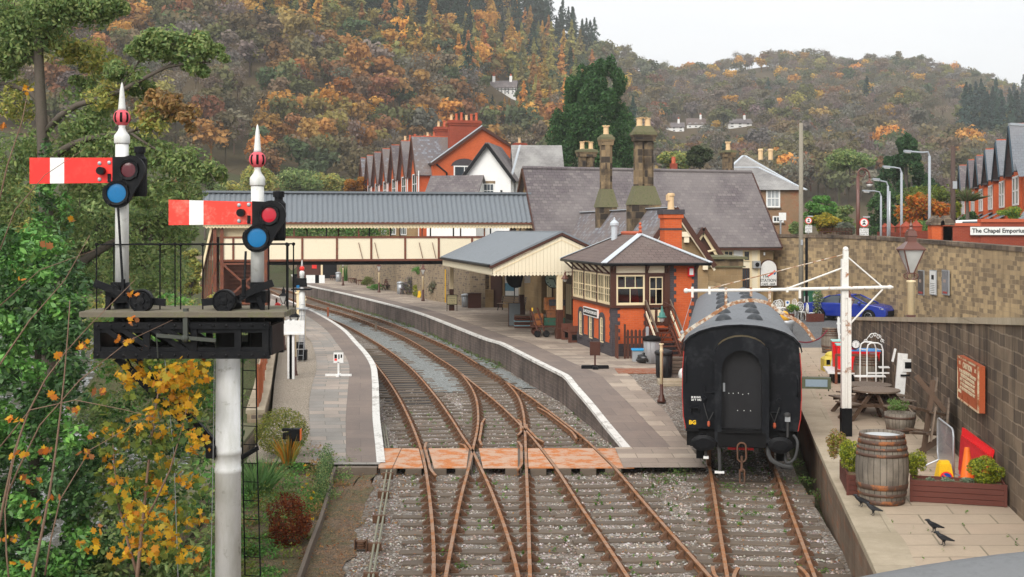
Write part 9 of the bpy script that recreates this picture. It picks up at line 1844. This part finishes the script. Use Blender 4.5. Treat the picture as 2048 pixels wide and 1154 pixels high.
shrub('grey_bush', 'big rounded grey green bush against the rubble wall by the yellow ladder', pb(880, 601), .95, 1.5, [(.13, .16, .09), (.18, .20, .12), (.10, .085, .05)], 4200, .05); shrub('flower_tub_plant', 'purple flowered shrub in a tub beside the backless bench', pb(818, 590), .65, 1.5, [(.13, .15, .08), (.20, .15, .24), (.17, .18, .11)], 2200, .045, 'plant'); shrub('small_bush', 'low yellow green bush in a stone trough on the far platform', pb(736, 575), .6, 1.0, [(.16, .21, .06), (.24, .26, .08)], 1600, .05, 'bush'); shrub('small_bush', 'bright green weeds at the foot of the middle far lamp post', pb(752, 580), .9, .5, GRN, 1200, .05, 'bush'); shrub('standard_tree', 'small lollipop clipped tree behind the lamp nearest the grey bush', pb(836, 594)+V((0, 0, 1.65)), .5, .7, GRN, 1200, .05, 'tree'); tuft('wall_palm', 'spiky green palm plant against the wall behind the benches', pb(692, 562)+V((0, .3, 0)), 70, 2.3, .35, GRN, 3)
shrub('flower_bush', 'yellow flowering plant in the planter below the parking notice', gp(1588, 641, .9)+V((0, .2, .4)), .35, .5, GRN+[(.6, .5, .05)], 700, .05, 'plant'); shrub('flower_bush', 'tall bush with white blossoms in front of the green cabinet', gp(1637, 641, .9)+V((0, .2, .4)), .42, 1.35, OLV+[(.5, .5, .42)], 900, .05, 'plant'); shrub('yellow_plant', 'pale yellow tall flowers beside the yellow cone on the far platform', pb(832, 593), .35, .9, LIME, 500, .05, 'plant')
def cypress(name, label, px, py0, py1, Y, rpx, cols, n, size, tops=((0, 1.0),), sq=1.0, nb=90):
 b = at(px, py0, Y); h = (py0-py1)*Y/F; r = rpx*Y/F; cl = []
 for k in range(nb):
  t_ = RNG.random()**.8; ox, hh = tops[RNG.integers(len(tops))]; z = t_*h*hh; rr = r*(math.sin(math.pi*min(1, (.30+.70*t_)))**.75)*(1 if t_ > .25 else .85+.6*t_)+r*.06; a = RNG.random()*6.28; k2 = RNG.uniform(.55, 1.0); q = r*.20*(1.1-.5*t_)
  cl.append((b+V((ox*r*t_+math.cos(a)*rr*k2, math.sin(a)*rr*k2*sq, z)), (q, q, q*1.7), n//nb, cols))
 return leafy(name, label, 'tree', b, cl, size, 'leaf', None, [([b-V((0, 0, 2)), b+V((0, 0, h*.8))], (.5, .1))], up=-.4)
cypress('cypress_tree', 'huge dense dark green cypress behind the station roof and chimneys', 1188, 420, 128, 112, 92, [(.055, .13, .045), (.075, .16, .055), (.035, .085, .03), (.09, .18, .06)], 60000, .14, ((-.22, .95), (.22, 1.02), (0, .92)), nb=240)
cypress('conifer_tree', 'tall dark green conifer behind the street lamps', 1812, 470, 278, 120, 58, [(.05, .12, .045), (.08, .16, .06), (.035, .085, .035)], 17000, .15); cypress('conifer_tree', 'darker lower conifer left of the tall one behind the street lamps', 1772, 480, 370, 112, 38, DKG, 6000, .14)
for px, p0, p1, Y, r, cols, lab in ((1848, 480, 384, 84, 66, [(.62, .17, .02), (.55, .24, .03), (.45, .12, .02), (.30, .20, .04)], 'bright orange leaved tree behind the upper road wall'), (1650, 482, 418, 84, 38, [(.50, .36, .03), (.38, .32, .04), (.25, .25, .04)], 'golden yellow bush between the two road signs'), (1640, 475, 386, 92, 36, GRN, 'bright green bush behind the golden bush'), (1596, 480, 440, 84, 22, OLV, 'grey green bush below the creeper covered house'), (1684, 480, 404, 98, 36, OLV, 'dull green tree behind the crook lamp'), (1690, 480, 445, 82, 24, [(.15, .17, .12), (.20, .21, .16)], 'silvery shrub left of the crook lamp'), (1860, 425, 372, 104, 66, [(.22, .27, .05), (.15, .20, .04)], 'yellow green trees behind the orange tree'), (1940, 480, 420, 78, 26, DKG, 'dark evergreen shrub beside the palm'), (1700, 350, 300, 170, 60, OLV, 'olive tree mass beyond the old lamp'), (1400, 345, 290, 130, 34, [(.05, .075, .03), (.07, .09, .035)], 'dark pine behind the right end of the station roof'), (1350, 350, 300, 150, 44, YOL+OLV, 'olive yellow tree behind the main station roof'), (715, 392, 352, 150, 34, [(.42, .20, .03), (.34, .15, .03)], 'orange tree beyond the far end of the brick terrace'), (600, 400, 335, 160, 60, OLV, 'green trees beyond the footbridge roof'), (655, 395, 340, 170, 40, YOL, 'yellow green tree beyond the footbridge roof'), (465, 470, 345, 140, 50, YOL, 'pale olive tree left of the footbridge roof end'), (410, 480, 320, 120, 52, OLV, 'green tree between the two signal posts, across the river'), (345, 490, 310, 130, 55, BRN+OLV, 'browning tree behind the lower red signal arm'), (560, 420, 350, 190, 46, BRN+YOL, 'rusty olive tree behind the lower signal post'), (520, 400, 330, 150, 50, YOL, 'yellow olive tree above the footbridge roof'), (1912, 470, 360, 100, 12, LIME, 'thin yellow conifer at the end of the right terrace')):
 rnd_tree('tree' if p0-p1 > 45 else 'bush', lab, px, p0, p1, Y, r, cols, .0011*Y+.03, 3600, trunk=.15, nb=22)
t = tuft('cabbage_palm', 'spiky headed cabbage palm in front of the right brick terrace', at(1934, 402, 74), 260, 1.0, 1.5, [(.10, .15, .05), (.16, .19, .08), (.20, .17, .08)], 2.6, 'palm'); mb = MU(BARK, True); mb.tube([(0, 0, -3.2), (.05, 0, -1.5), (0, 0, .1)], [.18, .13, .10], 8); mb.B('trunk', parent=t)
leafy('hedge', 'rough green hedge on the bank behind the footbridge opening', 'hedge', at(640, 480, 96), [(at(x, RNG.uniform(440, 482), 96), (1.2, .6, .8), 300, GRN+OLV) for x in np.arange(548, 760, 7)], .10, 'leaf', part='leaves')
HG = leafy('hedge', 'clipped green hedge on the far side of the upper road', 'hedge', at(1850, 470, 72), [(at(x, 455, 72), (.7, .6, .45), 500, OLV+GRN) for x in np.arange(1838, 1890, 9)], .06, 'leaf', part='leaves'); shrub('round_bush', 'small round bright green bush behind the emporium wall', at(2018, 440, 64), .7, .8, LIME+GRN, 1500, .05, 'bush')
rf_ = thing('iron_fence', 'dark spear topped iron fence along the upper road by the silvery shrub', 'fence', at(1640, 478, 80)); mb = MU(BROWN); [mb.tube([((px-1640)*80/F, 0, -1), ((px-1640)*80/F, 0, .75)], .025, 4) for px in range(1640, 1706, 3)]; mb.beam((0, 0, .5), (65*80/F, 0, .5), .04, .05); mb.B('bars', parent=rf_)
def tpl(kind, v):
 P = []; b3 = lambda *c: np.array([c])
 if kind == 'broad' or kind == 'bare':
  n = 380 if kind == 'broad' else 210; cs = []; h = 12.0
  for k in range(11): u = unit(1)[0]*(.35+.65*RNG.random()); cs.append((u[0]*3.6, u[1]*3.6, 7.6+u[2]*3.3))
  for c in cs: m = n//11; p, u = blob(c, (1.9, 1.9, 1.5), m, .45); sh = 1+.22*(RNG.random(m)-.5); P.append(leaf_arrays(p, RNG.uniform(.30, .56, m) if kind == 'broad' else .28, np.tile(sh[:, None], (1, 3)), 'quad', u+RNG.normal(size=(m, 3))*.5+np.array([0, 0, .35])))
  lines = [((0, 0, 0), (0, 0, 6.5), .28)]+[((0, 0, 3.5+.2*j), tuple(np.array(c)*1.05), .10) for j, c in enumerate(cs)]
  if kind == 'bare':
   for c in cs:
    for _ in range(7): d = unit(1)[0]; d[2] = abs(d[2]); lines.append((c, tuple(np.array(c)+d*2.3), .05))
  wc = (1.25, 1.15, 1.05) if kind == 'bare' else (.6, .55, .5)
 else:
  h = 15.5; n = 360 if kind == 'larch' else 420
  t_ = RNG.random(n)**.75; a = RNG.random(n)*6.28; r = (3.7 if kind == 'larch' else 4.3)*(1-t_)**.85*(.45+.55*RNG.random(n))*(.8+.35*np.sin(t_*26+v)); p = np.stack([np.cos(a)*r, np.sin(a)*r, 2+t_*(h-2)-r*.18], 1); sh = 1+.3*(RNG.random(n)-.5); nr = np.stack([np.cos(a)*.6, np.sin(a)*.6, np.full(n, .8)], 1)+RNG.normal(size=(n, 3))*.35
  P.append(leaf_arrays(p, .55*(1.25-.6*t_), np.tile(sh[:, None], (1, 3)), 'quad' if kind == 'larch' else 'tri', nr)); lines = [((0, 0, 0), (0, 0, h*.9), .2)]; wc = (.6, .5, .45)
 for a, b, r in lines:
  a, b = np.array(a, float), np.array(b, float); s = np.cross(b-a, (0, 1, .1)); s = s/np.linalg.norm(s)*r; s2 = np.cross(b-a, s); s2 = s2/np.linalg.norm(s2)*r
  for q in (s, s2): P.append((np.stack([a-q, a+q, b+q*.4, b-q*.4]), np.tile(np.array(wc)*.9, (4, 1)), 4))
 return P
KINDS = {k: [tpl(k, v) for v in range(4)] for k in ('broad', 'bare', 'larch', 'spruce')}
TCOL = {'orange': (0.42, 0.205, 0.065), 'rust': (0.27, 0.135, 0.065), 'brown': (0.19, 0.145, 0.08), 'olive': (0.165, 0.155, 0.066), 'green': (0.095, 0.125, 0.055), 'grey': (0.215, 0.185, 0.145), 'gold': (0.6, 0.33, 0.07), 'yellowgreen': (0.32, 0.27, 0.085), 'dark': (0.031, 0.061, 0.04), 'bluegreen': (0.041, 0.08, 0.063), 'crimson': (0.212, 0.039, 0.037)}
def zone(px, py):
 r = RNG.random()
 top = interp([(500, -60), (680, 12), (760, 62), (830, 30), (880, 60), (930, 80), (985, 60), (1010, 30), (1120, 90), (1185, 105)], px)
 if px < 1190 and py < top: return ('spruce', 'dark') if r < .9 else ('larch', 'gold')
 lo = interp([(300, 20), (450, 60), (600, 100), (800, 150), (950, 200), (1050, 270), (1130, 250), (1190, 190)], px)
 if 300 < px < 1185 and py < lo: return ('larch', ('gold', 'yellowgreen', 'yellowgreen', 'gold', 'orange')[RNG.integers(5)]) if r < .5 else ('broad', ('gold', 'yellowgreen', 'olive', 'green')[RNG.integers(4)]) if r < .92 else ('spruce', 'dark')
 if px > 1860 and 205 < py < 300:
  if 1925 < px and py > 232: return ('spruce', 'bluegreen') if r < .8 else ('broad', 'olive')
  return None if r < .93 else ('bare', 'grey')
 if 1465 < px < 1545 and 138 < py < 168: return None if r < .85 else ('broad', 'brown')
 if px > 1240:
  if r < .012 and py > 190: return ('spruce', 'bluegreen')
  if r < .05: return ('broad', 'gold')
  if r < .42: return ('bare', 'grey')
  return ('broad', ('brown', 'grey', 'olive', 'brown', 'green', 'brown', 'olive', 'olive', 'rust', 'yellowgreen', 'grey')[RNG.integers(11)])
 hot = max(math.exp(-((px-cx)/90)**2-((py-cy)/80)**2) for cx, cy in ((620, 210), (720, 180), (860, 270), (770, 240), (250, 50), (560, 330), (1080, 240)))
 if RNG.random() < hot*.6: return ('broad', ('orange', 'rust', 'orange', 'gold')[RNG.integers(4)])
 if r < .22: return ('bare', 'grey')
 return ('broad', ('brown', 'olive', 'brown', 'green', 'yellowgreen', 'olive', 'grey', 'olive', 'brown', 'rust')[RNG.integers(10)])
HT = []
HPX = [(966, 1042, 190, hill_at(1003, 188)), (1318, 1382, 266, hill_at(1348, 264)), (1362, 1420, 258, hill_at(1392, 256)), (1448, 1514, 258, hill_at(1480, 256))]
Yb = 228.0
while Yb < 960:
 sp = lerp(6.2, 9.5, sstep(230, 700, Yb)); xw = 1.05*Yb*1024/F+30
 for xx in np.arange(-xw-10, xw+10, sp):
  X, Y = xx+RNG.uniform(-.45, .45)*sp, Yb+RNG.uniform(-.45, .45)*sp; px = CX+F*X/Y
  if not -60 < px < 2110 or Y > interp(RIDGE, px)+16: continue
  z = ground_z(X, Y); py = HY-(z-H)*F/Y
  if py > (500 if px < 640 else 415) or py < -70: continue
  hs = [(t_, Yh) for a, b, t_, Yh in HPX if a < px < b and Y < Yh+6]
  lim = min([max(.2, (py-t_-1)*Y/F/15) for t_, Yh in hs] or [9])
  if lim <= .2: continue
  k = zone(px, py-10)
  if k: HT.append((Y, X, z, px, k, lim))
 Yb += sp*.9
HT.sort(key=lambda q: q[0]*(1 if q[4][0] != 'spruce' else .95))
print('hill trees', len(HT))
TM = {}; NIND = 0; acc_v = []; acc_c = []; acc_k = []
KN = {'broad': 'broadleaf tree', 'bare': 'nearly bare tree', 'larch': 'larch', 'spruce': 'spruce'}; CN_ = {'gold': 'golden', 'yellowgreen': 'yellow green', 'bluegreen': 'blue green', 'grey': 'grey brown', 'dark': 'dark green'}
for Y, X, z, px, (kind, cn), lim in HT:
 v = int(RNG.integers(4)); sc = RNG.uniform(.72, 1.22)*(1.0 if kind != 'spruce' else 1.1)*(.8 if Y < 300 else 1); sc = min(sc, lim); a = RNG.random()*6.28; col = np.array(TCOL[cn])*(1+RNG.uniform(-.25, .25))*(1+RNG.uniform(-.12, .12, 3)); szz = sc*RNG.uniform(.85, 1.15)
 if NIND < 300 and -20 < px < 2070 and not (1040 < px < 1560 and Y < 262):
  if (kind, v) not in TM: TM[(kind, v)] = cloud_mesh(kind+'_foliage', KINDS[kind][v], HILLLEAF)
  o = bpy.data.objects.new('hillside_tree' if kind in ('broad', 'bare') else kind+'_tree', TM[(kind, v)]); COL.objects.link(o); o.location = (X, Y, z-.3); o.rotation_euler = (0, 0, a); o.scale = (sc, sc, szz); o.color = tuple(col)+(1,)
  tag(o, '%s %s standing on the wooded hillside' % (CN_.get(cn, cn), KN[kind]), 'tree', '%s %s trees on the wooded hillside' % (CN_.get(cn, cn), KN[kind])); NIND += 1
 else:
  ca_, sa_ = math.cos(a), math.sin(a)
  for pv, pc, k in KINDS[kind][v]:
   acc_v.append(np.stack([(pv[:, 0]*ca_-pv[:, 1]*sa_)*sc+X, (pv[:, 0]*sa_+pv[:, 1]*ca_)*sc+Y, pv[:, 2]*szz+z-.3], 1)); acc_c.append(pc*col); acc_k.append(k)
byk = {}
for v_, c_, k in zip(acc_v, acc_c, acc_k): byk.setdefault(k, ([], []))[0].append(v_); byk[k][1].append(c_)
o = cloud('hillside_woodland', [(np.concatenate(a), np.clip(np.concatenate(b), 0, 1), k) for k, (a, b) in byk.items()], HILLLEAF); tag(o, kind='stuff')
hz = bpy.data.materials.new('air'); hz.use_nodes = True; n_ = hz.node_tree; n_.nodes.clear(); ho = n_.nodes.new('ShaderNodeOutputMaterial'); pv = n_.nodes.new('ShaderNodeVolumePrincipled')
pv.inputs['Color'].default_value = (.93, .95, .97, 1); pv.inputs['Density'].default_value = .00030; pv.inputs['Anisotropy'].default_value = .2; n_.links.new(pv.outputs[0], ho.inputs['Volume'])
mb = MU(hz); mb.box(-1050, 1650, -70, 3100, -9, 290); o = mb.B('haze'); tag(o, kind='stuff')
SC.cycles.volume_bounces = 1
